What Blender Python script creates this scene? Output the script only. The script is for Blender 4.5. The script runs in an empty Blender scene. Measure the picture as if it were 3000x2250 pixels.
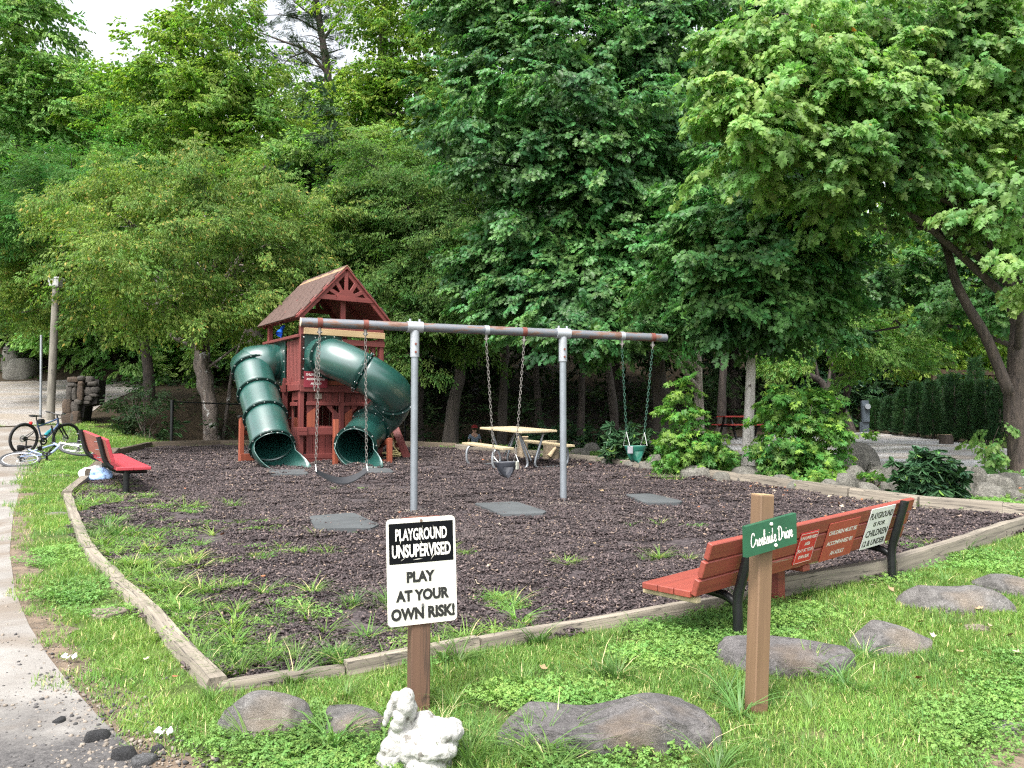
import bpy, bmesh, math, random
import numpy as np
from mathutils import Vector, Matrix, Euler, noise, geometry

random.seed(7)
RNG = np.random.default_rng(11)
SC = bpy.context.scene
COL = SC.collection
rad = math.radians
PI = math.pi

# ------------------------------------------------------------------ camera
EYE = Vector((0, 0, 1.55))
FOC = 2350.0
PITCH = rad(2.73)
cam_d = bpy.data.cameras.new('camera')
cam_d.sensor_width = 36.0
cam_d.lens = 36.0 * FOC / 3000.0
cam_d.clip_start = 0.05
cam_d.clip_end = 600
cam = bpy.data.objects.new('camera', cam_d)
COL.objects.link(cam)
cam.location = EYE
cam.rotation_euler = (rad(90) + PITCH, 0, 0)
SC.camera = cam

# ------------------------------------------------------------------ sky, sun, exposure
SUN_EL, SUN_AZ = rad(58), rad(205)          # azimuth clockwise from +Y: behind the camera, a little left
W = bpy.data.worlds.new('World')
SC.world = W
W.use_nodes = True
wn, wl = W.node_tree.nodes, W.node_tree.links
sky = wn.new('ShaderNodeTexSky')
sky.sky_type = 'NISHITA'
sky.sun_disc = False
sky.sun_elevation = SUN_EL
sky.sun_rotation = SUN_AZ
sky.air_density = 1.0
sky.dust_density = 4.0
sky.ozone_density = 1.0
hsv = wn.new('ShaderNodeHueSaturation')       # overcast: the blue is veiled by cloud
hsv.inputs['Saturation'].default_value = 0.22
hsv.inputs['Value'].default_value = 1.0
wl.new(sky.outputs[0], hsv.inputs['Color'])
bg = wn['Background']
wl.new(hsv.outputs[0], bg.inputs['Color'])
bg.inputs['Strength'].default_value = 0.13

sun_d = bpy.data.lights.new('sun', 'SUN')
sun_d.energy = 1.5
sun_d.angle = rad(14)
sun_d.color = (1.0, 0.96, 0.9)
sun = bpy.data.objects.new('sun', sun_d)
COL.objects.link(sun)
sdir = Vector((math.sin(SUN_AZ) * math.cos(SUN_EL), math.cos(SUN_AZ) * math.cos(SUN_EL), math.sin(SUN_EL)))
sun.rotation_euler = sdir.to_track_quat('Z', 'Y').to_euler()
sun.location = (0, 0, 30)

SC.view_settings.view_transform = 'Standard'
SC.view_settings.look = 'None'
SC.view_settings.exposure = 1.92
SC.view_settings.gamma = 1.0
SC.view_settings.use_curve_mapping = False
try:
    SC.cycles.use_denoising = False
    SC.cycles.denoiser = 'OPENIMAGEDENOISE'
    SC.cycles.denoising_input_passes = 'RGB_ALBEDO_NORMAL'
except Exception:
    pass
SC.cycles.filter_width = 1.25
SC.cycles.max_bounces = 6
SC.cycles.diffuse_bounces = 3
SC.cycles.glossy_bounces = 2
SC.cycles.transmission_bounces = 4
SC.cycles.transparent_max_bounces = 4
SC.cycles.sample_clamp_indirect = 8.0

# ------------------------------------------------------------------ terrain and picture-to-place helpers
def sstep(a, b, x):
    t = np.clip((np.asarray(x, float) - a) / (b - a), 0, 1)
    return t * t * (3 - 2 * t)

def gz(x, y):
    """height of the ground"""
    x = np.asarray(x, float); y = np.asarray(y, float)
    z = 0.045 * np.minimum(y, 200)
    left = sstep(-8.5, -11.5, x) if True else 0
    z = z + 0.11 * np.clip(y - 18, 0, 17) * left
    # creek channel behind the playground
    dip = sstep(21.4, 22.6, y) * (1 - sstep(26.0, 28.0, y)) * sstep(-11.6, -10.2, x) * (1 - sstep(4.0, 6.0, x))
    z = z - 0.9 * dip
    # wooded hillside
    z = z + 0.42 * np.clip(y - 33, 0, 40) * sstep(31, 38, y)
    z = z + 0.012 * np.sin(x * 1.7 + 0.6 * y) * np.cos(y * 1.3 - 0.4 * x) + 0.006 * np.sin(x * 4.1) * np.sin(y * 3.7)
    return z

def g1(x, y):
    return float(gz(x, y))

def ray(px, py):
    cx = (px - 1500) / FOC; cy = (1125 - py) / FOC
    c, s = math.cos(PITCH), math.sin(PITCH)
    return Vector((cx, c - cy * s, s + cy * c))

def P3(px, py, Y):
    d = ray(px, py)
    return EYE + d * (Y / d.y)

def GP(px, py, off=0.0):
    """the point of the ground seen at a pixel of the photograph"""
    d = ray(px, py)
    lo = None
    t = 1.5
    while t < 80:
        p = EYE + d * t
        if p.z < g1(p.x, p.y):
            lo = t - 0.1
            break
        t += 0.1
    if lo is None:
        lo = 78
    hi = lo + 0.1
    for _ in range(18):
        m = (lo + hi) / 2
        p = EYE + d * m
        if p.z < g1(p.x, p.y): hi = m
        else: lo = m
    p = EYE + d * hi
    return Vector((p.x, p.y, g1(p.x, p.y) + off))

def on_plane(px, py, p0, n):
    d = ray(px, py)
    return EYE + d * ((p0 - EYE).dot(n) / d.dot(n))

def in_poly(x, y, poly):
    x = np.asarray(x); y = np.asarray(y)
    r = np.zeros(x.shape, bool)
    n = len(poly)
    for i in range(n):
        x0, y0 = poly[i][0], poly[i][1]; x1, y1 = poly[(i + 1) % n][0], poly[(i + 1) % n][1]
        if y0 == y1: continue
        c = ((y0 > y) != (y1 > y)) & (x < (x1 - x0) * (y - y0) / (y1 - y0) + x0)
        r ^= c
    return r

def edge_dist(x, y, line, closed=True):
    x = np.asarray(x, float); y = np.asarray(y, float)
    best = np.full(x.shape, 1e9)
    n = len(line)
    for i in range(n if closed else n - 1):
        ax, ay = line[i][0], line[i][1]; bx, by = line[(i + 1) % n][0], line[(i + 1) % n][1]
        dx, dy = bx - ax, by - ay
        L2 = dx * dx + dy * dy + 1e-12
        t = np.clip(((x - ax) * dx + (y - ay) * dy) / L2, 0, 1)
        best = np.minimum(best, np.hypot(x - ax - t * dx, y - ay - t * dy))
    return best

# ------------------------------------------------------------------ materials
def newmat(name):
    m = bpy.data.materials.new(name)
    m.use_nodes = True
    nt = m.node_tree
    return m, nt, nt.nodes, nt.links.new, nt.nodes['Principled BSDF']

def ramp(nt, fac, stops, interp='LINEAR'):
    r = nt.nodes.new('ShaderNodeValToRGB')
    r.color_ramp.interpolation = interp
    e = r.color_ramp.elements
    while len(e) < len(stops): e.new(0.5)
    for i, (p, c) in enumerate(stops):
        e[i].position = p
        e[i].color = (c[0], c[1], c[2], 1) if hasattr(c, '__len__') else (c, c, c, 1)
    nt.links.new(fac, r.inputs[0])
    return r.outputs[0]

def noise_tex(nt, vec, scale, detail=4, rough=0.55, dist=0.0):
    n = nt.nodes.new('ShaderNodeTexNoise')
    n.inputs['Scale'].default_value = scale
    n.inputs['Detail'].default_value = detail
    n.inputs['Roughness'].default_value = rough
    n.inputs['Distortion'].default_value = dist
    if vec is not None: nt.links.new(vec, n.inputs['Vector'])
    return n.outputs['Fac']

def coords(nt, kind='Object', scale=(1, 1, 1), rot=(0, 0, 0)):
    t = nt.nodes.new('ShaderNodeTexCoord')
    mp = nt.nodes.new('ShaderNodeMapping')
    mp.inputs['Scale'].default_value = scale
    mp.inputs['Rotation'].default_value = rot
    if kind == 'Position':
        g = nt.nodes.new('ShaderNodeNewGeometry')
        nt.links.new(g.outputs['Position'], mp.inputs['Vector'])
    else:
        nt.links.new(t.outputs[kind], mp.inputs['Vector'])
    return mp.outputs[0]

def mixc(nt, fac, a, b, mode='MIX'):
    m = nt.nodes.new('ShaderNodeMix')
    m.data_type = 'RGBA'; m.blend_type = mode
    ins = [s for s in m.inputs if s.type == 'RGBA']
    fin = m.inputs[0]
    if hasattr(fac, 'is_linked'): nt.links.new(fac, fin)
    else: fin.default_value = fac
    for s, v in zip(ins, (a, b)):
        if hasattr(v, 'is_linked'): nt.links.new(v, s)
        else: s.default_value = (v[0], v[1], v[2], 1)
    return [o for o in m.outputs if o.type == 'RGBA'][0]

def bump(nt, h, strength, dist=0.01):
    b = nt.nodes.new('ShaderNodeBump')
    b.inputs['Strength'].default_value = strength
    b.inputs['Distance'].default_value = dist
    nt.links.new(h, b.inputs['Height'])
    return b.outputs[0]

def objrand(nt):
    return nt.nodes.new('ShaderNodeObjectInfo').outputs['Random']

def M_plain(name, c, rough=0.6, metal=0.0, var=0.15, scale=6, spec=0.5, bmp=0.0, c2=None, thr=None, space='Position'):
    """one colour with soft unevenness; c2/thr: worn spots of a second colour"""
    m, nt, n, L, b = newmat(name)
    v = coords(nt, space)
    f = noise_tex(nt, v, scale, 5)
    lo = tuple(max(0, x * (1 - var)) for x in c); hi = tuple(min(1, x * (1 + var)) for x in c)
    col = ramp(nt, f, [(0.3, lo), (0.7, hi)])
    if c2 is not None:
        f2 = noise_tex(nt, coords(nt, space), scale * 2.3, 8, 0.7)
        k = ramp(nt, f2, [(thr, 0.0), (min(1, thr + 0.05), 1.0)])
        col = mixc(nt, k, col, c2)
    L(col, b.inputs['Base Color'])
    b.inputs['Roughness'].default_value = rough
    b.inputs['Metallic'].default_value = metal
    b.inputs['Specular IOR Level'].default_value = spec
    if bmp:
        L(bump(nt, noise_tex(nt, v, scale * 6, 6, 0.65), bmp), b.inputs['Normal'])
    return m

def M_wood(name, c, c2, axis='X', rough=0.65, wear=None, wthr=0.62, grain=1.0, bmp=0.35, rv=0.18, crack=None):
    """painted or bare wood, grain along an axis of the piece"""
    m, nt, n, L, b = newmat(name)
    s = {'X': (1.2, 28, 28), 'Y': (28, 1.2, 28), 'Z': (28, 28, 1.2)}[axis]
    v = coords(nt, 'Object', tuple(k * grain for k in s))
    r = objrand(nt)
    add = n.new('ShaderNodeVectorMath'); add.operation = 'ADD'
    L(v, add.inputs[0])
    sc = n.new('ShaderNodeVectorMath'); sc.operation = 'SCALE'
    cb = n.new('ShaderNodeCombineXYZ')
    for i in range(3): L(r, cb.inputs[i])
    L(cb.outputs[0], sc.inputs[0]); sc.inputs['Scale'].default_value = 37.0
    L(sc.outputs[0], add.inputs[1])
    vv = add.outputs[0]
    f = noise_tex(nt, vv, 1.0, 6, 0.6, 0.4)
    col = ramp(nt, f, [(0.32, c2), (0.62, c)])
    big = noise_tex(nt, coords(nt, 'Position'), 1.7, 3)
    col = mixc(nt, ramp(nt, big, [(0.35, 0.0), (0.7, 0.35)]), col, tuple(x * 0.75 for x in c2))
    if wear is not None:
        fw = noise_tex(nt, vv, 0.8, 8, 0.75, 0.2)
        col = mixc(nt, ramp(nt, fw, [(wthr, 0.0), (wthr + 0.04, 1.0)]), col, wear)
    if crack is not None:
        fc = noise_tex(nt, vv, 0.5, 3, 0.5, 1.2)
        k = ramp(nt, fc, [(0.485, 0.0), (0.5, 1.0), (0.515, 0.0)])
        col = mixc(nt, k, col, crack)
    h = n.new('ShaderNodeHueSaturation')
    mr = n.new('ShaderNodeMapRange')
    L(r, mr.inputs[0]); mr.inputs[3].default_value = 1 - rv; mr.inputs[4].default_value = 1 + rv
    L(mr.outputs[0], h.inputs['Value']); L(col, h.inputs['Color'])
    L(h.outputs[0], b.inputs['Base Color'])
    b.inputs['Roughness'].default_value = rough
    L(bump(nt, f, bmp, 0.004), b.inputs['Normal'])
    return m

def M_leaf(name, c, c2, trans=0.35, rough=0.45, hue=0.03, val=0.35, spots=None, nscale=0.45, tcol=1.5):
    m, nt, n, L, b = newmat(name)
    f = noise_tex(nt, coords(nt, 'Position'), nscale, 3)
    cool = name not in ('grass_blades', 'clover_leaves', 'coarse_grass')
    k_ = (0.93, 1.03, 1.0) if cool else (1, 1, 1)
    c = tuple(a * b for a, b in zip(c, k_)); c2 = tuple(a * b for a, b in zip(c2, k_))
    col = ramp(nt, f, [(0.35, c2), (0.65, c)])
    geo = n.new('ShaderNodeNewGeometry')
    r1 = geo.outputs['Random Per Island']; r2 = objrand(nt)
    ad = n.new('ShaderNodeMath'); ad.operation = 'ADD'; L(r1, ad.inputs[0]); L(r2, ad.inputs[1])
    fr = n.new('ShaderNodeMath'); fr.operation = 'FRACT'; L(ad.outputs[0], fr.inputs[0])
    if spots is not None:
        col = mixc(nt, ramp(nt, fr.outputs[0], [(1 - spots[1], 0.0), (1 - spots[1] + 0.01, 1.0)]), col, spots[0])
    h = n.new('ShaderNodeHueSaturation')
    m1 = n.new('ShaderNodeMapRange'); L(fr.outputs[0], m1.inputs[0]); m1.inputs[3].default_value = 1 - val; m1.inputs[4].default_value = 1 + val
    m2 = n.new('ShaderNodeMapRange'); L(r2, m2.inputs[0]); m2.inputs[3].default_value = 0.5 - hue; m2.inputs[4].default_value = 0.5 + hue
    L(m1.outputs[0], h.inputs['Value']); L(m2.outputs[0], h.inputs['Hue']); L(col, h.inputs['Color'])
    L(h.outputs[0], b.inputs['Base Color'])
    b.inputs['Roughness'].default_value = rough
    b.inputs['Specular IOR Level'].default_value = 0.22
    tr = n.new('ShaderNodeBsdfTranslucent')
    tc = mixc(nt, 1.0, h.outputs[0], (tcol * 0.93, tcol * 1.07, tcol * 0.55), 'MULTIPLY')
    L(tc, tr.inputs['Color'])
    mx = n.new('ShaderNodeMixShader'); mx.inputs[0].default_value = trans
    L(b.outputs[0], mx.inputs[1]); L(tr.outputs[0], mx.inputs[2])
    L(mx.outputs[0], n['Material Output'].inputs['Surface'])
    return m

def M_bark(name, c, c2, scale=1.0, spots=None, sthr=0.6, bmp=0.9):
    m, nt, n, L, b = newmat(name)
    v = coords(nt, 'Position', (9 * scale, 9 * scale, 1.6 * scale))
    f = noise_tex(nt, v, 1.6, 6, 0.65, 0.5)
    col = ramp(nt, f, [(0.35, c2), (0.62, c)])
    if spots is not None:
        fs = noise_tex(nt, coords(nt, 'Position', (3, 3, 2.2)), 1.5, 6, 0.65)
        col = mixc(nt, ramp(nt, fs, [(sthr, 0.0), (sthr + 0.05, 1.0)]), col, spots)
    L(col, b.inputs['Base Color'])
    b.inputs['Roughness'].default_value = 0.85
    L(bump(nt, f, bmp, 0.03), b.inputs['Normal'])
    return m

def M_rock(name, c, c2, lichen=(0.55, 0.55, 0.5), lthr=0.66, scale=1.0, rv=0.15, stain=None):
    m, nt, n, L, b = newmat(name)
    v = coords(nt, 'Object', (scale, scale, scale))
    f = noise_tex(nt, v, 2.4, 8, 0.62, 0.3)
    col = ramp(nt, f, [(0.3, c2), (0.68, c)])
    f2 = noise_tex(nt, coords(nt, 'Object', (scale, scale, scale)), 14, 8, 0.7)
    col = mixc(nt, ramp(nt, f2, [(0.42, 0.0), (0.62, 0.75)]), col, tuple(x * 0.5 for x in c2))
    f4 = noise_tex(nt, coords(nt, 'Object', (scale, scale, scale)), 38, 6, 0.8)
    col = mixc(nt, ramp(nt, f4, [(0.58, 0.0), (0.66, 0.6)]), col, tuple(min(1, x * 1.7) for x in c))
    f5 = noise_tex(nt, coords(nt, 'Object', (scale, scale, scale)), 120, 4, 0.8)
    col = mixc(nt, ramp(nt, f5, [(0.56, 0.0), (0.66, 0.55)]), col, tuple(x * 0.45 for x in c2))
    vc = n.new('ShaderNodeTexVoronoi'); vc.feature = 'DISTANCE_TO_EDGE'; vc.inputs['Scale'].default_value = 3.1
    wv = n.new('ShaderNodeVectorMath'); wv.operation = 'ADD'; L(coords(nt, 'Object', (scale, scale, scale * 1.4)), wv.inputs[0])
    wn_ = n.new('ShaderNodeTexNoise'); wn_.inputs['Scale'].default_value = 5; wn_.inputs['Detail'].default_value = 6; L(coords(nt, 'Object', (scale, scale, scale)), wn_.inputs['Vector'])
    L(wn_.outputs['Color'], wv.inputs[1]); L(wv.outputs[0], vc.inputs['Vector'])
    col = mixc(nt, ramp(nt, vc.outputs['Distance'], [(0.0, 0.8), (0.018, 0.0)]), col, tuple(x * 0.3 for x in c2))
    if stain is not None:
        f3 = noise_tex(nt, coords(nt, 'Object', (scale, scale, scale * 1.6), (0.4, 0.9, 0)), 1.9, 4)
        col = mixc(nt, ramp(nt, f3, [(0.52, 0.0), (0.68, 0.7)]), col, stain)
    fl = noise_tex(nt, coords(nt, 'Object', (scale, scale, scale), (1, 2, 0.5)), 4.2, 8, 0.72)
    col = mixc(nt, ramp(nt, fl, [(lthr, 0.0), (lthr + 0.03, 0.85)]), col, lichen)
    h = n.new('ShaderNodeHueSaturation')
    mr = n.new('ShaderNodeMapRange')
    L(objrand(nt), mr.inputs[0]); mr.inputs[3].default_value = 1 - rv; mr.inputs[4].default_value = 1 + rv
    L(mr.outputs[0], h.inputs['Value']); L(col, h.inputs['Color'])
    L(h.outputs[0], b.inputs['Base Color'])
    b.inputs['Roughness'].default_value = 0.88
    fc = noise_tex(nt, coords(nt, 'Object', (scale, scale, scale * 2.2), (0.3, 0.2, 0)), 7, 10, 0.8, 0.6)
    L(bump(nt, fc, 1.0, 0.03), b.inputs['Normal'])
    return m

# ------------------------------------------------------------------ mesh building
ROOTM = {}
class MB:
    def __init__(s):
        s.v = []; s.f = []
    def add(s, vs, fs):
        o = len(s.v)
        s.v.extend([Vector(p) for p in vs]); s.f.extend([[i + o for i in f] for f in fs])
        return s
    def box(s, c, size, M=None, b=0.0):
        c = Vector(c); hx, hy, hz = size[0] / 2, size[1] / 2, size[2] / 2
        b = min(b, hx * 0.6, hy * 0.6, hz * 0.6)
        R = M.to_3x3() if M is not None else Matrix.Identity(3)
        if b <= 0:
            vs = [c + R @ Vector((x * hx, y * hy, z * hz)) for x in (-1, 1) for y in (-1, 1) for z in (-1, 1)]
            fs = [(0, 1, 3, 2), (4, 6, 7, 5), (0, 4, 5, 1), (2, 3, 7, 6), (0, 2, 6, 4), (1, 5, 7, 3)]
            return s.add(vs, fs)
        vs = []; ix = {}
        for x in (-1, 1):
            for y in (-1, 1):
                for z in (-1, 1):
                    for a in range(3):
                        p = [x * (hx - b), y * (hy - b), z * (hz - b)]
                        p[a] = (x * hx, y * hy, z * hz)[a]
                        ix[(x, y, z, a)] = len(vs); vs.append(c + R @ Vector(p))
        fs = []
        g = lambda x, y, z, a: ix[(x, y, z, a)]
        for t in (-1, 1):
            q = [g(t, -1, -1, 0), g(t, 1, -1, 0), g(t, 1, 1, 0), g(t, -1, 1, 0)]; fs.append(q if t > 0 else q[::-1])
            q = [g(-1, t, -1, 1), g(-1, t, 1, 1), g(1, t, 1, 1), g(1, t, -1, 1)]; fs.append(q if t > 0 else q[::-1])
            q = [g(-1, -1, t, 2), g(1, -1, t, 2), g(1, 1, t, 2), g(-1, 1, t, 2)]; fs.append(q if t > 0 else q[::-1])
        for t in (-1, 1):
            for u in (-1, 1):
                fs.append([g(t, u, -1, 0), g(t, u, -1, 1), g(t, u, 1, 1), g(t, u, 1, 0)])
                fs.append([g(t, -1, u, 0), g(t, -1, u, 2), g(t, 1, u, 2), g(t, 1, u, 0)])
                fs.append([g(-1, t, u, 1), g(-1, t, u, 2), g(1, t, u, 2), g(1, t, u, 1)])
        for x in (-1, 1):
            for y in (-1, 1):
                for z in (-1, 1):
                    fs.append([g(x, y, z, 0), g(x, y, z, 1), g(x, y, z, 2)])
        return s.add(vs, fs)
    def beam(s, p, q, w, h, up=(0, 0, 1), b=0.0, ext=0.0):
        """box from p to q: w across, h along 'up'"""
        p, q = Vector(p), Vector(q)
        x = (q - p).normalized(); z = Vector(up); z = (z - x * z.dot(x)).normalized(); y = z.cross(x)
        M = Matrix((x, y, z)).transposed()
        return s.box((p + q) / 2, ((q - p).length + 2 * ext, w, h), M, b)
    def tube(s, path, r, n=8, caps=True, closed=False):
        path = [Vector(p) for p in path]
        m = len(path)
        rs = list(r) if hasattr(r, '__len__') else [r] * m
        T = []
        for i in range(m):
            a = path[(i - 1) % m] if (closed or i > 0) else path[i]
            c = path[(i + 1) % m] if (closed or i < m - 1) else path[i]
            d = c - a
            T.append(d.normalized() if d.length > 1e-9 else Vector((0, 0, 1)))
        N = T[0].orthogonal().normalized()
        vs = []
        for i in range(m):
            N = (N - T[i] * N.dot(T[i]))
            N = N.normalized() if N.length > 1e-6 else T[i].orthogonal().normalized()
            B = T[i].cross(N)
            for k in range(n):
                a = 2 * PI * k / n
                vs.append(path[i] + (N * math.cos(a) + B * math.sin(a)) * rs[i])
        fs = []
        for i in range(m if closed else m - 1):
            j = (i + 1) % m
            for k in range(n):
                l = (k + 1) % n
                fs.append([i * n + k, i * n + l, j * n + l, j * n + k])
        if caps and not closed:
            fs.append(list(range(n))[::-1]); fs.append([(m - 1) * n + k for k in range(n)])
        return s.add(vs, fs)
    def cyl(s, p, q, r0, r1=None, n=12, caps=True):
        return s.tube([p, q], [r0, r0 if r1 is None else r1], n, caps)
    def prism(s, poly, t, M=None):
        """polygon in the local x-z plane, thickness t along y"""
        M = M if M is not None else Matrix.Identity(4)
        k = len(poly)
        vs = [M @ Vector((x, -t / 2, z)) for x, z in poly] + [M @ Vector((x, t / 2, z)) for x, z in poly]
        fs = [list(range(k)), list(range(k, 2 * k))[::-1]]
        for i in range(k):
            j = (i + 1) % k
            fs.append([i, i + k, j + k, j])
        return s.add(vs, fs)
    def lathe(s, prof, c, n=16, axis=None):
        c = Vector(c); ax = Vector(axis or (0, 0, 1)).normalized()
        N = ax.orthogonal().normalized(); B = ax.cross(N)
        vs = []
        for r, h in prof:
            for k in range(n):
                a = 2 * PI * k / n
                vs.append(c + ax * h + (N * math.cos(a) + B * math.sin(a)) * r)
        fs = []
        for i in range(len(prof) - 1):
            for k in range(n):
                l = (k + 1) % n
                fs.append([i * n + k, i * n + l, (i + 1) * n + l, (i + 1) * n + k])
        return s.add(vs, fs)
    def ball(s, c, r, n=10, m=6):
        c = Vector(c); r = Vector(r) if hasattr(r, '__len__') else Vector((r, r, r))
        vs = [c + Vector((0, 0, r.z))]
        for i in range(1, m):
            t = PI * i / m
            for k in range(n):
                a = 2 * PI * k / n
                vs.append(c + Vector((r.x * math.sin(t) * math.cos(a), r.y * math.sin(t) * math.sin(a), r.z * math.cos(t))))
        vs.append(c - Vector((0, 0, r.z)))
        fs = [[0, 1 + k, 1 + (k + 1) % n] for k in range(n)]
        for i in range(m - 2):
            for k in range(n):
                a = 1 + i * n + k; b = 1 + i * n + (k + 1) % n
                fs.append([a, a + n, b + n, b])
        e = len(vs) - 1; o = 1 + (m - 2) * n
        fs += [[o + k, e, o + (k + 1) % n] for k in range(n)]
        return s.add(vs, fs)
    def xf(s, M):
        s.v = [M @ p for p in s.v]; return s
    def mesh(s, name, mat=None, smooth=0, inv=None):
        me = bpy.data.meshes.new(name)
        vs = [inv @ p for p in s.v] if inv is not None else s.v
        me.from_pydata([tuple(p) for p in vs], [], s.f)
        if mat is not None: me.materials.append(mat)
        if smooth:
            me.polygons.foreach_set('use_smooth', [True] * len(me.polygons))
            if smooth < 180:
                me.set_sharp_from_angle(angle=rad(smooth))
        me.update()
        return me
    def obj(s, name, mat, parent=None, smooth=0, world=False, loc=None, pivot=True):
        """links the piece as one object; world=True when its points are in world coordinates"""
        inv = None
        if world and parent is not None: inv = ROOTM[parent.name].inverted()
        o = bpy.data.objects.new(name, None if False else s.mesh(name, mat, smooth, inv))
        COL.objects.link(o)
        if parent is not None: o.parent = parent
        ROOTM[o.name] = ROOTM[parent.name].copy() if parent is not None else Matrix.Identity(4)
        if name in ('lettering', 'white_lettering', 'black_lettering', 'bolt_ring', 'spokes', 'scratch', 'bolt_row', 'set_screw', 'top_bolt', 'branches'): o['kind'] = 'stuff'
        return o

def tag(o, label=None, cat=None, group=None, kind=None):
    if label: o['label'] = label
    if cat: o['category'] = cat
    if group: o['group'] = group
    if kind: o['kind'] = kind
    return o

def thing(name, label, cat, loc=(0, 0, 0), rotz=0.0, group=None, rot=None):
    o = bpy.data.objects.new(name, None)
    o.empty_display_size = 0.2
    COL.objects.link(o)
    o.location = loc
    e = Euler(rot) if rot is not None else Euler((0, 0, rotz))
    o.rotation_euler = e
    ROOTM[o.name] = Matrix.Translation(Vector(loc)) @ e.to_matrix().to_4x4()
    return tag(o, label, cat, group)

def single(mb, name, mat, label, cat, group=None, smooth=0, origin=None):
    """a thing that is one mesh, its origin at its base; the builder's points are in world coordinates"""
    o0 = Vector(origin) if origin is not None else None
    if o0 is None:
        a = np.array([tuple(p) for p in mb.v]); o0 = Vector((a[:, 0].mean(), a[:, 1].mean(), a[:, 2].min()))
    me = mb.mesh(name, mat, smooth, Matrix.Translation(-o0))
    o = bpy.data.objects.new(name, me); COL.objects.link(o); o.location = o0
    ROOTM[o.name] = Matrix.Translation(o0)
    return tag(o, label, cat, group)

def npmesh(name, V, F, mat, smooth=False):
    """fast mesh from arrays; F: (n,3) or (n,4)"""
    me = bpy.data.meshes.new(name)
    V = np.asarray(V, np.float32); F = np.asarray(F, np.int32)
    k = F.shape[1]
    me.vertices.add(len(V)); me.vertices.foreach_set('co', V.ravel())
    me.loops.add(F.size); me.loops.foreach_set('vertex_index', F.ravel())
    me.polygons.add(len(F)); me.polygons.foreach_set('loop_start', np.arange(len(F), dtype=np.int32) * k)
    me.update(calc_edges=True); me.validate()
    if smooth: me.polygons.foreach_set('use_smooth', [True] * len(me.polygons))
    if mat is not None: me.materials.append(mat)
    return me

def smooth_path(pts, n=6):
    """Catmull-Rom through points"""
    pts = [Vector(p) for p in pts]
    out = []
    for i in range(len(pts) - 1):
        p0 = pts[i - 1] if i > 0 else pts[i] * 2 - pts[i + 1]
        p1, p2 = pts[i], pts[i + 1]
        p3 = pts[i + 2] if i + 2 < len(pts) else pts[i + 1] * 2 - pts[i]
        for k in range(n):
            t = k / n
            out.append(0.5 * ((2 * p1) + (p2 - p0) * t + (2 * p0 - 5 * p1 + 4 * p2 - p3) * t * t + (3 * p1 - p0 - 3 * p2 + p3) * t ** 3))
    out.append(pts[-1].copy())
    return out

# ------------------------------------------------------------------ scattering (grass, leaf sprays, rubber chips): geometry nodes
_GROUPS = {}
def scatter_group(sources):
    key = tuple(o.name for o in sources)
    if key in _GROUPS: return _GROUPS[key]
    ng = bpy.data.node_groups.new('scatter', 'GeometryNodeTree')
    ng.interface.new_socket('Geometry', in_out='INPUT', socket_type='NodeSocketGeometry')
    ng.interface.new_socket('Geometry', in_out='OUTPUT', socket_type='NodeSocketGeometry')
    n = ng.nodes; L = ng.links.new
    gi = n.new('NodeGroupInput'); go = n.new('NodeGroupOutput')
    iop = n.new('GeometryNodeInstanceOnPoints'); g2 = n.new('GeometryNodeGeometryToInstance')
    for s in reversed(sources):
        oi = n.new('GeometryNodeObjectInfo'); oi.inputs['Object'].default_value = s
        L(oi.outputs['Geometry'], g2.inputs[0])
    def at(nm, t):
        x = n.new('GeometryNodeInputNamedAttribute'); x.data_type = t; x.inputs[0].default_value = nm
        return x.outputs[0]
    L(gi.outputs[0], iop.inputs['Points']); L(g2.outputs[0], iop.inputs['Instance'])
    iop.inputs['Pick Instance'].default_value = True
    L(at('idx', 'INT'), iop.inputs['Instance Index'])
    e = n.new('FunctionNodeEulerToRotation'); L(at('rot', 'FLOAT_VECTOR'), e.inputs[0]); L(e.outputs[0], iop.inputs['Rotation'])
    L(at('scl', 'FLOAT'), iop.inputs['Scale'])
    L(iop.outputs[0], go.inputs[0])
    _GROUPS[key] = ng
    return ng

def scatter(name, P, E, S, sources, parent=None, idx=None, kind='stuff'):
    P = np.asarray(P, np.float32); n = len(P)
    if parent is not None:
        iv = np.array(ROOTM[parent.name].inverted())
        P = P @ iv[:3, :3].T.astype(np.float32) + iv[:3, 3].astype(np.float32)
    me = bpy.data.meshes.new(name)
    me.vertices.add(n); me.vertices.foreach_set('co', P.astype(np.float32).ravel())
    me.attributes.new('rot', 'FLOAT_VECTOR', 'POINT').data.foreach_set('vector', np.asarray(E, np.float32).ravel())
    me.attributes.new('scl', 'FLOAT', 'POINT').data.foreach_set('value', np.asarray(S, np.float32).ravel())
    if idx is None: idx = RNG.integers(0, len(sources), n)
    me.attributes.new('idx', 'INT', 'POINT').data.foreach_set('value', np.asarray(idx, np.int32))
    o = bpy.data.objects.new(name, me); COL.objects.link(o)
    if parent is not None: o.parent = parent
    md = o.modifiers.new('scatter', 'NODES'); md.node_group = scatter_group(sources)
    if kind: o['kind'] = kind
    ROOTM[o.name] = Matrix.Identity(4)
    return o

def src_obj(name, V, F, mat, smooth=False):
    return bpy.data.objects.new(name, npmesh(name, V, F, mat, smooth))

def euler_from_axes(X, Z):
    """euler XYZ of frames whose x axis is X and whose z axis leans to Z (arrays n x 3)"""
    X = X / (np.linalg.norm(X, axis=1, keepdims=True) + 1e-9)
    Z = Z - X * (Z * X).sum(1, keepdims=True)
    Z = Z / (np.linalg.norm(Z, axis=1, keepdims=True) + 1e-9)
    Y = np.cross(Z, X)
    sy = -X[:, 2]
    ry = np.arcsin(np.clip(sy, -1, 1))
    rx = np.arctan2(Y[:, 2], Z[:, 2])
    rz = np.arctan2(X[:, 1], X[:, 0])
    return np.stack([rx, ry, rz], 1)

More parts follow.
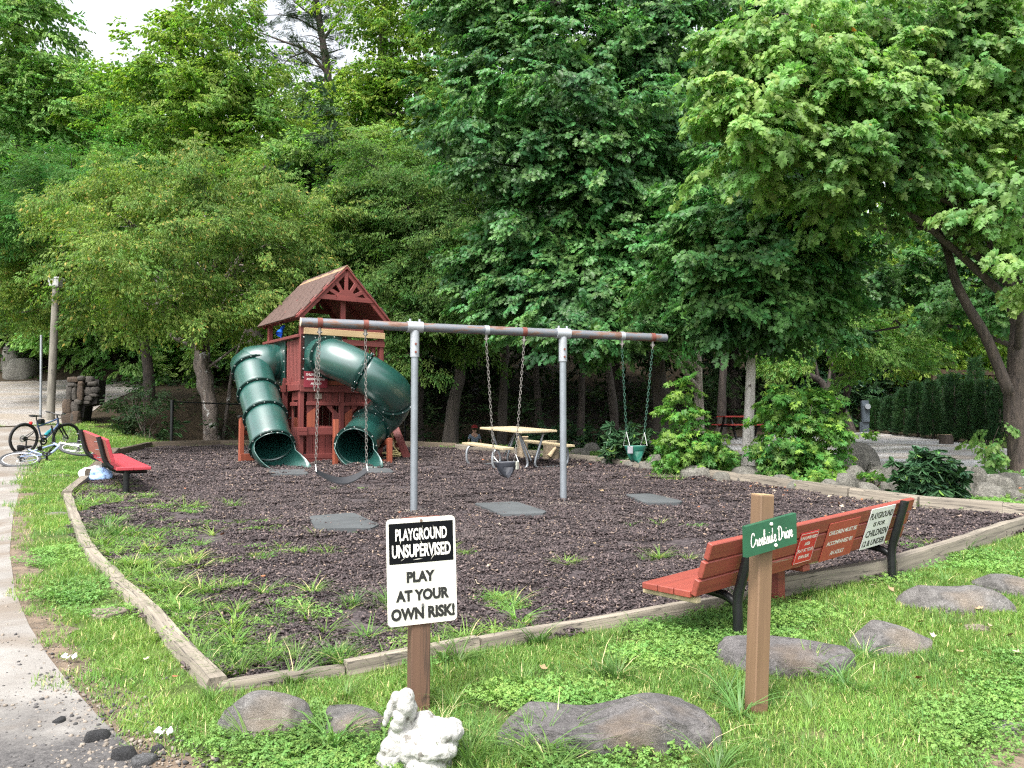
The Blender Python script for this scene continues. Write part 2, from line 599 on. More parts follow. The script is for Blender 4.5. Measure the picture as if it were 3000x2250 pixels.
# ------------------------------------------------------------------ lettering
def text_mesh_into(mb, body, x0, x1, z0, z1, M, bold=0.02, shear=0.0):
    """one line of letters fitted to a box in the local x-z plane (y = 0), placed by M"""
    cu = bpy.data.curves.new('t', 'FONT')
    cu.body = body; cu.offset = bold; cu.shear = shear
    cu.resolution_u = 3
    o = bpy.data.objects.new('t', cu)
    me = bpy.data.meshes.new_from_object(o)
    a = np.array([v.co[:] for v in me.vertices])
    lo, hi = a.min(0), a.max(0)
    sx = (x1 - x0) / (hi[0] - lo[0]); sz = (z1 - z0) / (hi[1] - lo[1])
    vs = [M @ Vector((x0 + (p[0] - lo[0]) * sx, 0, z0 + (p[1] - lo[1]) * sz)) for p in a]
    mb.add(vs, [list(p.vertices) for p in me.polygons])
    bpy.data.objects.remove(o); bpy.data.curves.remove(cu); bpy.data.meshes.remove(me)

def copy_tree(o, parent=None):
    c = o.copy(); COL.objects.link(c)
    c.parent = parent
    for ch in list(o.children): copy_tree(ch, c)
    return c
# ================================================================== THE SETTING
M_ground = None
def make_ground_mat():
    m, nt, n, L, b = newmat('lawn_soil')
    v = coords(nt, 'Position')
    f = noise_tex(nt, v, 3.0, 6, 0.6)
    soil = ramp(nt, f, [(0.3, (0.05, 0.07, 0.02)), (0.55, (0.075, 0.1, 0.03)), (0.8, (0.11, 0.095, 0.05))])
    fl = noise_tex(nt, v, 9.0, 6, 0.7)
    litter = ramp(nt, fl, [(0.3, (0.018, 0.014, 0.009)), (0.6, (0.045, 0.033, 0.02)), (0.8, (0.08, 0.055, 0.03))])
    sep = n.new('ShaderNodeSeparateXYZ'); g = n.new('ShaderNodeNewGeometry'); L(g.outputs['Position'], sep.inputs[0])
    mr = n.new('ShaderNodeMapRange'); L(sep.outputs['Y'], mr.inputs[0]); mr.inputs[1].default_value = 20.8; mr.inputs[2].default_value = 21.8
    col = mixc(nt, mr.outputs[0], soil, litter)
    L(col, b.inputs['Base Color']); b.inputs['Roughness'].default_value = 0.95
    b.inputs['Specular IOR Level'].default_value = 0.2
    L(bump(nt, fl, 0.6, 0.03), b.inputs['Normal'])
    return m

def grid_axis(segs):
    out = []
    for a, b, s in segs: out.extend(np.arange(a, b, s))
    out.append(segs[-1][1])
    return np.array(out)
gx = grid_axis([(-150, -40, 10), (-40, -16, 2), (-16, 14, 0.35), (14, 40, 2), (40, 150, 10)])
gy = grid_axis([(-60, -4, 8), (-4, 26, 0.35), (26, 44, 1.0), (44, 90, 4), (90, 260, 20)])
GX, GY = np.meshgrid(gx, gy)
GV = np.stack([GX.ravel(), GY.ravel(), gz(GX, GY).ravel()], 1)
nx_, ny_ = len(gx), len(gy)
ii, jj = np.meshgrid(np.arange(nx_ - 1), np.arange(ny_ - 1))
a_ = (jj * nx_ + ii).ravel()
GF = np.stack([a_, a_ + 1, a_ + 1 + nx_, a_ + nx_], 1)
M_ground = make_ground_mat()
ground = bpy.data.objects.new('ground', npmesh('ground', GV, GF, M_ground, True))
COL.objects.link(ground); tag(ground, kind='structure')

def sheet(name, poly, off, mat, step=0.4, kind='structure'):
    """a sheet that follows the ground inside a polygon"""
    poly = [(p[0], p[1]) for p in poly]
    dense = []
    for i in range(len(poly)):
        a, b = Vector(poly[i]), Vector(poly[(i + 1) % len(poly)])
        k = max(1, int((b - a).length / step))
        for j in range(k):
            q = a.lerp(b, j / k)
            dense.append((q.x, q.y))
    xs = [p[0] for p in dense]; ys = [p[1] for p in dense]
    X, Y = np.meshgrid(np.arange(min(xs), max(xs), step), np.arange(min(ys), max(ys), step))
    X = X.ravel() + RNG.uniform(-0.05, 0.05, X.size) * step; Y = Y.ravel() + RNG.uniform(-0.05, 0.05, Y.size) * step
    ok = in_poly(X, Y, dense) & (edge_dist(X, Y, dense) > step * 0.35)
    pts = [Vector(p) for p in dense] + [Vector((x, y)) for x, y in zip(X[ok], Y[ok])]
    nb = len(dense)
    r = geometry.delaunay_2d_cdt(pts, [(i, (i + 1) % nb) for i in range(nb)], [list(range(nb))], 1, 1e-6)
    V = np.array([(p.x, p.y) for p in r[0]])
    Z = gz(V[:, 0], V[:, 1]) + off
    me = bpy.data.meshes.new(name)
    me.from_pydata([(x, y, z) for (x, y), z in zip(V, Z)], [], [list(f) for f in r[2]])
    me.polygons.foreach_set('use_smooth', [True] * len(me.polygons))
    me.materials.append(mat)
    o = bpy.data.objects.new(name, me); COL.objects.link(o)
    if len(me.polygons) and me.polygons[0].normal.z < 0: me.flip_normals()
    tag(o, kind=kind)
    return o

def gps(l): return [GP(x, y) for x, y in l]

# ---- outlines read on the ground
LEFT_T = [(248, 1412), (197, 1458), (224, 1540), (264, 1626), (346, 1716), (440, 1806), (514, 1896), (640, 2022)]
FRONT_T = [(640, 2022), (1010, 1972), (1400, 1900), (1830, 1826), (2245, 1752), (2610, 1686), (2830, 1612), (3010, 1548), (3130, 1520)]
BACKR_T = [(3130, 1524), (2940, 1508), (2697, 1489), (2497, 1462), (2212, 1418), (1930, 1382), (1764, 1358), (1671, 1348), (1511, 1332), (1340, 1318)]
BACKL_T = [(1340, 1316), (1130, 1309), (900, 1307), (645, 1307), (440, 1313), (337, 1338), (248, 1412)]
left_w, front_w, backr_w, backl_w = gps(LEFT_T), gps(FRONT_T), gps(BACKR_T), gps(BACKL_T)
MULCH = [(p.x, p.y) for p in left_w + front_w[1:] + backr_w[1:] + backl_w[1:-1]]
PATH = [(p.x, p.y) for p in gps([(-500, 2600), (560, 2480), (470, 2290), (390, 2200), (285, 2100), (205, 2010), (140, 1925), (85, 1835), (45, 1740), (28, 1620), (40, 1500), (66, 1410), (108, 1330), (150, 1275), (178, 1246), (-300, 1262), (-900, 1420)])]
GRAVEL = [(p.x, p.y) for p in gps([(182, 1243), (232, 1232), (300, 1185), (392, 1146), (470, 1117), (300, 1113), (90, 1116), (-120, 1122), (-500, 1140), (-700, 1200), (-310, 1259)])]
DRIVE = [(p.x, p.y) for p in gps([(1900, 1292), (2150, 1282), (2440, 1268), (2560, 1270), (2700, 1284), (2860, 1306), (3120, 1338), (3500, 1390), (3300, 1440), (3000, 1412), (2830, 1398), (2660, 1380), (2480, 1352), (2200, 1335), (1980, 1320)])]

def mulch_mat():
    m, nt, n, L, b = newmat('rubber_mulch')
    v = coords(nt, 'Position')
    vo = n.new('ShaderNodeTexVoronoi'); vo.inputs['Scale'].default_value = 34; L(v, vo.inputs['Vector'])
    sp = n.new('ShaderNodeSeparateColor'); L(vo.outputs['Color'], sp.inputs[0])
    col = ramp(nt, sp.outputs[0], [(0.0, (0.016, 0.011, 0.012)), (0.5, (0.04, 0.03, 0.032)), (1.0, (0.085, 0.066, 0.067))])
    big = noise_tex(nt, v, 0.9, 5, 0.6)
    col = mixc(nt, ramp(nt, big, [(0.5, 0.0), (0.75, 0.5)]), col, (0.14, 0.115, 0.11))
    L(col, b.inputs['Base Color']); b.inputs['Roughness'].default_value = 0.9
    L(bump(nt, vo.outputs['Distance'], 0.8, 0.02), b.inputs['Normal'])
    return m
M_mulch = mulch_mat()
sheet('mulch_bed', MULCH, 0.012, M_mulch, 0.5)

def path_mat():
    m, nt, n, L, b = newmat('worn_concrete')
    v = coords(nt, 'Position')
    f = noise_tex(nt, v, 1.1, 7, 0.62)
    col = ramp(nt, f, [(0.3, (0.14, 0.126, 0.112)), (0.55, (0.22, 0.208, 0.192)), (0.75, (0.285, 0.268, 0.245))])
    dr = noise_tex(nt, v, 0.55, 6, 0.65, 0.8)
    col = mixc(nt, ramp(nt, dr, [(0.46, 0.0), (0.58, 0.85)]), col, (0.14, 0.112, 0.086))
    g = noise_tex(nt, v, 46, 4, 0.7)
    col = mixc(nt, ramp(nt, g, [(0.56, 0.0), (0.66, 0.6)]), col, (0.14, 0.125, 0.12))
    sep = n.new('ShaderNodeSeparateXYZ'); ge = n.new('ShaderNodeNewGeometry'); L(ge.outputs['Position'], sep.inputs[0])
    wob = n.new('ShaderNodeMath'); wob.operation = 'MULTIPLY_ADD'
    L(noise_tex(nt, v, 2.2, 5, 0.6), wob.inputs[0]); wob.inputs[1].default_value = 1.6; L(sep.outputs['Y'], wob.inputs[2])
    k = n.new('ShaderNodeMapRange'); L(wob.outputs[0], k.inputs[0]); k.inputs[1].default_value = 5.0; k.inputs[2].default_value = 4.3
    asph = ramp(nt, noise_tex(nt, v, 60, 5, 0.75), [(0.35, (0.03, 0.028, 0.028)), (0.6, (0.085, 0.08, 0.078)), (0.75, (0.17, 0.16, 0.15))])
    col = mixc(nt, k.outputs[0], col, asph)
    L(col, b.inputs['Base Color']); b.inputs['Roughness'].default_value = 0.9
    L(bump(nt, g, 0.35, 0.01), b.inputs['Normal'])
    return m
M_path = path_mat()
sheet('path', PATH, 0.008, M_path, 0.5)
def gravel_mat(name, lo, mid, hi, sc=38):
    m, nt, n, L, b = newmat(name)
    v = coords(nt, 'Position')
    vo = n.new('ShaderNodeTexVoronoi'); vo.inputs['Scale'].default_value = sc; L(v, vo.inputs['Vector'])
    sp = n.new('ShaderNodeSeparateColor'); L(vo.outputs['Color'], sp.inputs[0])
    col = ramp(nt, sp.outputs[0], [(0.0, lo), (0.5, mid), (1.0, hi)])
    col = mixc(nt, ramp(nt, noise_tex(nt, coords(nt, 'Position', (0.5, 1.6, 1)), 0.8, 6, 0.6), [(0.42, 0.0), (0.62, 0.8)]), col, (0.2, 0.165, 0.125))
    L(col, b.inputs['Base Color']); b.inputs['Roughness'].default_value = 0.95
    L(bump(nt, vo.outputs['Distance'], 0.5, 0.02), b.inputs['Normal'])
    return m
M_gravel = gravel_mat('pale_gravel', (0.12, 0.11, 0.1), (0.21, 0.195, 0.185), (0.3, 0.285, 0.27))
sheet('gravel_drive', GRAVEL, 0.016, M_gravel, 0.6)
M_drive = gravel_mat('grey_drive', (0.3, 0.3, 0.305), (0.36, 0.36, 0.365), (0.42, 0.415, 0.41), 30)
sheet('driveway', DRIVE, 0.02, M_drive, 0.6)
M_dirt = M_plain('bare_dirt', (0.16, 0.12, 0.085), 0.95, var=0.4, scale=5, bmp=0.6)
sheet('bare_soil', [(p.x, p.y) for p in gps([(2840, 2290), (2890, 2180), (2960, 2090), (3050, 2020), (3200, 1980), (3300, 2200), (3100, 2320)])], 0.006, M_dirt, 0.2)

verge_e = gps([(500, 2330), (390, 2200), (285, 2100), (205, 2010), (140, 1925), (85, 1835), (45, 1740), (28, 1620), (40, 1500), (66, 1410), (108, 1330)])
vo_, vi_ = [], []
for i in range(len(verge_e) - 1):
    for k in range(10):
        p = verge_e[i].lerp(verge_e[i + 1], k / 10)
        w = 0.13 + 0.16 * (0.5 + 0.5 * noise.noise(p * 2.3)) + 0.12 * noise.noise(p * 7.0)
        vo_.append((p.x + w, p.y + 0.15 * w)); vi_.append((p.x - 0.12, p.y))
sheet('dirt_verge', vo_ + vi_[::-1], 0.004, M_plain('verge_dirt', (0.125, 0.092, 0.064), 0.95, var=0.5, scale=12, bmp=0.8, c2=(0.2, 0.165, 0.12), thr=0.62), 0.15)

# ---- creek water glints in the shade are hidden; the bed itself is part of the ground
# ------------------------------------------------------------------ timber border: each timber is a part
M_timber = M_wood('weathered_timber', (0.27, 0.235, 0.185), (0.13, 0.112, 0.09), 'X', 0.9, crack=(0.04, 0.035, 0.03), rv=0.15, bmp=0.7)
M_timber_d = M_wood('dark_timber', (0.13, 0.1, 0.068), (0.06, 0.047, 0.034), 'X', 0.9, crack=(0.03, 0.025, 0.02), rv=0.12, bmp=0.6)
border = thing('timber_border', 'low border of grey weathered timbers framing the dark rubber play area', 'timber border', (left_w[0].x, left_w[0].y, g1(left_w[0].x, left_w[0].y)))
def timber(a, b, w, h, mat, dz=0.0, label=None, name='timber'):
    a, b = Vector(a), Vector(b)
    d = (b - a).normalized()
    x = d; y = Vector((0, 0, 1)).cross(x).normalized(); z = x.cross(y)
    mid = (a + b) / 2
    L_ = (b - a).length
    mb = MB()
    seg = max(2, int(L_ / 0.35))
    rr = random.Random(int(a.x * 991 + b.y * 77))
    # a squared log whose arrises waver a little
    prof = [(-0.5, 0), (-0.5, 0.86), (-0.4, 1.0), (0.4, 1.0), (0.5, 0.86), (0.5, 0)]
    vs = []
    for i in range(seg + 1):
        t = i / seg * L_ - L_ / 2
        if i == 0: t += 0.004
        if i == seg: t -= 0.004
        wv = rr.uniform(-0.008, 0.008); hv = rr.uniform(-0.008, 0.006)
        for (py, pz) in prof:
            vs.append(Vector((t, py * w + wv + rr.uniform(-0.003, 0.003), pz * (h + 0.12) - 0.12 + (hv if pz > 0 else 0) + rr.uniform(-0.003, 0.003))))
    fs = []
    k = len(prof)
    for i in range(seg):
        for j in range(k):
            l = (j + 1) % k
            fs.append([i * k + j, (i + 1) * k + j, (i + 1) * k + l, i * k + l])
    fs.append(list(range(k))); fs.append([seg * k + j for j in range(k)][::-1])
    mb.add(vs, fs)
    me = mb.mesh(name, mat, 40)
    o = bpy.data.objects.new(name, me); COL.objects.link(o); o.parent = border
    M = Matrix.Translation(mid + Vector((0, 0, dz))) @ Matrix((x, y, z)).transposed().to_4x4()
    o.matrix_local = ROOTM[border.name].inverted() @ M
    if label: o['label'] = label
    return o
def timber_run(pts, w, h, mat, splits=None, dzs=0.0):
    for i in range(len(pts) - 1):
        timber(pts[i], pts[i + 1], w, h, mat, dzs)
timber_run(left_w[1:], 0.105, 0.07, M_timber)
timber(left_w[0], left_w[1], 0.14, 0.1, M_timber)
timber_run([front_w[0], front_w[1]], 0.08, 0.045, M_timber)
timber_run(front_w[1:5], 0.085, 0.07, M_timber)
timber_run(front_w[4:], 0.1, 0.14, M_timber)
timber_run(backr_w[:5], 0.19, 0.15, M_timber)
timber_run(backr_w[4:], 0.16, 0.14, M_timber)
timber_run(backl_w[:6], 0.14, 0.16, M_timber_d)
# the sawn end block that sticks out beside the red bench
timber(backl_w[5] , backl_w[6] + Vector((0.05, 0.1, 0)), 0.2, 0.17, M_timber_d, 0.03, 'dark cracked timber with its sawn end showing')

# ------------------------------------------------------------------ grass, clover, weeds, chips
def blade_patch(seed, n, R, h0, h1, w, lean, curve=0.4, radial=False):
    r = np.random.default_rng(seed)
    V, F = [], []
    for i in range(n):
        rr = R * math.sqrt(r.random()); a = r.random() * 2 * PI
        bx, by = rr * math.cos(a), rr * math.sin(a)
        h = r.uniform(h0, h1)
        la = a + r.normal(0, 0.5) if radial else r.random() * 2 * PI
        ln = abs(r.normal(0, lean)) if not radial else lean * r.uniform(0.6, 1.2)
        dx, dy = math.cos(la), math.sin(la)
        px_, py_ = -dy, dx
        ww = w * r.uniform(0.7, 1.3) / 2
        o = len(V)
        steps = 3 if h > 0.09 else 2
        for k in range(steps + 1):
            t = k / steps
            out = h * ln * t * (0.5 + curve * t * 1.4); up = h * t * (1 - 0.5 * min(1.0, ln) * curve * t * t)
            wk = ww * (1 - t) ** 0.6
            cx, cy = bx + dx * out, by + dy * out
            if k < steps:
                V.append((cx - px_ * wk, cy - py_ * wk, up)); V.append((cx + px_ * wk, cy + py_ * wk, up))
            else: V.append((cx, cy, up))
        for k in range(steps):
            q = o + 2 * k
            if k < steps - 1: F.append((q, q + 1, q + 3)); F.append((q, q + 3, q + 2))
            else: F.append((q, q + 1, q + 2))
    return np.array(V), np.array(F)
def clover_patch(seed, n, R, h0, h1, s0, s1):
    r = np.random.default_rng(seed)
    V, F = [], []
    for i in range(n):
        rr = R * math.sqrt(r.random()); a = r.random() * 2 * PI
        bx, by = rr * math.cos(a), rr * math.sin(a)
        h = r.uniform(h0, h1); s = r.uniform(s0, s1)
        ty, tx = r.normal(0, 0.35, 2)
        rot = r.random() * 2 * PI
        for k in range(3):
            th = rot + k * 2 * PI / 3
            c, q = math.cos(th), math.sin(th)
            o = len(V)
            for (u, v) in ((0, 0), (0.5, 0.42), (0.95, 0.38), (1.05, 0.0), (0.95, -0.38), (0.5, -0.42)):
                x, y = (u * c - v * q) * s, (u * q + v * c) * s
                V.append((bx + x, by + y, h + x * tx + y * ty - 0.3 * u * u * s * (0.5 if v == 0 else 1.0)))
            F += [(o, o + 1, o + 3), (o + 1, o + 2, o + 3), (o, o + 3, o + 5), (o + 3, o + 4, o + 5)]
    return np.array(V), np.array(F)
M_grass = M_leaf('grass_blades', (0.2, 0.325, 0.075), (0.125, 0.225, 0.052), 0.38, 0.45, 0.02, 0.3, ((0.46, 0.4, 0.2), 0.07), 0.9, 1.3)
M_grass2 = M_leaf('coarse_grass', (0.13, 0.235, 0.065), (0.09, 0.175, 0.05), 0.35, 0.4, 0.02, 0.3, ((0.45, 0.4, 0.22), 0.04), 0.9, 1.3)
M_clover = M_leaf('clover_leaves', (0.19, 0.33, 0.08), (0.125, 0.235, 0.06), 0.3, 0.5, 0.02, 0.25, None, 1.2, 1.3)
M_straw = M_plain('dry_straw', (0.5, 0.42, 0.24), 0.8, var=0.3)
lawn_src = [src_obj('lawn_patch', *blade_patch(1 + k, 190, 0.17, 0.018, 0.045, 0.0046, 0.9), M_grass) for k in range(3)]
lawn_src += [src_obj('lawn_long', *blade_patch(11 + k, 60, 0.16, 0.04, 0.085, 0.0055, 0.9), M_grass2) for k in range(2)]
clov_src = [src_obj('clover_patch', *clover_patch(21 + k, 150, 0.16, 0.01, 0.05, 0.006, 0.0125), M_clover) for k in range(3)]
tuft_src = [src_obj('tuft', *blade_patch(31 + k, 42, 0.03, 0.1, 0.24, 0.008, 1.0, 0.7, True), M_grass2) for k in range(3)]
weed_src = [src_obj('weed', *blade_patch(41 + k, 26, 0.035, 0.07, 0.16, 0.009, 1.6, 0.5, True), M_grass) for k in range(3)]
straw_src = [src_obj('straw', *blade_patch(51 + k, 9, 0.05, 0.15, 0.36, 0.0028, 0.9, 0.8, True), M_straw) for k in range(2)]
ALLG = lawn_src + clov_src + tuft_src + weed_src + straw_src     # 5 + 3 + 3 + 3 + 2
I_LAWN, I_LONG, I_CLOV, I_TUFT, I_WEED, I_STRAW = (0, 3), (3, 5), (5, 8), (8, 11), (11, 14), (14, 16)

def in_view(x, y, margin=0.06):
    z = gz(x, y) - 1.55
    c, s = math.cos(PITCH), math.sin(PITCH)
    yc = y * c + z * s; zc = -y * s + z * c
    u = x / yc * FOC / 3000; v = zc / yc * FOC / 2250
    return (yc > 1.5) & (np.abs(u) < 0.5 + margin) & (v > -0.5 - margin * 2)
FRONT_POLY = None
SOIL = [(p.x, p.y) for p in gps([(2860, 2290), (2910, 2180), (2980, 2090), (3060, 2020), (3200, 1980), (3300, 2200), (3100, 2320)])]
def bands():
    P, S, I = [], [], []
    for (y0, y1, dens, sc) in ((2.2, 5.0, 105, 1.0), (5.0, 8.0, 75, 1.12), (8.0, 13.0, 40, 1.35), (13.0, 22.5, 20, 1.8)):
        x0, x1 = -0.88 * y1 - 0.5, 0.88 * y1 + 0.5
        n = int((x1 - x0) * (y1 - y0) * dens)
        x = RNG.uniform(x0, x1, n); y = RNG.uniform(y0, y1, n)
        ok = in_view(x, y, 0.22) & ~in_poly(x, y, MULCH) & ~in_poly(x, y, DRIVE)
        dp = edge_dist(x, y, PATH)
        inp = in_poly(x, y, PATH)
        ok &= ~(inp & (dp > 0.01 + 0.05 * RNG.random(n) ** 3)) & ~in_poly(x, y, GRAVEL) & ~(in_poly(x, y, SOIL) & (RNG.random(n) > 0.08))
        # worn ragged edge next to the path
        ok &= ~((dp < 0.13) & (RNG.random(n) < 0.9)) & ~((dp < 0.26) & (RNG.random(n) < 0.4))
        ok &= (edge_dist(x, y, MULCH) > 0.1)
        ok &= ~((y > 21.2) & (x > -10.5))
        ok &= ~((x > 2.3) & (y > 11.15)) & ~((x > -1) & (y > 20))
        x, y = x[ok], y[ok]
        cl = np.array([noise.noise(Vector((a * 0.9 + 3, b * 0.9, 0.3))) for a, b in zip(x, y)])
        r = RNG.random(len(x))
        dm = edge_dist(x, y, MULCH)
        idx = np.where(cl + 0.35 * np.exp(-dm / 0.3) > 0.16 + 0.25 * (x < -1.5), RNG.integers(5, 8, len(x)), RNG.integers(0, 3, len(x)))
        idx = np.where(r < 0.07, RNG.integers(3, 5, len(x)), idx)
        P.append(np.stack([x, y, gz(x, y)], 1)); S.append(RNG.uniform(0.75, 1.25, len(x)) * sc); I.append(idx)
    return np.concatenate(P), np.concatenate(S), np.concatenate(I)
gP, gS, gI = bands()
def zrot(n, tilt=0.12): return np.stack([RNG.normal(0, tilt, n), RNG.normal(0, tilt, n), RNG.uniform(0, 2 * PI, n)], 1)
scatter('grass', gP, zrot(len(gP), 0.05), gS, ALLG, idx=gI)

# coarse tufts, straw and long blades here and there in the lawn, more of them round posts, stones and timbers
tp = []
for (px, py, n, spread) in [(1900, 1870, 4, .3), (1660, 2000, 5, .25), (1960, 2010, 4, .2), (2330, 2000, 6, .25), (2440, 2010, 5, .2), (2200, 2080, 5, .12), (1700, 2200, 6, .3), (1330, 2180, 5, .12),
                            (1400, 2230, 5, .15), (1080, 2230, 4, .12), (1290, 2090, 4, .08), (2480, 1820, 6, .3), (2650, 1900, 5, .3), (2560, 1960, 4, .3), (1880, 2260, 5, .3), (2000, 2240, 4, .25),
                            (660, 2200, 3, .15), (900, 2200, 3, .1), (2050, 1930, 5, .3), (1750, 1940, 5, .3), (2840, 1700, 4, .4), (2940, 1850, 4, .3), (2700, 1740, 4, .3), (2150, 1870, 5, .3),
                            (1500, 2150, 3, .1), (1560, 2250, 5, .2), (1230, 2240, 3, .1), (2200, 2230, 4, .4), (1050, 2060, 4, .2), (820, 1990, 3, .2), (320, 1690, 3, .2), (560, 1960, 3, .1)]:
    c = GP(px, py)
    for k in range((n + 1) // 2): tp.append((c.x + random.gauss(0, spread), c.y + random.gauss(0, spread * 0.8)))
for p in [Vector(front_w[i]).lerp(Vector(front_w[i + 1]), random.random()) for i in range(len(front_w) - 3) for _ in range(3)]:
    tp.append((p.x + random.gauss(0, 0.03), p.y - abs(random.gauss(0.1, 0.05))))
tp = np.array([t for t in tp])
tk = RNG.random(len(tp))
ti = np.where(tk < 0.55, RNG.integers(*I_TUFT, len(tp)), np.where(tk < 0.95, RNG.integers(*I_LONG, len(tp)), RNG.integers(*I_STRAW, len(tp))))
scatter('tall_grass', np.stack([tp[:, 0], tp[:, 1], gz(tp[:, 0], tp[:, 1])], 1), zrot(len(tp), 0.15), RNG.uniform(0.5, 0.95, len(tp)), ALLG, idx=ti)

# weeds growing in the mulch
wp, wi, ws = [], [], []
def weeds(px, py, n, sx, sy, kinds, s=1.0):
    c = GP(px, py)
    for _ in range(int(n * 0.72) + 1):
        x, y = c.x + random.gauss(0, sx), c.y + random.gauss(0, sy)
        if not bool(in_poly(np.array([x]), np.array([y]), MULCH)[0]): continue
        wp.append((x, y)); wi.append(random.randrange(*random.choice(kinds))); ws.append(s * random.uniform(0.6, 1.2))
K1 = [I_WEED, I_WEED, I_LONG, I_CLOV]; K2 = [I_TUFT, I_LONG, I_WEED]; K3 = [I_CLOV, I_WEED, I_LAWN]
for (px, py, n, sx, sy, k, s) in [(470, 1490, 26, .32, .2, K3, .9), (560, 1490, 16, .3, .15, K3, .8), (300, 1580, 46, .2, .22, K2, 1.0), (270, 1480, 40, .25, .4, K3, 1.0), (265, 1440, 26, .2, .3, K3, 1.0),
                                  (370, 1620, 44, .3, .22, K3, .9), (460, 1570, 24, .35, .18, K3, .8), (380, 1680, 44, .25, .16, K1, .9), (480, 1660, 26, .3, .16, K1, .8), (560, 1640, 9, .3, .12, K1, .7),
                                  (460, 1750, 40, .22, .12, K1, .9), (540, 1740, 16, .2, .1, K1, .9), (490, 1800, 26, .14, .1, K1, .9), (590, 1800, 8, .15, .06, K1, .7), (640, 1910, 12, .2, .06, K2, .7),
                                  (720, 1945, 16, .28, .03, K2, .6), (640, 1975, 16, .1, .04, K2, .65), (850, 1955, 12, .25, .03, K2, .7), (1000, 1940, 10, .25, .03, K2, .6), (690, 1805, 4, .05, .04, [I_WEED], .8),
                                  (1060, 1790, 10, .12, .06, K2, .75), (885, 1737, 7, .12, .05, [I_WEED], .7), (1350, 1625, 6, .1, .05, K3, .7), (1440, 1760, 12, .12, .05, K3, .7), (1475, 1785, 9, .08, .04, K3, .8),
                                  (1930, 1645, 9, .16, .05, [I_WEED], .75), (1960, 1545, 8, .2, .06, K3, .7), (1900, 1405, 8, .2, .06, K2, .8), (1990, 1410, 6, .12, .05, K2, .8), (900, 1630, 6, .12, .06, [I_WEED], .6),
                                  (850, 1560, 12, .4, .15, K3, .7), (930, 1620, 8, .2, .1, K3, .6), (760, 1610, 10, .3, .1, K3, .7), (1060, 1435, 6, .2, .1, K3, .6), (640, 1540, 14, .3, .12, K3, .8), (1020, 1860, 5, .2, .1, [I_WEED], .5),
                                  (770, 1640, 4, .1, .05, [I_WEED], .6), (1670, 1660, 3, .1, .05, [I_WEED], .6), (1000, 1560, 6, .3, .1, K3, .5), (2570, 1560, 6, .3, .1, K3, .6), (2750, 1600, 8, .3, .1, K1, .7), (2920, 1560, 6, .2, .1, K1, .7)]:
    weeds(px, py, n, sx, sy, k, s)
for _ in range(300):                                    # a ragged fringe along the left and front timbers
    if random.random() < 0.8:
        i = random.randrange(1, len(left_w) - 1); p = Vector(left_w[i]).lerp(Vector(left_w[i + 1]), random.random()); q = abs(random.gauss(0, 0.42)); x, y = p.x + 0.08 + q * 0.95, p.y + q * 0.3
    else:
        i = random.randrange(0, 3); p = Vector(front_w[i]).lerp(Vector(front_w[i + 1]), random.random()); x, y = p.x, p.y + 0.08 + abs(random.gauss(0, 0.14))
    if in_poly(np.array([x]), np.array([y]), MULCH)[0] and noise.noise(Vector((x * 1.3, y * 1.3, 4))) > -0.12:
        wp.append((x, y)); wi.append(random.randrange(*random.choice(K3 + K1))); ws.append(random.uniform(0.5, 1.05))
wp = np.array(wp)
scatter('weeds', np.stack([wp[:, 0], wp[:, 1], gz(wp[:, 0], wp[:, 1]) + 0.012], 1), zrot(len(wp), 0.1), ws, ALLG, idx=np.array(wi))

# rubber chips
def chip_patch(seed, n, R, l0, l1):
    r = np.random.default_rng(seed)
    V, F = [], []
    for i in range(n):
        rr = R * math.sqrt(r.random()); a = r.random() * 2 * PI
        c = Vector((rr * math.cos(a), rr * math.sin(a), r.uniform(0.0, 0.022)))
        M = Euler((r.normal(0, 0.45), r.normal(0, 0.45), r.random() * 6.28)).to_matrix()
        l, w, h = r.uniform(l0, l1), r.uniform(0.007, 0.016), r.uniform(0.003, 0.008)
        o = len(V)
        for x in (-1, 1):
            for y in (-1, 1):
                for z in (-1, 1):
                    V.append(tuple(c + M @ Vector((x * l / 2 * r.uniform(0.6, 1.1), y * w / 2 * r.uniform(0.5, 1.2), z * h / 2))))
        F += [(o + p, o + q, o + s_, o + t) for p, q, s_, t in ((0, 1, 3, 2), (4, 6, 7, 5), (0, 4, 5, 1), (2, 3, 7, 6), (0, 2, 6, 4), (1, 5, 7, 3))]
    return np.array(V), np.array(F)
def chip_mat():
    m, nt, n, L, b = newmat('rubber_chips')
    g = n.new('ShaderNodeNewGeometry')
    ad = n.new('ShaderNodeMath'); ad.operation = 'ADD'; L(g.outputs['Random Per Island'], ad.inputs[0]); L(objrand(nt), ad.inputs[1])
    fr = n.new('ShaderNodeMath'); fr.operation = 'FRACT'; L(ad.outputs[0], fr.inputs[0])
    col = ramp(nt, fr.outputs[0], [(0.0, (0.014, 0.01, 0.011)), (0.4, (0.037, 0.026, 0.0265)), (0.8, (0.078, 0.057, 0.057)), (0.95, (0.13, 0.098, 0.094)), (0.985, (0.24, 0.175, 0.13))])
    v = coords(nt, 'Position')
    col = mixc(nt, ramp(nt, noise_tex(nt, v, 0.6, 5, 0.6), [(0.5, 0.0), (0.72, 0.4)]), col, (0.1, 0.08, 0.074))
    L(col, b.inputs['Base Color']); b.inputs['Roughness'].default_value = 0.75
    return m
M_chip = chip_mat()
chip_src = [src_obj('chips', *chip_patch(61 + k, 170, 0.2, 0.016, 0.038), M_chip) for k in range(4)]
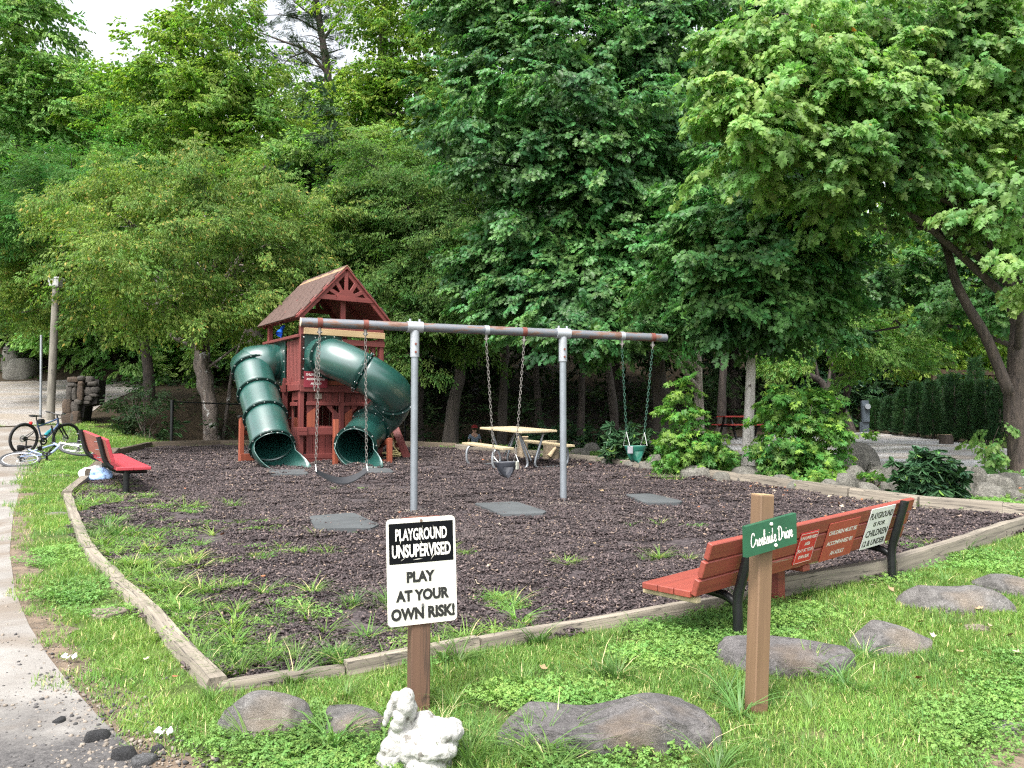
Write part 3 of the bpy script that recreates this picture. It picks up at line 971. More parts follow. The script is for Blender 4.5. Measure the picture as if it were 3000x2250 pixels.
def chip_pts():
    P, S = [], []
    for (y0, y1, dens, sc) in ((3.5, 8, 30, 1.0), (8, 13, 20, 1.2), (13, 21.5, 11, 1.55)):
        n = int(28 * (y1 - y0) * dens)
        x = RNG.uniform(-14, 14, n); y = RNG.uniform(y0, y1, n)
        ok = in_poly(x, y, MULCH) & in_view(x, y, 0.12) & (edge_dist(x, y, MULCH) > 0.1)
        x, y = x[ok], y[ok]
        P.append(np.stack([x, y, gz(x, y) + 0.012], 1)); S.append(RNG.uniform(0.85, 1.2, len(x)) * sc)
    return np.concatenate(P), np.concatenate(S)
cP, cS = chip_pts()
scatter('rubber_mulch', cP, zrot(len(cP), 0.04), cS, chip_src)

# fallen leaves and bits
def litter_leaf(seed):
    r = np.random.default_rng(seed)
    pts = [(0, 0, 0), (0.3, 0.3, 0.06), (0.55, 0.42, 0.1), (0.7, 0.2, 0.03), (1, 0.05, 0.12), (0.7, -0.2, 0.05), (0.5, -0.42, 0.14), (0.3, -0.25, 0.04), (0.45, 0, 0.0)]
    V = np.array([(x + r.normal(0, .05), y + r.normal(0, .05), max(0, z + r.normal(0, .06))) for x, y, z in pts])
    V[:, 0] -= 0.5
    F = [(i, (i + 1) % 8, 8) for i in range(8)]
    return V, np.array(F)
M_lit = [M_plain('fallen_leaf_tan', (0.28, 0.2, 0.11), 0.8, var=0.4, scale=9), M_plain('fallen_leaf_rust', (0.26, 0.1, 0.045), 0.8, var=0.4, scale=9), M_plain('fallen_leaf_pale', (0.36, 0.3, 0.22), 0.8, var=0.3, scale=9)]
lit_src = [src_obj('litter', *litter_leaf(70 + k), M_lit[k % 3]) for k in range(6)]
lx, ly, ls = [], [], []
for _ in range(300):                                    # drifted along the right and back timbers
    i = random.randrange(2, len(backr_w) - 2); p = Vector(backr_w[i]).lerp(Vector(backr_w[i + 1]), random.random())
    q = abs(random.gauss(0, 0.8)) + 0.1
    lx.append(p.x - q * 0.65); ly.append(p.y - q); ls.append(random.uniform(0.03, 0.085))
for _ in range(150):
    lx.append(random.uniform(-6, 6)); ly.append(random.uniform(5, 19)); ls.append(random.uniform(0.025, 0.06))
keep = in_poly(np.array(lx), np.array(ly), MULCH)
lx, ly, ls = [list(np.array(a)[keep]) for a in (lx, ly, ls)]
for (px, py) in [(512, 2005), (2735, 1880), (2700, 1840), (2810, 1930), (2610, 1740), (2690, 2010), (2960, 1880), (2900, 1850), (2780, 1770), (2560, 1730), (1590, 1975), (2320, 1960), (2870, 1800), (2940, 1700), (2980, 1930), (430, 1950), (2250, 1950), (1550, 1850), (2060, 2150)]:
    p = GP(px, py); lx.append(p.x); ly.append(p.y); ls.append(random.uniform(0.04, 0.07))
for _ in range(200):
    x, y = random.uniform(4, 9), random.uniform(9.5, 13.5)
    if not in_poly(np.array([x]), np.array([y]), MULCH)[0]: lx.append(x); ly.append(y); ls.append(random.uniform(0.03, 0.08))
lx, ly = np.array(lx), np.array(ly)
scatter('fallen_leaves', np.stack([lx, ly, gz(lx, ly) + 0.04], 1), zrot(len(lx), 0.3), ls, lit_src)
# crumbs of stone and asphalt along the worn edge of the path
def crumb(seed):
    mb = MB(); mb.ball((0, 0, 0.2), (0.5, 0.42, 0.33), 6, 4)
    rr = random.Random(seed)
    V = np.array([(p.x * rr.uniform(0.75, 1.2), p.y * rr.uniform(0.75, 1.2), p.z * rr.uniform(0.8, 1.2)) for p in mb.v])
    F = []
    for f in mb.f:
        for k in range(1, len(f) - 1): F.append((f[0], f[k], f[k + 1]))
    return V, np.array(F)
M_cr = M_plain('stone_crumbs', (0.055, 0.052, 0.052), 0.9, var=0.5, scale=30)
M_cr2 = M_plain('tan_crumbs', (0.2, 0.17, 0.14), 0.9, var=0.4, scale=30)
cr_src = [src_obj('crumb', *crumb(80 + k), (M_cr, M_cr2)[k % 2]) for k in range(6)]
cx_, cy_, cs_ = [], [], []
edge = gps([(470, 2290), (390, 2200), (285, 2100), (205, 2010), (140, 1925), (85, 1835), (45, 1740), (28, 1620)])
for _ in range(1900):
    i = min(int(abs(random.gauss(0, 2.2))), len(edge) - 2); p = edge[i].lerp(edge[i + 1], random.random())
    cx_.append(p.x + random.gauss(-0.05, 0.2)); cy_.append(p.y + random.gauss(0, 0.12)); cs_.append(random.uniform(0.004, 0.014) * random.choice((1, 1, 1, 2.0)))
for _ in range(160):
    cx_.append(random.uniform(-4.2, -2.2)); cy_.append(random.uniform(3, 7)); cs_.append(random.uniform(0.004, 0.01))
sand_from = len(cx_)
for (px, py, sx, sy, n_) in ((1010, 1520, .3, .16, 380), (900, 1520, .25, .15, 160), (835, 1384, .4, .2, 200), (1010, 1378, .4, .2, 220), (1880, 1462, .3, .15, 160), (1208, 1505, .15, .1, 120), (1645, 1482, .15, .1, 100)):
    c = GP(px, py)
    for _ in range(n_):
        cx_.append(c.x + random.gauss(0, sx)); cy_.append(c.y + random.gauss(0, sy)); cs_.append(random.uniform(0.006, 0.02))
cx_, cy_ = np.array(cx_), np.array(cy_)
scatter('gravel', np.stack([cx_, cy_, gz(cx_, cy_) + np.where(np.arange(len(cx_)) >= sand_from, 0.032, 0.006)], 1), zrot(len(cx_), 0.4), cs_, cr_src, idx=np.where(np.arange(len(cx_)) >= sand_from, RNG.integers(0, 3, len(cx_)) * 2 + 1, RNG.integers(0, 6, len(cx_))))
# ================================================================== PLAY TOWER
M_red = M_wood('barn_red_paint', (0.185, 0.04, 0.034), (0.115, 0.025, 0.022), 'X', 0.62, rv=0.16)
M_redz = M_wood('barn_red_paint_upright', (0.185, 0.04, 0.034), (0.115, 0.025, 0.022), 'Z', 0.62, rv=0.16)
M_redw = M_wood('worn_red_paint', (0.18, 0.042, 0.036), (0.115, 0.027, 0.023), 'Z', 0.7, wear=(0.3, 0.21, 0.17), wthr=0.63, rv=0.12)
M_orange = M_wood('orange_stain', (0.28, 0.07, 0.034), (0.21, 0.05, 0.026), 'Z', 0.6, rv=0.1)
M_pine = M_wood('new_pine', (0.48, 0.35, 0.2), (0.38, 0.26, 0.13), 'X', 0.6, rv=0.05, bmp=0.15)
M_piney = M_wood('new_pine_length', (0.46, 0.385, 0.25), (0.39, 0.31, 0.19), 'Y', 0.6, rv=0.06, bmp=0.15)
M_shin = M_plain('roof_shingle', (0.082, 0.05, 0.041), 0.95, var=0.35, scale=30, bmp=0.5)
M_ridge = M_plain('ridge_shingle', (0.27, 0.17, 0.1), 0.95, var=0.3, scale=30, bmp=0.5)
M_green = M_plain('green_plastic', (0.008, 0.058, 0.047), 0.36, var=0.2, scale=3.0, spec=1.0, c2=(0.035, 0.1, 0.09), thr=0.64)
for nm_, vl_ in (('Coat Weight', 0.6), ('Coat Roughness', 0.26), ('Coat IOR', 1.6)): M_green.node_tree.nodes['Principled BSDF'].inputs[nm_].default_value = vl_
M_greend = M_plain('dark_green_plastic', (0.006, 0.032, 0.026), 0.4, var=0.2, scale=4)
M_bolt = M_plain('zinc_bolt', (0.7, 0.7, 0.68), 0.35, 0.6, var=0.1)
M_black = M_plain('black_coated_steel', (0.008, 0.009, 0.01), 0.35, var=0.3, scale=8, spec=0.5)
M_blue = M_plain('blue_plastic', (0.02, 0.12, 0.6), 0.3, var=0.1)
M_white = M_plain('white_lettering', (0.75, 0.72, 0.68), 0.6, var=0.08)
M_blackt = M_plain('black_lettering', (0.012, 0.012, 0.012), 0.6, var=0.1)

T0 = (-4.21, 16.0, g1(-4.21, 16.0))
TROT = rad(36)
tower = thing('play_tower', 'red wooden play tower with shingled gable roof and two green tube slides', 'playset', T0, TROT)
TM = ROOTM[tower.name]
Tinv = TM.inverted()
def part(mb, name, mat, parent=tower, smooth=0, label=None, world=False):
    o = mb.obj(name, mat, parent, smooth, world)
    if label: o['label'] = label
    return o
B_ = 0.006
W_, D_ = 1.75, 1.85
GRD = lambda u, v: g1(*(TM @ Vector((u, v, 0))).xy) - T0[2]
for (u, v) in ((0, 0), (W_, 0), (0, D_), (W_, D_)):
    part(MB().box((u, v, (3.0 + GRD(u, v)) / 2), (0.095, 0.095, 3.0 - GRD(u, v)), b=B_), 'post', M_redz)
part(MB().box((0, 0.9, 0.85), (0.095, 0.095, 1.7), b=B_), 'post', M_redz)
# deck
for k in range(12):
    part(MB().box((W_ / 2, 0.11 + k * 0.15, 1.72), (W_, 0.135, 0.03)), 'deck_board', M_red)
# ---- front wall, lower boards
nb = 11
for k in range(nb):
    u = 0.12 + (k + 0.5) * (1.5 / nb)
    part(MB().box((u, 0.012 + 0.002 * (k % 3), 0.385), (1.5 / nb - 0.012, 0.02, 0.75), b=0.004), 'board', M_redz)
    if k not in (2, 3, 4, 7, 8, 9):
        part(MB().box((u, 0.013 + 0.002 * (k % 3), 1.0), (1.5 / nb - 0.012, 0.02, 0.47), b=0.004), 'board', M_redz)
    part(MB().box((u, 0.012 + 0.002 * (k % 2), 1.345), (1.5 / nb - 0.012, 0.02, 0.2), b=0.004), 'board', M_redz)
for (z, h, d) in ((0.05, 0.1, -0.005), (0.152, 0.095, -0.008)):
    part(MB().box((W_ / 2, d - 0.02, z), (W_ + 0.02, 0.03, h), b=0.005), 'skirt_board', M_red)
part(MB().box((W_ / 2, -0.075, 0.655), (W_ + 0.12, 0.04, 0.15), b=0.006), 'rail', M_red)
for z in (0.695, 0.61):
    part(MB().box((-0.005, -0.105, z), (0.2, 0.035, 0.08), b=0.005), 'block', M_red)
part(MB().box((0.855, -0.03, 1.09), (0.11, 0.035, 0.72), b=0.005), 'mullion', M_redz)
for (u0, u1) in ((0.1, 0.8), (0.91, 1.62)):
    part(MB().box(((u0 + u1) / 2, -0.03, 1.21), (u1 - u0, 0.05, 0.075), b=0.006), 'window_head', M_red)
    a = u0 + 0.02
    for (s0, s1, fl) in ((a, a + 0.16, 1), (a + 0.535, a + 0.685, -1)):
        pl = [(s0, 0.74), (s1, 0.74), (s1, 1.12), (s0, 1.0)] if fl > 0 else [(s0, 0.74), (s1, 0.74), (s1, 1.0), (s0, 1.12)]
        part(MB().prism(pl, 0.025, Matrix.Translation((0, -0.025, 0))), 'shutter', M_orange if fl > 0 else M_redz)
    for (t0, t1, t2) in (((a + 0.16, 1.17), (a + 0.16, 1.02), (a + 0.3, 1.17)), ((a + 0.535, 1.17), (a + 0.535, 1.02), (a + 0.395, 1.17))):
        part(MB().prism([t0, t1, t2], 0.02, Matrix.Translation((0, -0.018, 0))), 'corner_bracket', M_redz)
part(MB().box((W_ / 2, -0.05, 1.51), (W_ + 0.1, 0.05, 0.14), b=0.006), 'beam', M_red)
part(MB().box((W_ / 2, -0.02, 1.69), (W_ + 0.0, 0.03, 0.2), b=0.005), 'rim_board', M_orange)
# side wall of the little house and dark interior
for k in range(5):
    part(MB().box((0.0, 0.09 + k * 0.09, 0.37), (0.02, 0.08, 0.74), b=0.003), 'board', M_redz)
part(MB().box((0.0, 0.09, 1.05), (0.02, 0.08, 0.62)), 'board', M_redz)
part(MB().box((0.0, 0.43, 1.05), (0.02, 0.08, 0.62)), 'board', M_redz)
part(MB().box((0.0, 0.26, 1.38), (0.022, 0.42, 0.2)), 'board', M_redz)
part(MB().box((-0.04, 0.25, 1.2), (0.05, 0.36, 0.08), b=0.005), 'window_head', M_red)
part(MB().box((-0.06, 0.24, 1.53), (0.05, 0.6, 0.13), b=0.006), 'beam', M_red)
part(MB().box((-0.06, 1.35, 1.53), (0.05, 0.9, 0.13), b=0.006), 'beam', M_red)
for k in range(10):
    part(MB().box((0.15 + k * 0.165, D_ - 0.01, 0.75), (0.15, 0.02, 1.5)), 'board', M_redz)
for k in range(10):
    part(MB().box((W_ - 0.0, 0.12 + k * 0.175, 0.75), (0.02, 0.16, 1.5)), 'board', M_redz)
# ---- above the deck: left side slats and rail
for k in range(9):
    v = 0.1 + k * 0.078
    part(MB().box((-0.012, v, 2.06), (0.022, 0.05, 0.9), b=0.003), 'slat', M_redw)
part(MB().box((-0.03, 0.36, 1.62), (0.05, 0.74, 0.05), b=0.004), 'rail', M_red)
for (v, z) in ((0.45, 1.6), (0.85, 1.6)):
    part(MB().box((-0.03, v, z), (0.05, 0.06, 0.3), b=0.004), 'cleat', M_redz)
part(MB().box((-0.045, 1.0, 2.56), (0.13, 2.05, 0.06), b=0.008), 'top_rail', M_redw)
part(MB().box((W_ - 0.01, 0.92, 2.56), (0.1, 1.9, 0.06), b=0.008), 'top_rail', M_red)
for k in range(10):
    part(MB().box((W_ + 0.01, 0.14 + k * 0.17, 2.1), (0.022, 0.06, 0.85)), 'slat', M_redz)
# back: rail with slats
part(MB().box((W_ / 2, D_, 2.56), (W_, 0.08, 0.06)), 'top_rail', M_red)
for k in range(9):
    part(MB().box((0.15 + k * 0.18, D_ + 0.02, 2.1), (0.06, 0.022, 0.85)), 'slat', M_redz)
# front: bare replacement beam, red rail, short balusters at the right
part(MB().box((W_ / 2 + 0.03, -0.085, 2.66), (W_ + 0.04, 0.04, 0.13), b=0.006), 'beam', M_pine, label='unpainted new pine beam')
part(MB().box((W_ / 2, -0.05, 2.77), (W_ + 0.06, 0.035, 0.1), b=0.006), 'rail', M_red)
part(MB().box((1.32, -0.045, 2.48), (0.98, 0.05, 0.12), b=0.006), 'rail', M_red)
for k in range(5):
    part(MB().box((1.05 + k * 0.13, 0.0, 2.12), (0.055, 0.03, 0.75), b=0.004), 'slat', M_redz)
part(MB().box((0.875, 0.0, 3.03), (0.105, 0.06, 0.62), b=0.006), 'king_post', M_redz)
# ---- roof
RC, RP, RE = W_ / 2, 4.03, 2.95
HALF = 1.03
V0, V1 = -0.2, 2.15
roof = part(MB().add([(RC, V0, RP), (RC, V1, RP), (RC - HALF, V0, RE), (RC - HALF, V1, RE), (RC + HALF, V0, RE), (RC + HALF, V1, RE),
                      (RC, V0, RP - 0.035), (RC, V1, RP - 0.035), (RC - HALF, V0, RE - 0.035), (RC - HALF, V1, RE - 0.035), (RC + HALF, V0, RE - 0.035), (RC + HALF, V1, RE - 0.035)],
                     [(0, 1, 3, 2), (0, 4, 5, 1), (6, 8, 9, 7), (6, 7, 11, 10), (0, 2, 8, 6), (0, 6, 10, 4), (1, 7, 9, 3), (1, 5, 11, 7), (2, 3, 9, 8), (4, 10, 11, 5)]), 'roof', M_redz)
SL = Vector((-HALF, 0, RE - RP)).length
rows, cols = 8, 8
sh_me = None
def shingle(side, r_, c_, w):
    global sh_me
    dn = Vector((side * HALF, 0, RE - RP)).normalized(); nrm = Vector((-dn.z * side, 0, dn.x * side)); nrm = nrm if nrm.z > 0 else -nrm
    ex = SL / rows
    if sh_me is None:
        sh_me = MB().box((0, 0, 0), (ex * 1.3, w - 0.016, 0.018), b=0.002).mesh('shingle', M_shin)
    o = bpy.data.objects.new('shingle', sh_me); COL.objects.link(o); o.parent = roof
    x = dn; z = nrm; y = z.cross(x)
    tilt = Matrix.Rotation(side * 0.05, 3, 'Y') if False else Matrix.Identity(3)
    M = Matrix((x, y, z)).transposed()
    pos = Vector((RC, 0, RP)) + dn * ((r_ + 0.55) * ex) + nrm * (0.014 + 0.004 * (r_ % 2) + random.uniform(0, 0.003))
    vv = V0 + (c_ + 0.5 + (0.5 if r_ % 2 else 0.0) * 0.9) * w
    if vv > V1 - w * 0.45: vv = V1 - w * 0.5
    pos.y = vv
    o.matrix_local = Matrix.Translation(pos) @ M.to_4x4() @ Euler((random.uniform(-.01, .01), 0.06, random.uniform(-.012, .012))).to_matrix().to_4x4()
for r_ in range(rows):
    for c_ in range(cols):
        shingle(-1, r_, c_, (V1 - V0) / cols)
        shingle(1, r_, c_, (V1 - V0) / cols)
for k in range(10):
    w = (V1 - V0) / 10
    yc = V0 + (k + 0.5) * w
    mb = MB()
    for s_ in (-1, 1):
        dn = Vector((s_ * HALF, 0, RE - RP)).normalized()
        p = Vector((RC, yc, RP + 0.03))
        mb.beam(p, p + dn * 0.17, w - 0.006, 0.014, up=(0, 0, 1))
    o = mb.obj('ridge_shingle', M_ridge, roof)
    if k == 0: o['label'] = 'pale tan ridge shingle'
def rafters(v, mat, full=True):
    for s_ in (-1, 1):
        a = Vector((RC, v, RP - 0.06)); dn = Vector((s_ * HALF, 0, RE - RP)).normalized()
        part(MB().beam(a + dn * 0.03, a + dn * (SL - 0.03), 0.04, 0.13, up=(0, 0, 1), b=0.005), 'rafter', mat)
rafters(-0.14, M_red); rafters(D_ + 0.12, M_red); rafters(0.95, M_red)
# sunburst gable
GB = 3.37
for (u0, u1) in ((RC - 0.62, RC - 0.22), (RC + 0.22, RC + 0.62)):
    part(MB().beam((u0, -0.16, GB), (u1, -0.16, GB), 0.03, 0.1, b=0.004), 'gable_beam', M_red)
half = [(RC + 0.22 * math.cos(t), GB - 0.05 + 0.235 * math.sin(t)) for t in np.linspace(0, PI, 15)]
part(MB().prism(half, 0.05, Matrix.Translation((0, -0.165, 0))), 'sunburst_disc', M_red)
for ang in (27, 58, 90, 122, 153):
    c = Vector((RC, -0.157, GB - 0.02)); d = Vector((math.cos(rad(ang)), 0, math.sin(rad(ang))))
    # reach to the rafter
    tt = 0.62
    for t in np.linspace(0.2, 0.8, 61):
        p = c + d * t
        if p.z > RP - 0.16 - abs(p.x - RC) * (RP - RE) / HALF: tt = t; break
    part(MB().beam(c + d * 0.2, c + d * (tt + 0.02), 0.03, 0.078, up=(-d.z, 0, d.x), b=0.004), 'sunburst_ray', M_red)
part(MB().beam((RC - 0.62, D_ + 0.12, GB), (RC + 0.62, D_ + 0.12, GB), 0.03, 0.1), 'gable_beam', M_red)
for s_ in (-1, 1):
    part(MB().beam((RC + s_ * 0.3, D_ + 0.12, GB), (RC + s_ * 0.18, D_ + 0.12, 3.75), 0.03, 0.09), 'gable_strut', M_red)
for (u, v) in ((0, 0), (W_, 0), (0, D_), (W_, D_)):
    pass
part(MB().beam((0, 0.0, 2.97), (0, D_, 2.97), 0.05, 0.1), 'plate', M_red)
part(MB().beam((W_, 0.0, 2.97), (W_, D_, 2.97), 0.05, 0.1), 'plate', M_red)
# telescope on the left rail
tel = MB()
ta = Vector((-0.1, 0.95, 2.63)); tb = ta + Vector((-0.25, -0.28, 0.0)) * 0.0
td = (Tinv.to_3x3() @ Vector((-0.1, -0.75, -0.62))).normalized()
tc = Vector((-0.05, 1.02, 2.77))
tel.tube([tc - td * 0.15, tc - td * 0.05, tc + td * 0.06, tc + td * 0.07, tc + td * 0.15], [0.032, 0.038, 0.05, 0.06, 0.066], 14, caps=False)
tel.cyl(tc - td * 0.15, tc - td * 0.152, 0.034, n=14); tel.cyl(tc + td * 0.11, tc + td * 0.112, 0.062, n=14)
part(tel, 'telescope', M_blue, smooth=40, label='blue plastic toy telescope on the left rail')
part(MB().cyl((-0.05, 1.02, 2.59), (-0.05, 1.02, 2.73), 0.02), 'telescope_mount', M_blue)
# notice and plate on the front
sg = part(MB().box((0.27, -0.085, 1.69), (0.5, 0.008, 0.32), b=0.002), 'notice', M_plain('maroon_sign', (0.2, 0.022, 0.035), 0.5, var=0.1))
mb = MB()
for (s, x0, x1, z) in (('CHILDREN MUST BE', 0.06, 0.48, 1.765), ('ACCOMPANIED BY', 0.075, 0.465, 1.675), ('AN ADULT', 0.16, 0.39, 1.585)):
    text_mesh_into(mb, s, x0, x1, z, z + 0.045, Matrix.Translation((0, -0.0905, 0)), 0.03)
part(mb, 'lettering', M_white, sg)
part(MB().box((0.36, -0.012, 1.36), (0.15, 0.01, 0.11), b=0.002), 'name_plate', M_plain('brass_plate', (0.3, 0.24, 0.2), 0.4, 0.5))

# ------------------------------------------------------------------ tube slides
def ring(mb, c, d, r0, r1, t, n=26):
    d = d.normalized(); N = d.orthogonal().normalized(); Bv = d.cross(N)
    vs = []
    for h in (-t / 2, t / 2):
        for r in (r0, r1):
            for k in range(n):
                a = 2 * PI * k / n
                vs.append(c + d * h + (N * math.cos(a) + Bv * math.sin(a)) * r)
    fs = []
    for k in range(n):
        l = (k + 1) % n
        fs += [[k, l, n + l, n + k][::-1], [2 * n + k, 2 * n + l, 3 * n + l, 3 * n + k], [k, 2 * n + k, 2 * n + l, l][::-1], [n + k, n + l, 3 * n + l, 3 * n + k]]
    mb.add(vs, fs)
def bolts(mb, c, d, r, k, t, rb=0.014, off=0.0):
    d = d.normalized(); N = d.orthogonal().normalized(); Bv = d.cross(N)
    for i in range(k):
        a = 2 * PI * (i + off) / k
        p = c + (N * math.cos(a) + Bv * math.sin(a)) * r
        mb.tube([p - d * t, p + d * t], rb, 8)
def tube_frames(path):
    T = []
    for i in range(len(path)):
        a = path[max(0, i - 1)]; b = path[min(len(path) - 1, i + 1)]
        T.append((b - a).normalized())
    return T
def slide(path_pts, seams, mouth_dir, lip_side, r=0.375, name='tube_slide'):
    """path through control points in world coordinates; seams: fractions of the path where two sections are bolted together"""
    s = bpy.data.objects.new(name, None); COL.objects.link(s); s.parent = tower; ROOTM[s.name] = TM.copy()
    path = smooth_path(path_pts, 10)
    L_ = [0.0]
    for i in range(1, len(path)): L_.append(L_[-1] + (path[i] - path[i - 1]).length)
    tot = L_[-1]
    def at(f):
        d = f * tot
        for i in range(1, len(path)):
            if L_[i] >= d:
                k = (d - L_[i - 1]) / max(1e-9, L_[i] - L_[i - 1])
                return path[i - 1].lerp(path[i], k)
        return path[-1].copy()
    def tan(f): return (at(min(1, f + 0.01)) - at(max(0, f - 0.01))).normalized()
    fr = [0.0] + seams + [1.0]
    for a, b in zip(fr[:-1], fr[1:]):
        k = max(4, int((b - a) * tot / 0.07))
        pts = [at(a + (b - a) * i / k) for i in range(k + 1)]
        rr = [r + (0.012 if 0 < i < k else 0.0) for i in range(k + 1)]
        mb = MB().tube(pts, rr, 32, caps=False)
        o = mb.obj('slide_section', M_green, s, 60, world=True)
        so = o.modifiers.new('wall', 'SOLIDIFY'); so.thickness = 0.012; so.offset = -1
    for f in seams + [1.0]:
        mb = MB(); ring(mb, at(f), tan(f), r + 0.002, r + 0.06, 0.035); 
        mb.obj('flange', M_greend, s, 40, world=True)
        mb = MB(); bolts(mb, at(f), tan(f), r + 0.04, 13, 0.028, 0.0125)
        mb.obj('bolt_ring', M_bolt, s, 40, world=True)
    # exit lip: the tube is cut away at the top and runs out into a flared trough
    c = at(1.0); d = tan(1.0)
    fw = Vector((mouth_dir[0], mouth_dir[1], 0)).normalized()
    side = Vector((0, 0, 1)).cross(fw) * -1
    n, k = 32, 9
    up = (Vector((0, 0, 1)) - d * d.z).normalized(); lat = up.cross(d)
    gzc = g1(c.x + fw.x * 0.4, c.y + fw.y * 0.4)
    vs = []
    for i in range(n + 1):
        th = -PI + 2 * PI * i / n           # 0 at the bottom, +-pi at the top
        cosb = math.cos(th)
        reach = 0.05 + 0.66 * max(0.0, (cosb + 0.35) / 1.35) ** 1.1
        base = c + (lat * math.sin(th) - up * cosb) * (r + 0.004)
        for j in range(k + 1):
            t = j / k
            # direction bends from the tube axis to level
            dv = d.lerp(fw, min(1, t * 1.3)).normalized()
            p = base + (d * (1 - 0.55 * t) + fw * (0.55 * t)).normalized() * reach * t
            flare = 1.0 + 0.22 * t * t * max(0, cosb)
            rel = p - c
            p = p + lat * (rel.dot(lat)) * (flare - 1) + lat * lip_side * 0.3 * t * t * max(0, cosb)
            lowz = gzc + 0.03
            p.x += 0.34 * t * t * max(0, cosb) * (1 if (lat * math.sin(th)).x > 0 else 0.35) * (1 if lip_side < 0.5 else 0.45)
            if p.z < lowz: p.z = lowz + 0.2 * (p.z - lowz) * 0.1
            vs.append(p)
    fs = [[i * (k + 1) + j, (i + 1) * (k + 1) + j, (i + 1) * (k + 1) + j + 1, i * (k + 1) + j + 1] for i in range(n) for j in range(k)]
    o = MB().add(vs, fs).obj('exit_trough', M_green, s, 60, world=True)
    so = o.modifiers.new('wall', 'SOLIDIFY'); so.thickness = 0.014; so.offset = 0
    return s, at, tan
fu = TM.to_3x3() @ Vector((1, 0, 0)); fv = TM.to_3x3() @ Vector((0, 1, 0))
# left slide: out of the side, an elbow, then straight down towards the viewer
S1 = TM @ Vector((0.0, 1.32, 2.1))
A1 = Vector((-5.40, 16.68, 2.63)); B1 = Vector((-5.14, 16.25, 2.145)); C1 = Vector((-4.84, 15.75, 1.66)); D1 = Vector((-4.53, 15.2, 1.09))
s1, at1, tan1 = slide([S1 + fu * 0.08, S1 - fu * 0.16, S1 - fu * 0.36 - fv * 0.06 + Vector((0, 0, -0.03)), A1 + (A1 - B1) * 0.28 + Vector((-0.04, 0.03, -0.02)), A1, B1, C1, D1], [0.30, 0.52, 0.745], (-fv.x, -fv.y), 0.3)
pl = MB().box((-0.03, 1.32, 2.1), (0.025, 1.0, 0.98), b=0.01)
pl.obj('mounting_plate', M_greend, s1)
mb = MB()
for v in (0.87, 1.1, 1.32, 1.55, 1.77):
    for z in (1.66, 2.54): mb.cyl((-0.055, v, z), (-0.04, v, z), 0.014, n=8)
for z in (1.88, 2.1, 2.32):
    for v in (0.87, 1.77): mb.cyl((-0.055, v, z), (-0.04, v, z), 0.014, n=8)
mb.obj('bolt_ring', M_bolt, s1)
# right slide: out of the front, right, round behind and back to the front
S2 = TM @ Vector((0.43, 0.05, 2.16))
s2, at2, tan2 = slide([S2, Vector((-3.70, 16.02, 2.86)), Vector((-3.46, 15.80, 2.78)), Vector((-3.06, 15.72, 2.60)), Vector((-2.66, 15.82, 2.37)), Vector((-2.40, 16.15, 2.12)), Vector((-2.52, 16.52, 1.83)), Vector((-2.80, 16.48, 1.55)), Vector((-2.97, 16.05, 1.28)), Vector((-3.02, 15.55, 1.08))],
                      [0.105, 0.31, 0.545, 0.78], (0.1, -1.0), 0.8)
pl = MB().box((0.4, -0.035, 2.14), (0.88, 0.025, 0.92), b=0.01)
pl.obj('mounting_plate', M_greend, s2)
mb = MB()
for u in (0.02, 0.26, 0.52, 0.78):
    for z in (1.73, 2.54): mb.cyl((u, -0.062, z), (u, -0.045, z), 0.014, n=8)
for z in (1.9, 2.1, 2.32):
    for u in (0.02, 0.79): mb.cyl((u, -0.062, z), (u, -0.045, z), 0.014, n=8)
mb.obj('bolt_ring', M_bolt, s2)
# supports: orange posts and cross pieces beside the slide mouths
def wpost(px, pyb, pyt, w=0.09, name='slide_support', mat=M_orange, dy=0.0):
    g = GP(px, pyb); g.y += dy
    top = P3(px, pyt, g.y)
    part(MB().box((g.x, g.y, (g.z + top.z) / 2 - 0.03), (w, w, top.z - g.z + 0.06), Matrix.Rotation(TROT, 3, 'Z'), b=B_), name, mat, world=True)
    return g, top
ga, ta_ = wpost(706, 1359, 1219); gb, tb_ = wpost(856, 1352, 1224, dy=0.2)
gc, tc_ = wpost(974, 1367, 1229, dy=0.25); gd, td_ = wpost(1128, 1368, 1284, dy=0.55)
def wbar(p, q, w=0.045, h=0.1, mat=M_orange, name='cross_bar'):
    part(MB().beam(p, q, w, h, b=0.005), name, mat, world=True)
off = Vector((0, 0.075, 0))
wbar(ga + Vector((0, -0.06, 0.13)), gb + Vector((0, -0.06, 0.12)), h=0.14); wbar(ga + Vector((0, 0.07, 0.62)), gb + Vector((0, 0.07, 0.6)))
wbar(gc + Vector((0, 0.3, 0.06)), gd + Vector((0, 0.07, 0.06)), h=0.1); wbar(gd + Vector((-0.3, 0.6, 0.36)), gd + Vector((0, 0.02, 0.5)))
for t in (ta_, tb_):
    part(MB().box(t + Vector((0, 0, -0.01)), (0.115, 0.115, 0.05), Matrix.Rotation(TROT, 3, 'Z'), b=0.012), 'rubber_cap', M_black, world=True)
# leaning ladder rail at the far right
r0 = GP(1196, 1349); r1 = P3(1157, 1252, 17.4)
part(MB().beam(r0, r1, 0.05, 0.16, up=(1, 0, 0.3), b=0.006), 'ladder_rail', M_red, world=True)
r2 = GP(1172, 1338); r3 = P3(1146, 1262, 17.6)
part(MB().beam(r2, r3, 0.05, 0.07, up=(1, 0, 0.3), b=0.006), 'ladder_rail', M_pine, world=True, label='bare pine ladder rail')
for k in range(4):
    a = r0.lerp(r1, 0.2 + 0.22 * k)
    part(MB().beam(a, a + Vector((-0.25, 0.65, 0.02)), 0.04, 0.09), 'rung', M_red, world=True)
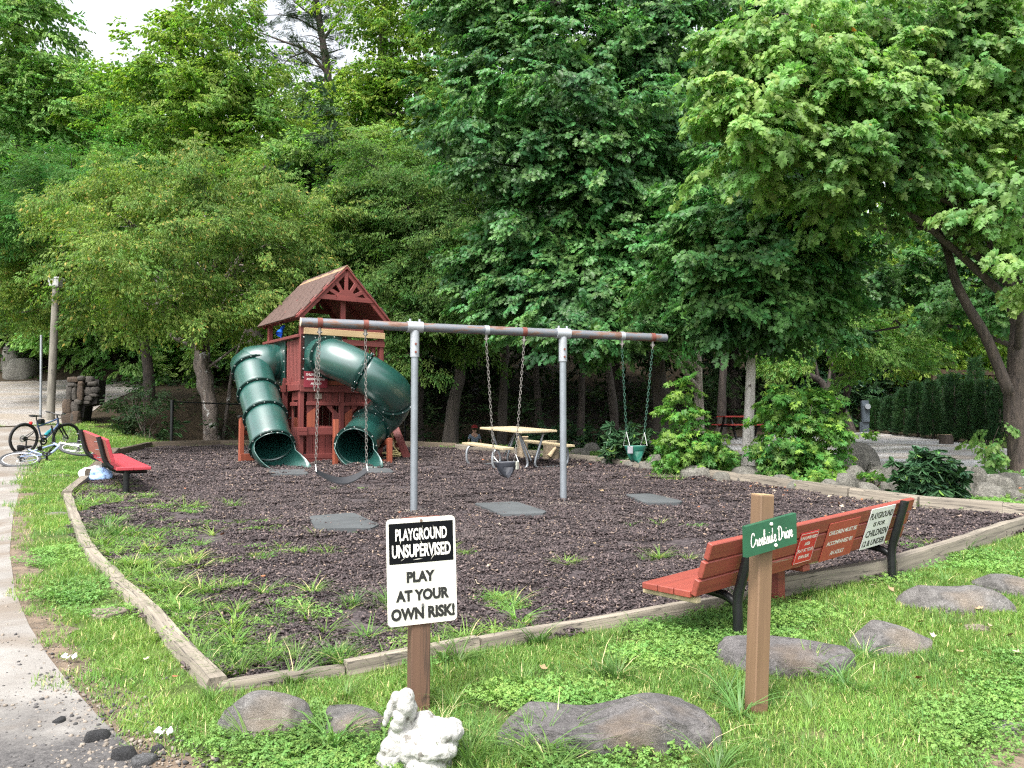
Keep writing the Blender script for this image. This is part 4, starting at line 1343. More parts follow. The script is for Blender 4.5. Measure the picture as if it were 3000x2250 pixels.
# yellow rope heap by the ladder
M_rope = M_plain('yellow_rope', (0.62, 0.52, 0.24), 0.85, var=0.2, scale=40)
rc = GP(1148, 1347)
pts = []
for k in range(60):
    a = k * 0.75; rr = 0.12 + 0.07 * math.sin(k * 1.7)
    pts.append(rc + Vector((rr * math.cos(a) * 1.1, rr * math.sin(a) * 0.8, 0.03 + 0.05 * (0.5 + 0.5 * math.sin(k * 0.9)) + 0.002 * k)))
for k in range(8): pts.append(pts[-1] + Vector((-0.02, 0.02, 0.02)))
single(MB().tube(smooth_path(pts, 3), 0.014, 7), 'rope', M_rope, 'heap of frayed yellow rope lying at the foot of the leaning ladder rail', 'rope', smooth=60)

# ================================================================== SWING SET
M_steel = M_plain('galvanised_steel', (0.25, 0.275, 0.3), 0.42, 0.55, var=0.12, scale=5, c2=(0.24, 0.2, 0.17), thr=0.68)
def rust_mat():
    m, nt, n, L, b = newmat('rusty_steel')
    f = noise_tex(nt, coords(nt, 'Object', (2.4, 9, 9)), 1.5, 7, 0.65)
    col = ramp(nt, f, [(0.36, (0.12, 0.14, 0.165)), (0.5, (0.16, 0.165, 0.18)), (0.56, (0.2, 0.125, 0.095)), (0.64, (0.14, 0.07, 0.05))])
    L(col, b.inputs['Base Color']); b.inputs['Roughness'].default_value = 0.5; b.inputs['Metallic'].default_value = 0.35
    return m
M_rust = rust_mat()
M_rustp = M_plain('rust_red_clamp', (0.15, 0.045, 0.032), 0.7, 0.2, var=0.3, scale=20)
M_cap = M_plain('pale_pipe_fitting', (0.34, 0.36, 0.385), 0.45, 0.3, var=0.1)
BAR_P1 = Vector((-1.21, 9.95, 2.735)); BAR_P2 = Vector((0.68, 10.68, 2.735))
bdir = (BAR_P2 - BAR_P1).normalized()
bn = Vector((-bdir.y, bdir.x, 0))
def on_bar(px, py):
    return on_plane(px, py, BAR_P1, bn)
swing_set = thing('swing_frame', 'grey steel swing frame with long rusty top bar on two posts', 'swing set', (BAR_P1.x, BAR_P1.y, g1(BAR_P1.x, BAR_P1.y)), math.atan2(bdir.y, bdir.x))
el, er = on_bar(882, 936), on_bar(1951, 995)
el.z = er.z = 2.735
part(MB().cyl(el, er, 0.056, n=20), 'top_bar', M_rust, swing_set, 40, world=True)
part(MB().cyl(el - bdir * 0.01, el + bdir * 0.005, 0.053, n=20), 'end_cap', M_plain('bare_pipe_end', (0.6, 0.52, 0.4), 0.8), swing_set, 40, world=True, label='pale plug in the open end of the bar')
for P in (BAR_P1, BAR_P2):
    g = g1(P.x, P.y)
    part(MB().cyl((P.x, P.y, g - 0.1), (P.x, P.y, 2.42), 0.045, n=20), 'post', M_steel, swing_set, 40, world=True)
    mb = MB().cyl(P - bdir * 0.1, P + bdir * 0.1, 0.07, n=20); mb.cyl((P.x, P.y, 2.36), (P.x, P.y, 2.7), 0.056, n=20)
    col_ = part(mb, 'tee_fitting', M_cap, swing_set, 40, world=True)
    mb = MB()
    for z in (2.42, 2.52): mb.cyl(Vector((P.x + 0.02, P.y - 0.052, z)), Vector((P.x + 0.02, P.y - 0.066, z)), 0.014, n=8)
    part(mb, 'set_screw', M_rustp, col_, 40, world=True)
    mb = MB()
    for s_ in (-0.06, 0.06): mb.cyl(P + bdir * s_ + Vector((0, 0, 0.06)), P + bdir * s_ + Vector((0, 0, 0.1)), 0.014, n=8)
    part(mb, 'top_bolt', M_cap, col_, 40, world=True)
HANG = {'belt': (937, 1071), 'black': (1425, 1535), 'green': (1822, 1911)}
def bar_pt(px):
    d = ray(px, 950)
    # intersection with the bar's upright plane at the bar's height
    p = on_plane(px, 950, BAR_P1, bn)
    return Vector((p.x, p.y, 2.735))
M_chain = M_plain('steel_chain', (0.2, 0.185, 0.17), 0.5, 0.5, var=0.3, scale=30)
M_chaing = M_plain('green_coated_chain', (0.02, 0.07, 0.045), 0.45, 0.0, var=0.3, scale=30)
M_wire = M_plain('bright_wire', (0.62, 0.62, 0.6), 0.35, 0.6)
def link_pts(c, ax, side, L_, w, n=10):
    pts = []
    for k in range(n):
        a = 2 * PI * k / n
        s, t = math.cos(a), math.sin(a)
        sx = math.copysign(abs(s) ** 0.55, s)
        pts.append(c + ax * (sx * L_ / 2) + side * (t * w / 2))
    return pts
def chain(a, b, pitch=0.043, L_=0.056, w=0.027, r=0.0037):
    mb = MB()
    ax = (b - a).normalized(); s0 = ax.cross(Vector((0, 1, 0))).normalized(); s1_ = ax.cross(s0)
    n = max(1, int((b - a).length / pitch))
    for k in range(n):
        c = a.lerp(b, (k + 0.5) / n)
        ang = (0.25 if k % 2 == 0 else 0.25 + PI / 2) + random.uniform(-0.15, 0.15)
        mb.tube(link_pts(c, ax, s0 * math.cos(ang) + s1_ * math.sin(ang), L_, w), r, 5, closed=True)
    return mb
def hanger(P, rusty):
    mb = MB().cyl(P - bdir * 0.03, P + bdir * 0.03, 0.062, n=18)
    h = part(mb, 'hanger_clamp', M_rustp if rusty else M_cap, swing_set, 40, world=True)
    mb = MB().box(P + Vector((0, 0, -0.095)), (0.03, 0.045, 0.08), b=0.004); mb.cyl(P + Vector((-0.03, 0, -0.11)), P + Vector((0.03, 0, -0.11)), 0.011, n=8)
    mb.tube([P + Vector((0, 0.018 * math.cos(a), -0.15 + 0.026 * math.sin(a))) for a in np.linspace(0, 2 * PI, 10)[:-1]], 0.006, 6, closed=True)
    part(mb, 'shackle', M_chain, h, 40, world=True)
    return P + Vector((0, 0, -0.17))
# belt swing
h1_, h2_ = hanger(bar_pt(937), True), hanger(bar_pt(1071), True)
e1 = on_bar(925, 1362); e2 = on_bar(1074, 1360)
belt = thing('belt_swing', 'black belt swing on two long chains in front of the tube slides', 'swing', (e1 + e2) / 2 + Vector((0, 0, -0.15)))
part(chain(h1_, e1), 'chain', M_chain, belt, 60, world=True); part(chain(h2_, e2), 'chain', M_chain, belt, 60, world=True)
# the doubled tail of chain at the left
q = h1_.lerp(e1, 0.42)
part(chain(h1_ + Vector((-0.02, 0, -0.12)), q + Vector((-0.045, 0, 0))), 'spare_chain', M_chain, belt, 60, world=True)
tri = []
f1, f2 = on_bar(925, 1380), on_bar(1075, 1378)
for e, f in ((e1, f1), (e2, f2)):
    mb = MB().tube([e, f + bn * 0.05, f - bn * 0.05], 0.005, 6, closed=True)
    part(mb, 'triangle_ring', M_wire, belt, 60, world=True)
mid = on_bar(1004, 1409)
cv = smooth_path([f1, f1.lerp(mid, 0.5) + Vector((0, 0, -0.025)), mid, f2.lerp(mid, 0.5) + Vector((0, 0, -0.025)), f2], 6)
vs, fs = [], []
for i, p in enumerate(cv):
    t = i / (len(cv) - 1); w = 0.05 + 0.035 * math.sin(PI * t)
    for (s_, z) in ((-w, 0.005), (w, 0.005), (w, -0.005), (-w, -0.005)): vs.append(p + bn * s_ * 0.62 + Vector((0, 0, z * 1.4 + s_ * 0.4)))
for i in range(len(cv) - 1):
    for k in range(4): fs.append([i * 4 + k, i * 4 + (k + 1) % 4, i * 4 + 4 + (k + 1) % 4, i * 4 + 4 + k])
fs += [[0, 1, 2, 3], [len(vs) - 1, len(vs) - 2, len(vs) - 3, len(vs) - 4]]
part(MB().add(vs, fs), 'seat', M_plain('black_rubber', (0.01, 0.011, 0.014), 0.55, var=0.3, scale=9), belt, 40, world=True)
def bucket(center, w, h, dep, mat, parent, plate, rot):
    """toddler seat: an oval band round the top, a strap between the legs and two leg holes"""
    n = 36
    vs, fs = [], []
    rows_ = 9
    # half shells front and back; leg holes are left open left and right of the middle strap at the front
    R = Matrix.Rotation(rot, 3, 'Z')
    def pt(a, t):
        # t: 0 top .. 1 bottom; the shell narrows in depth and draws to the crotch
        x = math.sin(a) * w / 2 * (1 - 0.62 * t ** 1.5); y = -math.cos(a) * dep / 2 * (1 - 0.3 * t)
        z = -t * h
        sx = abs(math.sin(a))
        z = z * (1 - 0.2 * sx ** 2)
        return center + R @ Vector((x, y, z))
    for k in range(n):
        for j in range(rows_ + 1): vs.append(pt(2 * PI * k / n, j / rows_))
    for k in range(n):
        a = 2 * PI * (k + 0.5) / n
        deg = (math.degrees(a) + 47) % 360
        for j in range(rows_):
            t = (j + 0.5) / rows_
            dd = min(deg, 360 - deg)              # 0 at the front
            if t > 0.36 and 20 < dd < 80 and t < 0.4 + 0.6 * math.sin(PI * min(1, max(0, (dd - 16) / 68))): continue
            if t > 0.5 and dd > 150 and False: continue
            l = (k + 1) % n
            fs.append([k * (rows_ + 1) + j, l * (rows_ + 1) + j, l * (rows_ + 1) + j + 1, k * (rows_ + 1) + j + 1])
    fs.append([k * (rows_ + 1) + rows_ for k in range(n)])
    o = MB().add(vs, fs).obj('bucket_seat', mat, parent, 60, world=True)
    so = o.modifiers.new('wall', 'SOLIDIFY'); so.thickness = 0.012; so.offset = 0
    bv = o.modifiers.new('round', 'SUBSURF'); bv.levels = 1; bv.render_levels = 1
    if plate is not None:
        pm, side = plate
        a = rad(-52 * side)
        c = center + R @ Vector((-side * w * 0.41, -dep * 0.33, -h * 0.24))
        mb = MB().box(c, (0.075, 0.012, 0.1), Matrix.Rotation(rot - side * 0.75, 3, 'Z'), b=0.004)
        mb.obj('label_plate', pm, parent, world=True)
M_bk = M_plain('grey_black_rubber', (0.03, 0.033, 0.042), 0.5, var=0.2, scale=8)
M_gb = M_plain('green_swing_plastic', (0.01, 0.095, 0.065), 0.4, var=0.15, scale=8)
def bucket_swing(name, label, a_px, b_px, ea, eb, c_px, w, h, dep, mat, cmat, plate):
    h1_, h2_ = hanger(bar_pt(a_px), False), hanger(bar_pt(b_px), name == 'bucket_swing')
    ea, eb = on_bar(*ea), on_bar(*eb)
    c = on_bar(*c_px)
    b = thing('bucket_swing', label, 'swing', c + Vector((0, 0, -h)))
    part(chain(h1_, ea), 'chain', cmat, b, 60, world=True); part(chain(h2_, eb), 'chain', cmat, b, 60, world=True)
    rot = math.atan2(bdir.y, bdir.x)
    for s_, e in ((-1, ea), (1, eb)):
        f = c + Matrix.Rotation(rot, 3, 'Z') @ Vector((s_ * w * 0.45, 0, 0.0))
        g = bn * dep * 0.36
        mb = MB().tube([e, f + g, f - g], 0.005, 6, closed=True)
        part(mb, 'triangle_ring', M_wire, b, 60, world=True)
    bucket(c, w, h, dep, mat, b, plate, rot)
    return b
bucket_swing('bucket_swing', 'grey black toddler bucket swing hanging before the picnic table', 1425, 1535, (1447, 1338), (1511, 1332), (1482, 1352), 0.31, 0.21, 0.24, M_bk, M_chain, (M_plain('pale_label', (0.5, 0.5, 0.42), 0.5), -1))
bucket_swing('bucket_swing', 'green toddler bucket swing on green chains near the right end of the bar', 1822, 1911, (1835, 1264), (1888, 1267), (1861, 1305), 0.3, 0.24, 0.24, M_gb, M_chaing, (M_plain('grey_label', (0.2, 0.2, 0.22), 0.5), 1))

# ---- rubber wear mats below the swings and slides
M_mat = M_plain('grey_rubber_mat', (0.06, 0.066, 0.069), 0.75, var=0.25, scale=3, c2=(0.12, 0.105, 0.085), thr=0.62)
def matslab(corners, label, mat=M_mat, t=0.03):
    pts = gps(corners)
    c = sum(pts, Vector()) / len(pts)
    dense = []
    for i in range(len(pts)):
        a, b = pts[i], pts[(i + 1) % len(pts)]
        for k in range(3): dense.append(a.lerp(b, 0.08 + 0.42 * k))
    vs = [Vector((p.x, p.y, g1(p.x, p.y) + 0.03 + t)) for p in dense] + [Vector((p.x, p.y, g1(p.x, p.y) - 0.01)) for p in dense]
    n = len(dense)
    fs = [list(range(n))] + [[i, i + n, (i + 1) % n + n, (i + 1) % n] for i in range(n)]
    vs.append(Vector((c.x, c.y, g1(c.x, c.y) + 0.04 + t)))
    fs = fs[1:] + [[i, (i + 1) % n, 2 * n] for i in range(n)]
    single(MB().add(vs, fs), 'rubber_mat', mat, label, 'rubber mat', 'rubber mats set in the mulch', 30)
matslab([(905, 1527), (1035, 1516), (1112, 1552), (1090, 1563), (925, 1566)], 'grey rubber mat left of the near swing post, dusted with sand')
matslab([(1386, 1487), (1510, 1482), (1602, 1512), (1590, 1519), (1465, 1521)], 'grey rubber mat between the two swing posts')
matslab([(1830, 1460), (1905, 1458), (2000, 1481), (1990, 1486), (1890, 1487)], 'grey rubber mat below the green bucket swing half covered in mulch')
matslab([(784, 1385), (890, 1383), (905, 1398), (795, 1401)], 'grey rubber mat at the mouth of the left slide')
matslab([(1062, 1380), (1140, 1381), (1155, 1393), (1060, 1396)], 'grey rubber mat at the mouth of the right slide')
# ================================================================== BENCHES
M_benchw = M_wood('brick_red_bench_paint', (0.275, 0.058, 0.039), (0.195, 0.041, 0.029), 'X', 0.55, wear=(0.36, 0.27, 0.22), wthr=0.66, rv=0.07)
M_pink = M_wood('faded_crimson_paint', (0.45, 0.045, 0.062), (0.36, 0.036, 0.05), 'Y', 0.5, rv=0.05, bmp=0.15)
M_salmon = M_wood('worn_salmon_paint', (0.29, 0.08, 0.056), (0.21, 0.056, 0.04), 'Y', 0.7, wear=(0.2, 0.13, 0.065), wthr=0.64, rv=0.05)
def long_bench():
    lb = GP(2163, 1868)
    rb = GP(2614, 1702)
    d = (rb - lb); Ln = Vector((d.x, d.y)).length
    rz = math.atan2(d.y, d.x)
    t = thing('park_bench', 'long brick red plank bench seen from behind with notices on its back', 'bench', lb, rz)
    M = ROOTM[t.name]
    GR = lambda x, y: g1(*(M @ Vector((x, y, 0))).xy) - lb.z
    for x in (0, Ln):
        gh = GR(x, 0)
        p = part(MB().tube(smooth_path([(x, 0, gh - 0.05), (x, 0, gh + 0.1), (x, 0.0, gh + 0.24), (x, -0.025, gh + 0.34), (x, -0.06, gh + 0.46), (x, -0.11, gh + 0.63)], 4), 0.032, 14), 'leg', M_black, t, 40)
        part(MB().cyl((x, -0.11, gh + 0.625), (x, -0.1115, gh + 0.637), 0.033, n=14), 'leg_cap', M_black, p, 40)
        part(MB().tube(smooth_path([(x, 0.0, gh + 0.2), (x, 0.1, gh + 0.245), (x, 0.3, gh + 0.26), (x, 0.46, gh + 0.265)], 4), 0.028, 12), 'seat_bracket', M_black, t, 40)
    gy = GR(Ln, 0) / Ln
    sl = math.atan(gy)
    R = Matrix.Rotation(-sl, 3, 'Y')
    x0, x1 = -0.35, Ln + 0.28
    def plank(xa, xb, y, z, w, th, tilt, mat, name, lab=None):
        c = Vector(((xa + xb) / 2, y, z + gy * (xa + xb) / 2))
        Rm = R @ Matrix.Rotation(tilt, 3, 'X')
        return part(MB().box(c, (xb - xa, w, th), Rm, b=0.005), name, mat, t, label=lab)
    tl = math.atan(0.13 / 0.37)
    for k, zz in enumerate((0.36, 0.47, 0.58)):
        yy = 0.053 - 0.13 * (zz - 0.34) / 0.37 * 1.0
        plank(x0 + (2 - k) * -0.012, x1 + 0.01 * k, yy - 0.0, zz, 0.038, 0.104, tl, M_benchw, 'back_plank')
    for k in range(3):
        plank(x0 - 0.03, x1, 0.14 + k * 0.125, 0.315, 0.117, 0.042, 0, M_benchw, 'seat_plank')
    part(MB().box((x0 + 0.035, 0.27, 0.276 + gy * x0), (0.04, 0.42, 0.036), b=0.004), 'cleat', M_piney, t, label='unpainted pine cleat under the seat end')
    part(MB().box((x0 + 0.9, 0.1, 0.3 + gy), (1.2, 0.03, 0.03)), 'stringer', M_piney, t)
    xm = Ln * 0.44
    part(MB().box((xm, 0.3, GR(xm, 0.3) + 0.14), (0.09, 0.09, 0.32), b=0.005), 'centre_leg', M_benchw, t)
    part(MB().box((xm, 0.27, 0.275 + gy * xm), (0.09, 0.42, 0.045), b=0.005), 'cleat', M_benchw, t)
    # notices screwed to the back
    n = Vector((0, -math.cos(tl), -math.sin(tl)))           # outward normal of the back, local
    zc = 0.47
    yc = 0.053 - 0.13 * (zc - 0.34) / 0.37
    def notice(xa, xb, z0, z1, mat, lines, tmat, name='notice', lab=None, border=None):
        xm_ = (xa + xb) / 2
        base = Vector((xm_, yc, zc + gy * xm_)) + n * 0.024
        ex = R @ Vector((1, 0, 0)); ez = (R @ Vector((0, -math.sin(tl), math.cos(tl)))).normalized(); ey = -(n)
        Mx = Matrix.Translation(base) @ Matrix((ex, ey, ez)).transposed().to_4x4()
        w = xb - xa
        s = part(MB().xf(Matrix.Identity(4)).box((0, 0, 0), (w, 0.004, z1 - z0), b=0.001).xf(Mx @ Matrix.Translation((0, 0, (z0 + z1) / 2))), name, mat, t, label=lab)
        mb = MB()
        for (s_, a, b, lo, hi) in lines:
            text_mesh_into(mb, s_, -w / 2 + a * w, -w / 2 + b * w, z0 + lo * (z1 - z0), z0 + hi * (z1 - z0), Mx @ Matrix.Translation((0, -0.0032, 0)), 0.025)
        if border:
            k = w / 2 - 0.008; q = 0.008
            for (ca, sa) in (((0, z1 - q), (2 * k, 0.003)), ((0, z0 + q), (2 * k, 0.003)), ((-k, (z0 + z1) / 2), (0.003, z1 - z0 - 2 * q)), ((k, (z0 + z1) / 2), (0.003, z1 - z0 - 2 * q))):
                mb.add([Mx @ Vector((ca[0] + i * sa[0] / 2, -0.0033, ca[1] + j * sa[1] / 2)) for i, j in ((-1, -1), (1, -1), (1, 1), (-1, 1))], [(0, 1, 2, 3)])
        part(mb, 'lettering', tmat, s)
    return t, M, notice, n, yc, zc, Ln
bench, BM, notice, bn_, byc, bzc, BLn = long_bench()
def back_x(px, py):
    p0 = BM @ Vector((0, byc, bzc)); nn = (BM.to_3x3() @ bn_).normalized()
    q = on_plane(px, py, p0, nn)
    return (BM.inverted() @ q).x
xa, xb = back_x(2335, 1585), back_x(2388, 1575)
notice(xa, xb, -0.135, 0.1, M_plain('red_notice', (0.5, 0.025, 0.03), 0.45, var=0.08), [('UNSUPERVISED', 0.06, 0.94, 0.78, 0.88), ('AREA', 0.35, 0.65, 0.58, 0.69), ('PLAY AT YOUR', 0.08, 0.92, 0.37, 0.48), ('OWN RISK', 0.2, 0.8, 0.16, 0.27)], M_white, lab='small bright red notice', border=True)
xa, xb = back_x(2412, 1585), back_x(2507, 1555)
notice(xa, xb, -0.175, 0.125, M_plain('brick_notice', (0.36, 0.065, 0.045), 0.5, var=0.08), [('CHILDREN MUST BE', 0.05, 0.95, 0.68, 0.79), ('ACCOMPANIED BY', 0.08, 0.92, 0.4, 0.51), ('AN ADULT', 0.28, 0.72, 0.12, 0.23)], M_white, lab='brick red notice')
xa, xb = back_x(2535, 1550), back_x(2608, 1530)
notice(xa, xb, -0.175, 0.165, M_plain('white_notice', (0.72, 0.72, 0.7), 0.5, var=0.06), [('PLAYGROUND', 0.04, 0.96, 0.73, 0.89), ('IS FOR', 0.26, 0.74, 0.54, 0.65), ('CHILDREN', 0.06, 0.94, 0.29, 0.46), ('12 & UNDER', 0.05, 0.95, 0.06, 0.21)], M_blackt, lab='white notice in black letters')

def short_bench():
    l0 = GP(369, 1450); l1 = GP(303, 1407)
    l1 = l0 + Vector((-0.567, 0.824, 0)) * 2.1; l1.z = g1(l1.x, l1.y)
    rz = rad(34.5)
    t = thing('park_bench', 'short crimson bench with curved black steel frame beside the grass edge', 'bench', l0, rz)
    gy = (l1.z - l0.z) / 2.1
    sl = math.atan(gy); R = Matrix.Rotation(sl, 3, 'X')
    for y in (0, 2.1):
        z = gy * y
        part(MB().cyl((0, y, z - 0.1), (0, y, z + 0.335), 0.045, n=16), 'leg', M_black, t, 40)
        pth = smooth_path([(-0.37, y, z + 0.83), (-0.335, y, z + 0.7), (-0.29, y, z + 0.53), (-0.23, y, z + 0.42), (-0.13, y, z + 0.355), (0.0, y, z + 0.335), (0.14, y, z + 0.335), (0.27, y, z + 0.335)], 5)
        part(MB().tube(pth, 0.034, 14), 'frame', M_black, t, 50)
        mb = MB()
        for k in range(3): mb.cyl((0.05 + k * 0.08, y, z + 0.26), (0.05 + k * 0.08, y, z + 0.31), 0.006, n=6)
        for k in range(3): mb.cyl((-0.37 + 0.02 * k - 0.05, y, z + 0.76 - 0.11 * k), (-0.33 + 0.02 * k, y, z + 0.76 - 0.11 * k), 0.006, n=6)
        part(mb, 'bolt_row', M_steel, t, 40)
    L0, L1 = -0.28, 2.25
    yc = (L0 + L1) / 2
    tilt = rad(-15)
    b = part(MB().box((-0.255, yc, 0.65 + gy * yc), (0.045, L1 - L0, 0.33), R @ Matrix.Rotation(tilt, 3, 'Y'), b=0.006), 'backrest', M_pink, t)
    rr = R @ Matrix.Rotation(tilt, 3, 'Y')
    part(MB().box(Vector((-0.255, yc, 0.65 + gy * yc)) + rr @ Vector((-0.0245, 0, 0)), (0.003, L1 - L0 - 0.01, 0.318), rr), 'backrest_rear', M_salmon, b, label='worn salmon rear face')
    for k, x in enumerate((-0.06, 0.165)):
        part(MB().box((x, yc, 0.395 + gy * yc), (0.222, L1 - L0, 0.045), R, b=0.006), 'seat_plank', M_pink, t)
    return t
short_bench()

# clothes heap beside it
def lump(name, mat, parts, parent=None, voxel=0.02, disp=0.02, dscale=0.12, seed=1):
    mb = MB()
    for c, r in parts: mb.ball(c, r, 14, 9)
    o = mb.obj(name, mat, parent, 180, world=parent is not None)
    rm = o.modifiers.new('join', 'REMESH'); rm.mode = 'VOXEL'; rm.voxel_size = voxel; rm.use_smooth_shade = True
    if disp:
        tx = bpy.data.textures.new(name + '_folds', 'CLOUDS'); tx.noise_scale = dscale; tx.noise_depth = 3
        dm = o.modifiers.new('folds', 'DISPLACE'); dm.texture = tx; dm.strength = disp; dm.mid_level = 0.5; dm.texture_coords = 'LOCAL'
    return o
jc = GP(292, 1408); jc.y -= 0.0
jk = thing('jacket', 'crumpled white and pale blue jacket dropped behind the crimson bench', 'jacket', jc)
lump('white_lining', M_plain('white_cloth', (0.7, 0.7, 0.68), 0.9, var=0.1), [(jc + Vector((-0.2, 0.05, 0.1)), (0.17, 0.14, 0.12)), (jc + Vector((-0.06, 0.1, 0.17)), (0.16, 0.13, 0.08)), (jc + Vector((0.08, 0.1, 0.15)), (0.09, 0.1, 0.07))], jk, 0.02, 0.07, 0.1)
lump('blue_cloth', M_plain('pale_blue_cloth', (0.3, 0.45, 0.72), 0.9, var=0.15), [(jc + Vector((0.0, -0.03, 0.12)), (0.13, 0.12, 0.1)), (jc + Vector((0.1, -0.08, 0.06)), (0.13, 0.1, 0.07)), (jc + Vector((0.03, -0.1, 0.04)), (0.16, 0.09, 0.05)), (jc + Vector((0.12, 0.0, 0.1)), (0.1, 0.1, 0.07))], jk, 0.018, 0.09, 0.09)

# ================================================================== NOTICE POST
M_brown = M_wood('brown_post_paint', (0.13, 0.07, 0.043), (0.1, 0.053, 0.033), 'Z', 0.7, wear=(0.36, 0.26, 0.21), wthr=0.68, rv=0.03, crack=(0.05, 0.03, 0.02))
M_brown2 = M_wood('tan_post_stain', (0.18, 0.108, 0.062), (0.135, 0.08, 0.046), 'Z', 0.6, wear=(0.32, 0.27, 0.23), wthr=0.66, rv=0.03)
def sign_post():
    g = GP(1226, 2084)
    yaw = rad(20)
    t = thing('notice_post', 'brown square post with black and white playground notice in the foreground', 'sign', g, yaw)
    part(MB().box((0, 0.0, 0.42), (0.092, 0.092, 1.0), b=0.005), 'post', M_brown, t)
    ctr = (BM.to_3x3() @ Vector((0, 0, 0)))
    w, h = 0.335, 0.5
    # board centre from its middle in the photograph
    q = P3(1226, 1672, g.y - 0.06)
    zc = q.z - g.z; xc = 0.0
    rl = rad(-1.5)
    Mx = Matrix.Translation((xc, -0.0535, zc)) @ Matrix.Rotation(rl, 4, 'Y')
    # rounded sheet
    r = 0.022
    pl = []
    for (cx, cz, a0) in ((w / 2 - r, h / 2 - r, 0), (-w / 2 + r, h / 2 - r, 90), (-w / 2 + r, -h / 2 + r, 180), (w / 2 - r, -h / 2 + r, 270)):
        for k in range(5): a = rad(a0 + 22.5 * k); pl.append((cx + r * math.cos(a), cz + r * math.sin(a)))
    M_sheet = M_plain('enamel_white', (0.63, 0.61, 0.55), 0.35, var=0.06, scale=4, c2=(0.5, 0.42, 0.25), thr=0.72)
    s = part(MB().prism(pl, 0.004, Mx), 'board', M_sheet, t)
    back = part(MB().box((0, 0.0035, 0), (w * 0.55, 0.004, h * 1.015)).xf(Mx), 'backing', M_rustp, t)
    z1, z0 = h / 2 - 0.022, h / 2 - 0.212
    part(MB().add([Mx @ Vector((x, -0.0028, z)) for x, z in ((-w / 2 + 0.012, z0), (w / 2 - 0.012, z0), (w / 2 - 0.012, z1), (-w / 2 + 0.012, z1))], [(0, 1, 2, 3)]), 'black_panel', M_plain('black_enamel', (0.004, 0.0045, 0.006), 0.6, var=0.2, spec=0.1), s)
    mb = MB()
    for (st, a, b, lo, hi) in (('PLAYGROUND', -0.125, 0.125, 0.145, 0.202), ('UNSUPERVISED', -0.142, 0.142, 0.066, 0.128)):
        text_mesh_into(mb, st, a, b, lo, hi, Mx @ Matrix.Translation((0, -0.0042, 0)), 0.03)
    part(mb, 'white_lettering', M_white, s)
    mb = MB()
    for (st, a, b, lo, hi) in (('PLAY', -0.075, 0.062, -0.052, 0.0), ('AT YOUR', -0.128, 0.13, -0.139, -0.085), ('OWN RISK!', -0.152, 0.156, -0.225, -0.167)):
        text_mesh_into(mb, st, a, b, lo, hi, Mx @ Matrix.Translation((0, -0.0042, 0)), 0.052)
    part(mb, 'black_lettering', M_blackt, s)
    mb = MB()
    for z in (h / 2 - 0.014, -0.16): mb.cyl(Mx @ Vector((0.0, -0.002, z)), Mx @ Vector((0, -0.008, z)), 0.007, n=8)
    part(mb, 'nail', M_rust, s)
    # flakes and scratches where the black film has lifted
    mb = MB(); rr = random.Random(3)
    for (x, z, l, ang) in ((0.0, 0.19, 0.05, 70), (0.06, 0.195, 0.035, 100), (-0.06, 0.185, 0.02, 60), (0.03, 0.11, 0.05, 85), (0.055, 0.065, 0.045, 55), (0.11, 0.1, 0.05, 75), (-0.09, 0.06, 0.03, 30), (-0.02, 0.055, 0.05, 5), (0.0, 0.13, 0.03, 110), (0.09, 0.17, 0.03, 60), (-0.1, 0.14, 0.02, 80)):
        d = Vector((math.cos(rad(ang)), 0, math.sin(rad(ang)))); p = Vector((-d.z, 0, d.x)) * 0.0016
        c = Vector((x, -0.0045, z))
        mb.add([Mx @ (c - d * l / 2), Mx @ (c + p * rr.uniform(0.5, 2)), Mx @ (c + d * l / 2), Mx @ (c - p)], [(0, 1, 2, 3)])
    part(mb, 'scratch', M_plain('chalky_scratch', (0.5, 0.48, 0.42), 0.7), s)
sign_post()

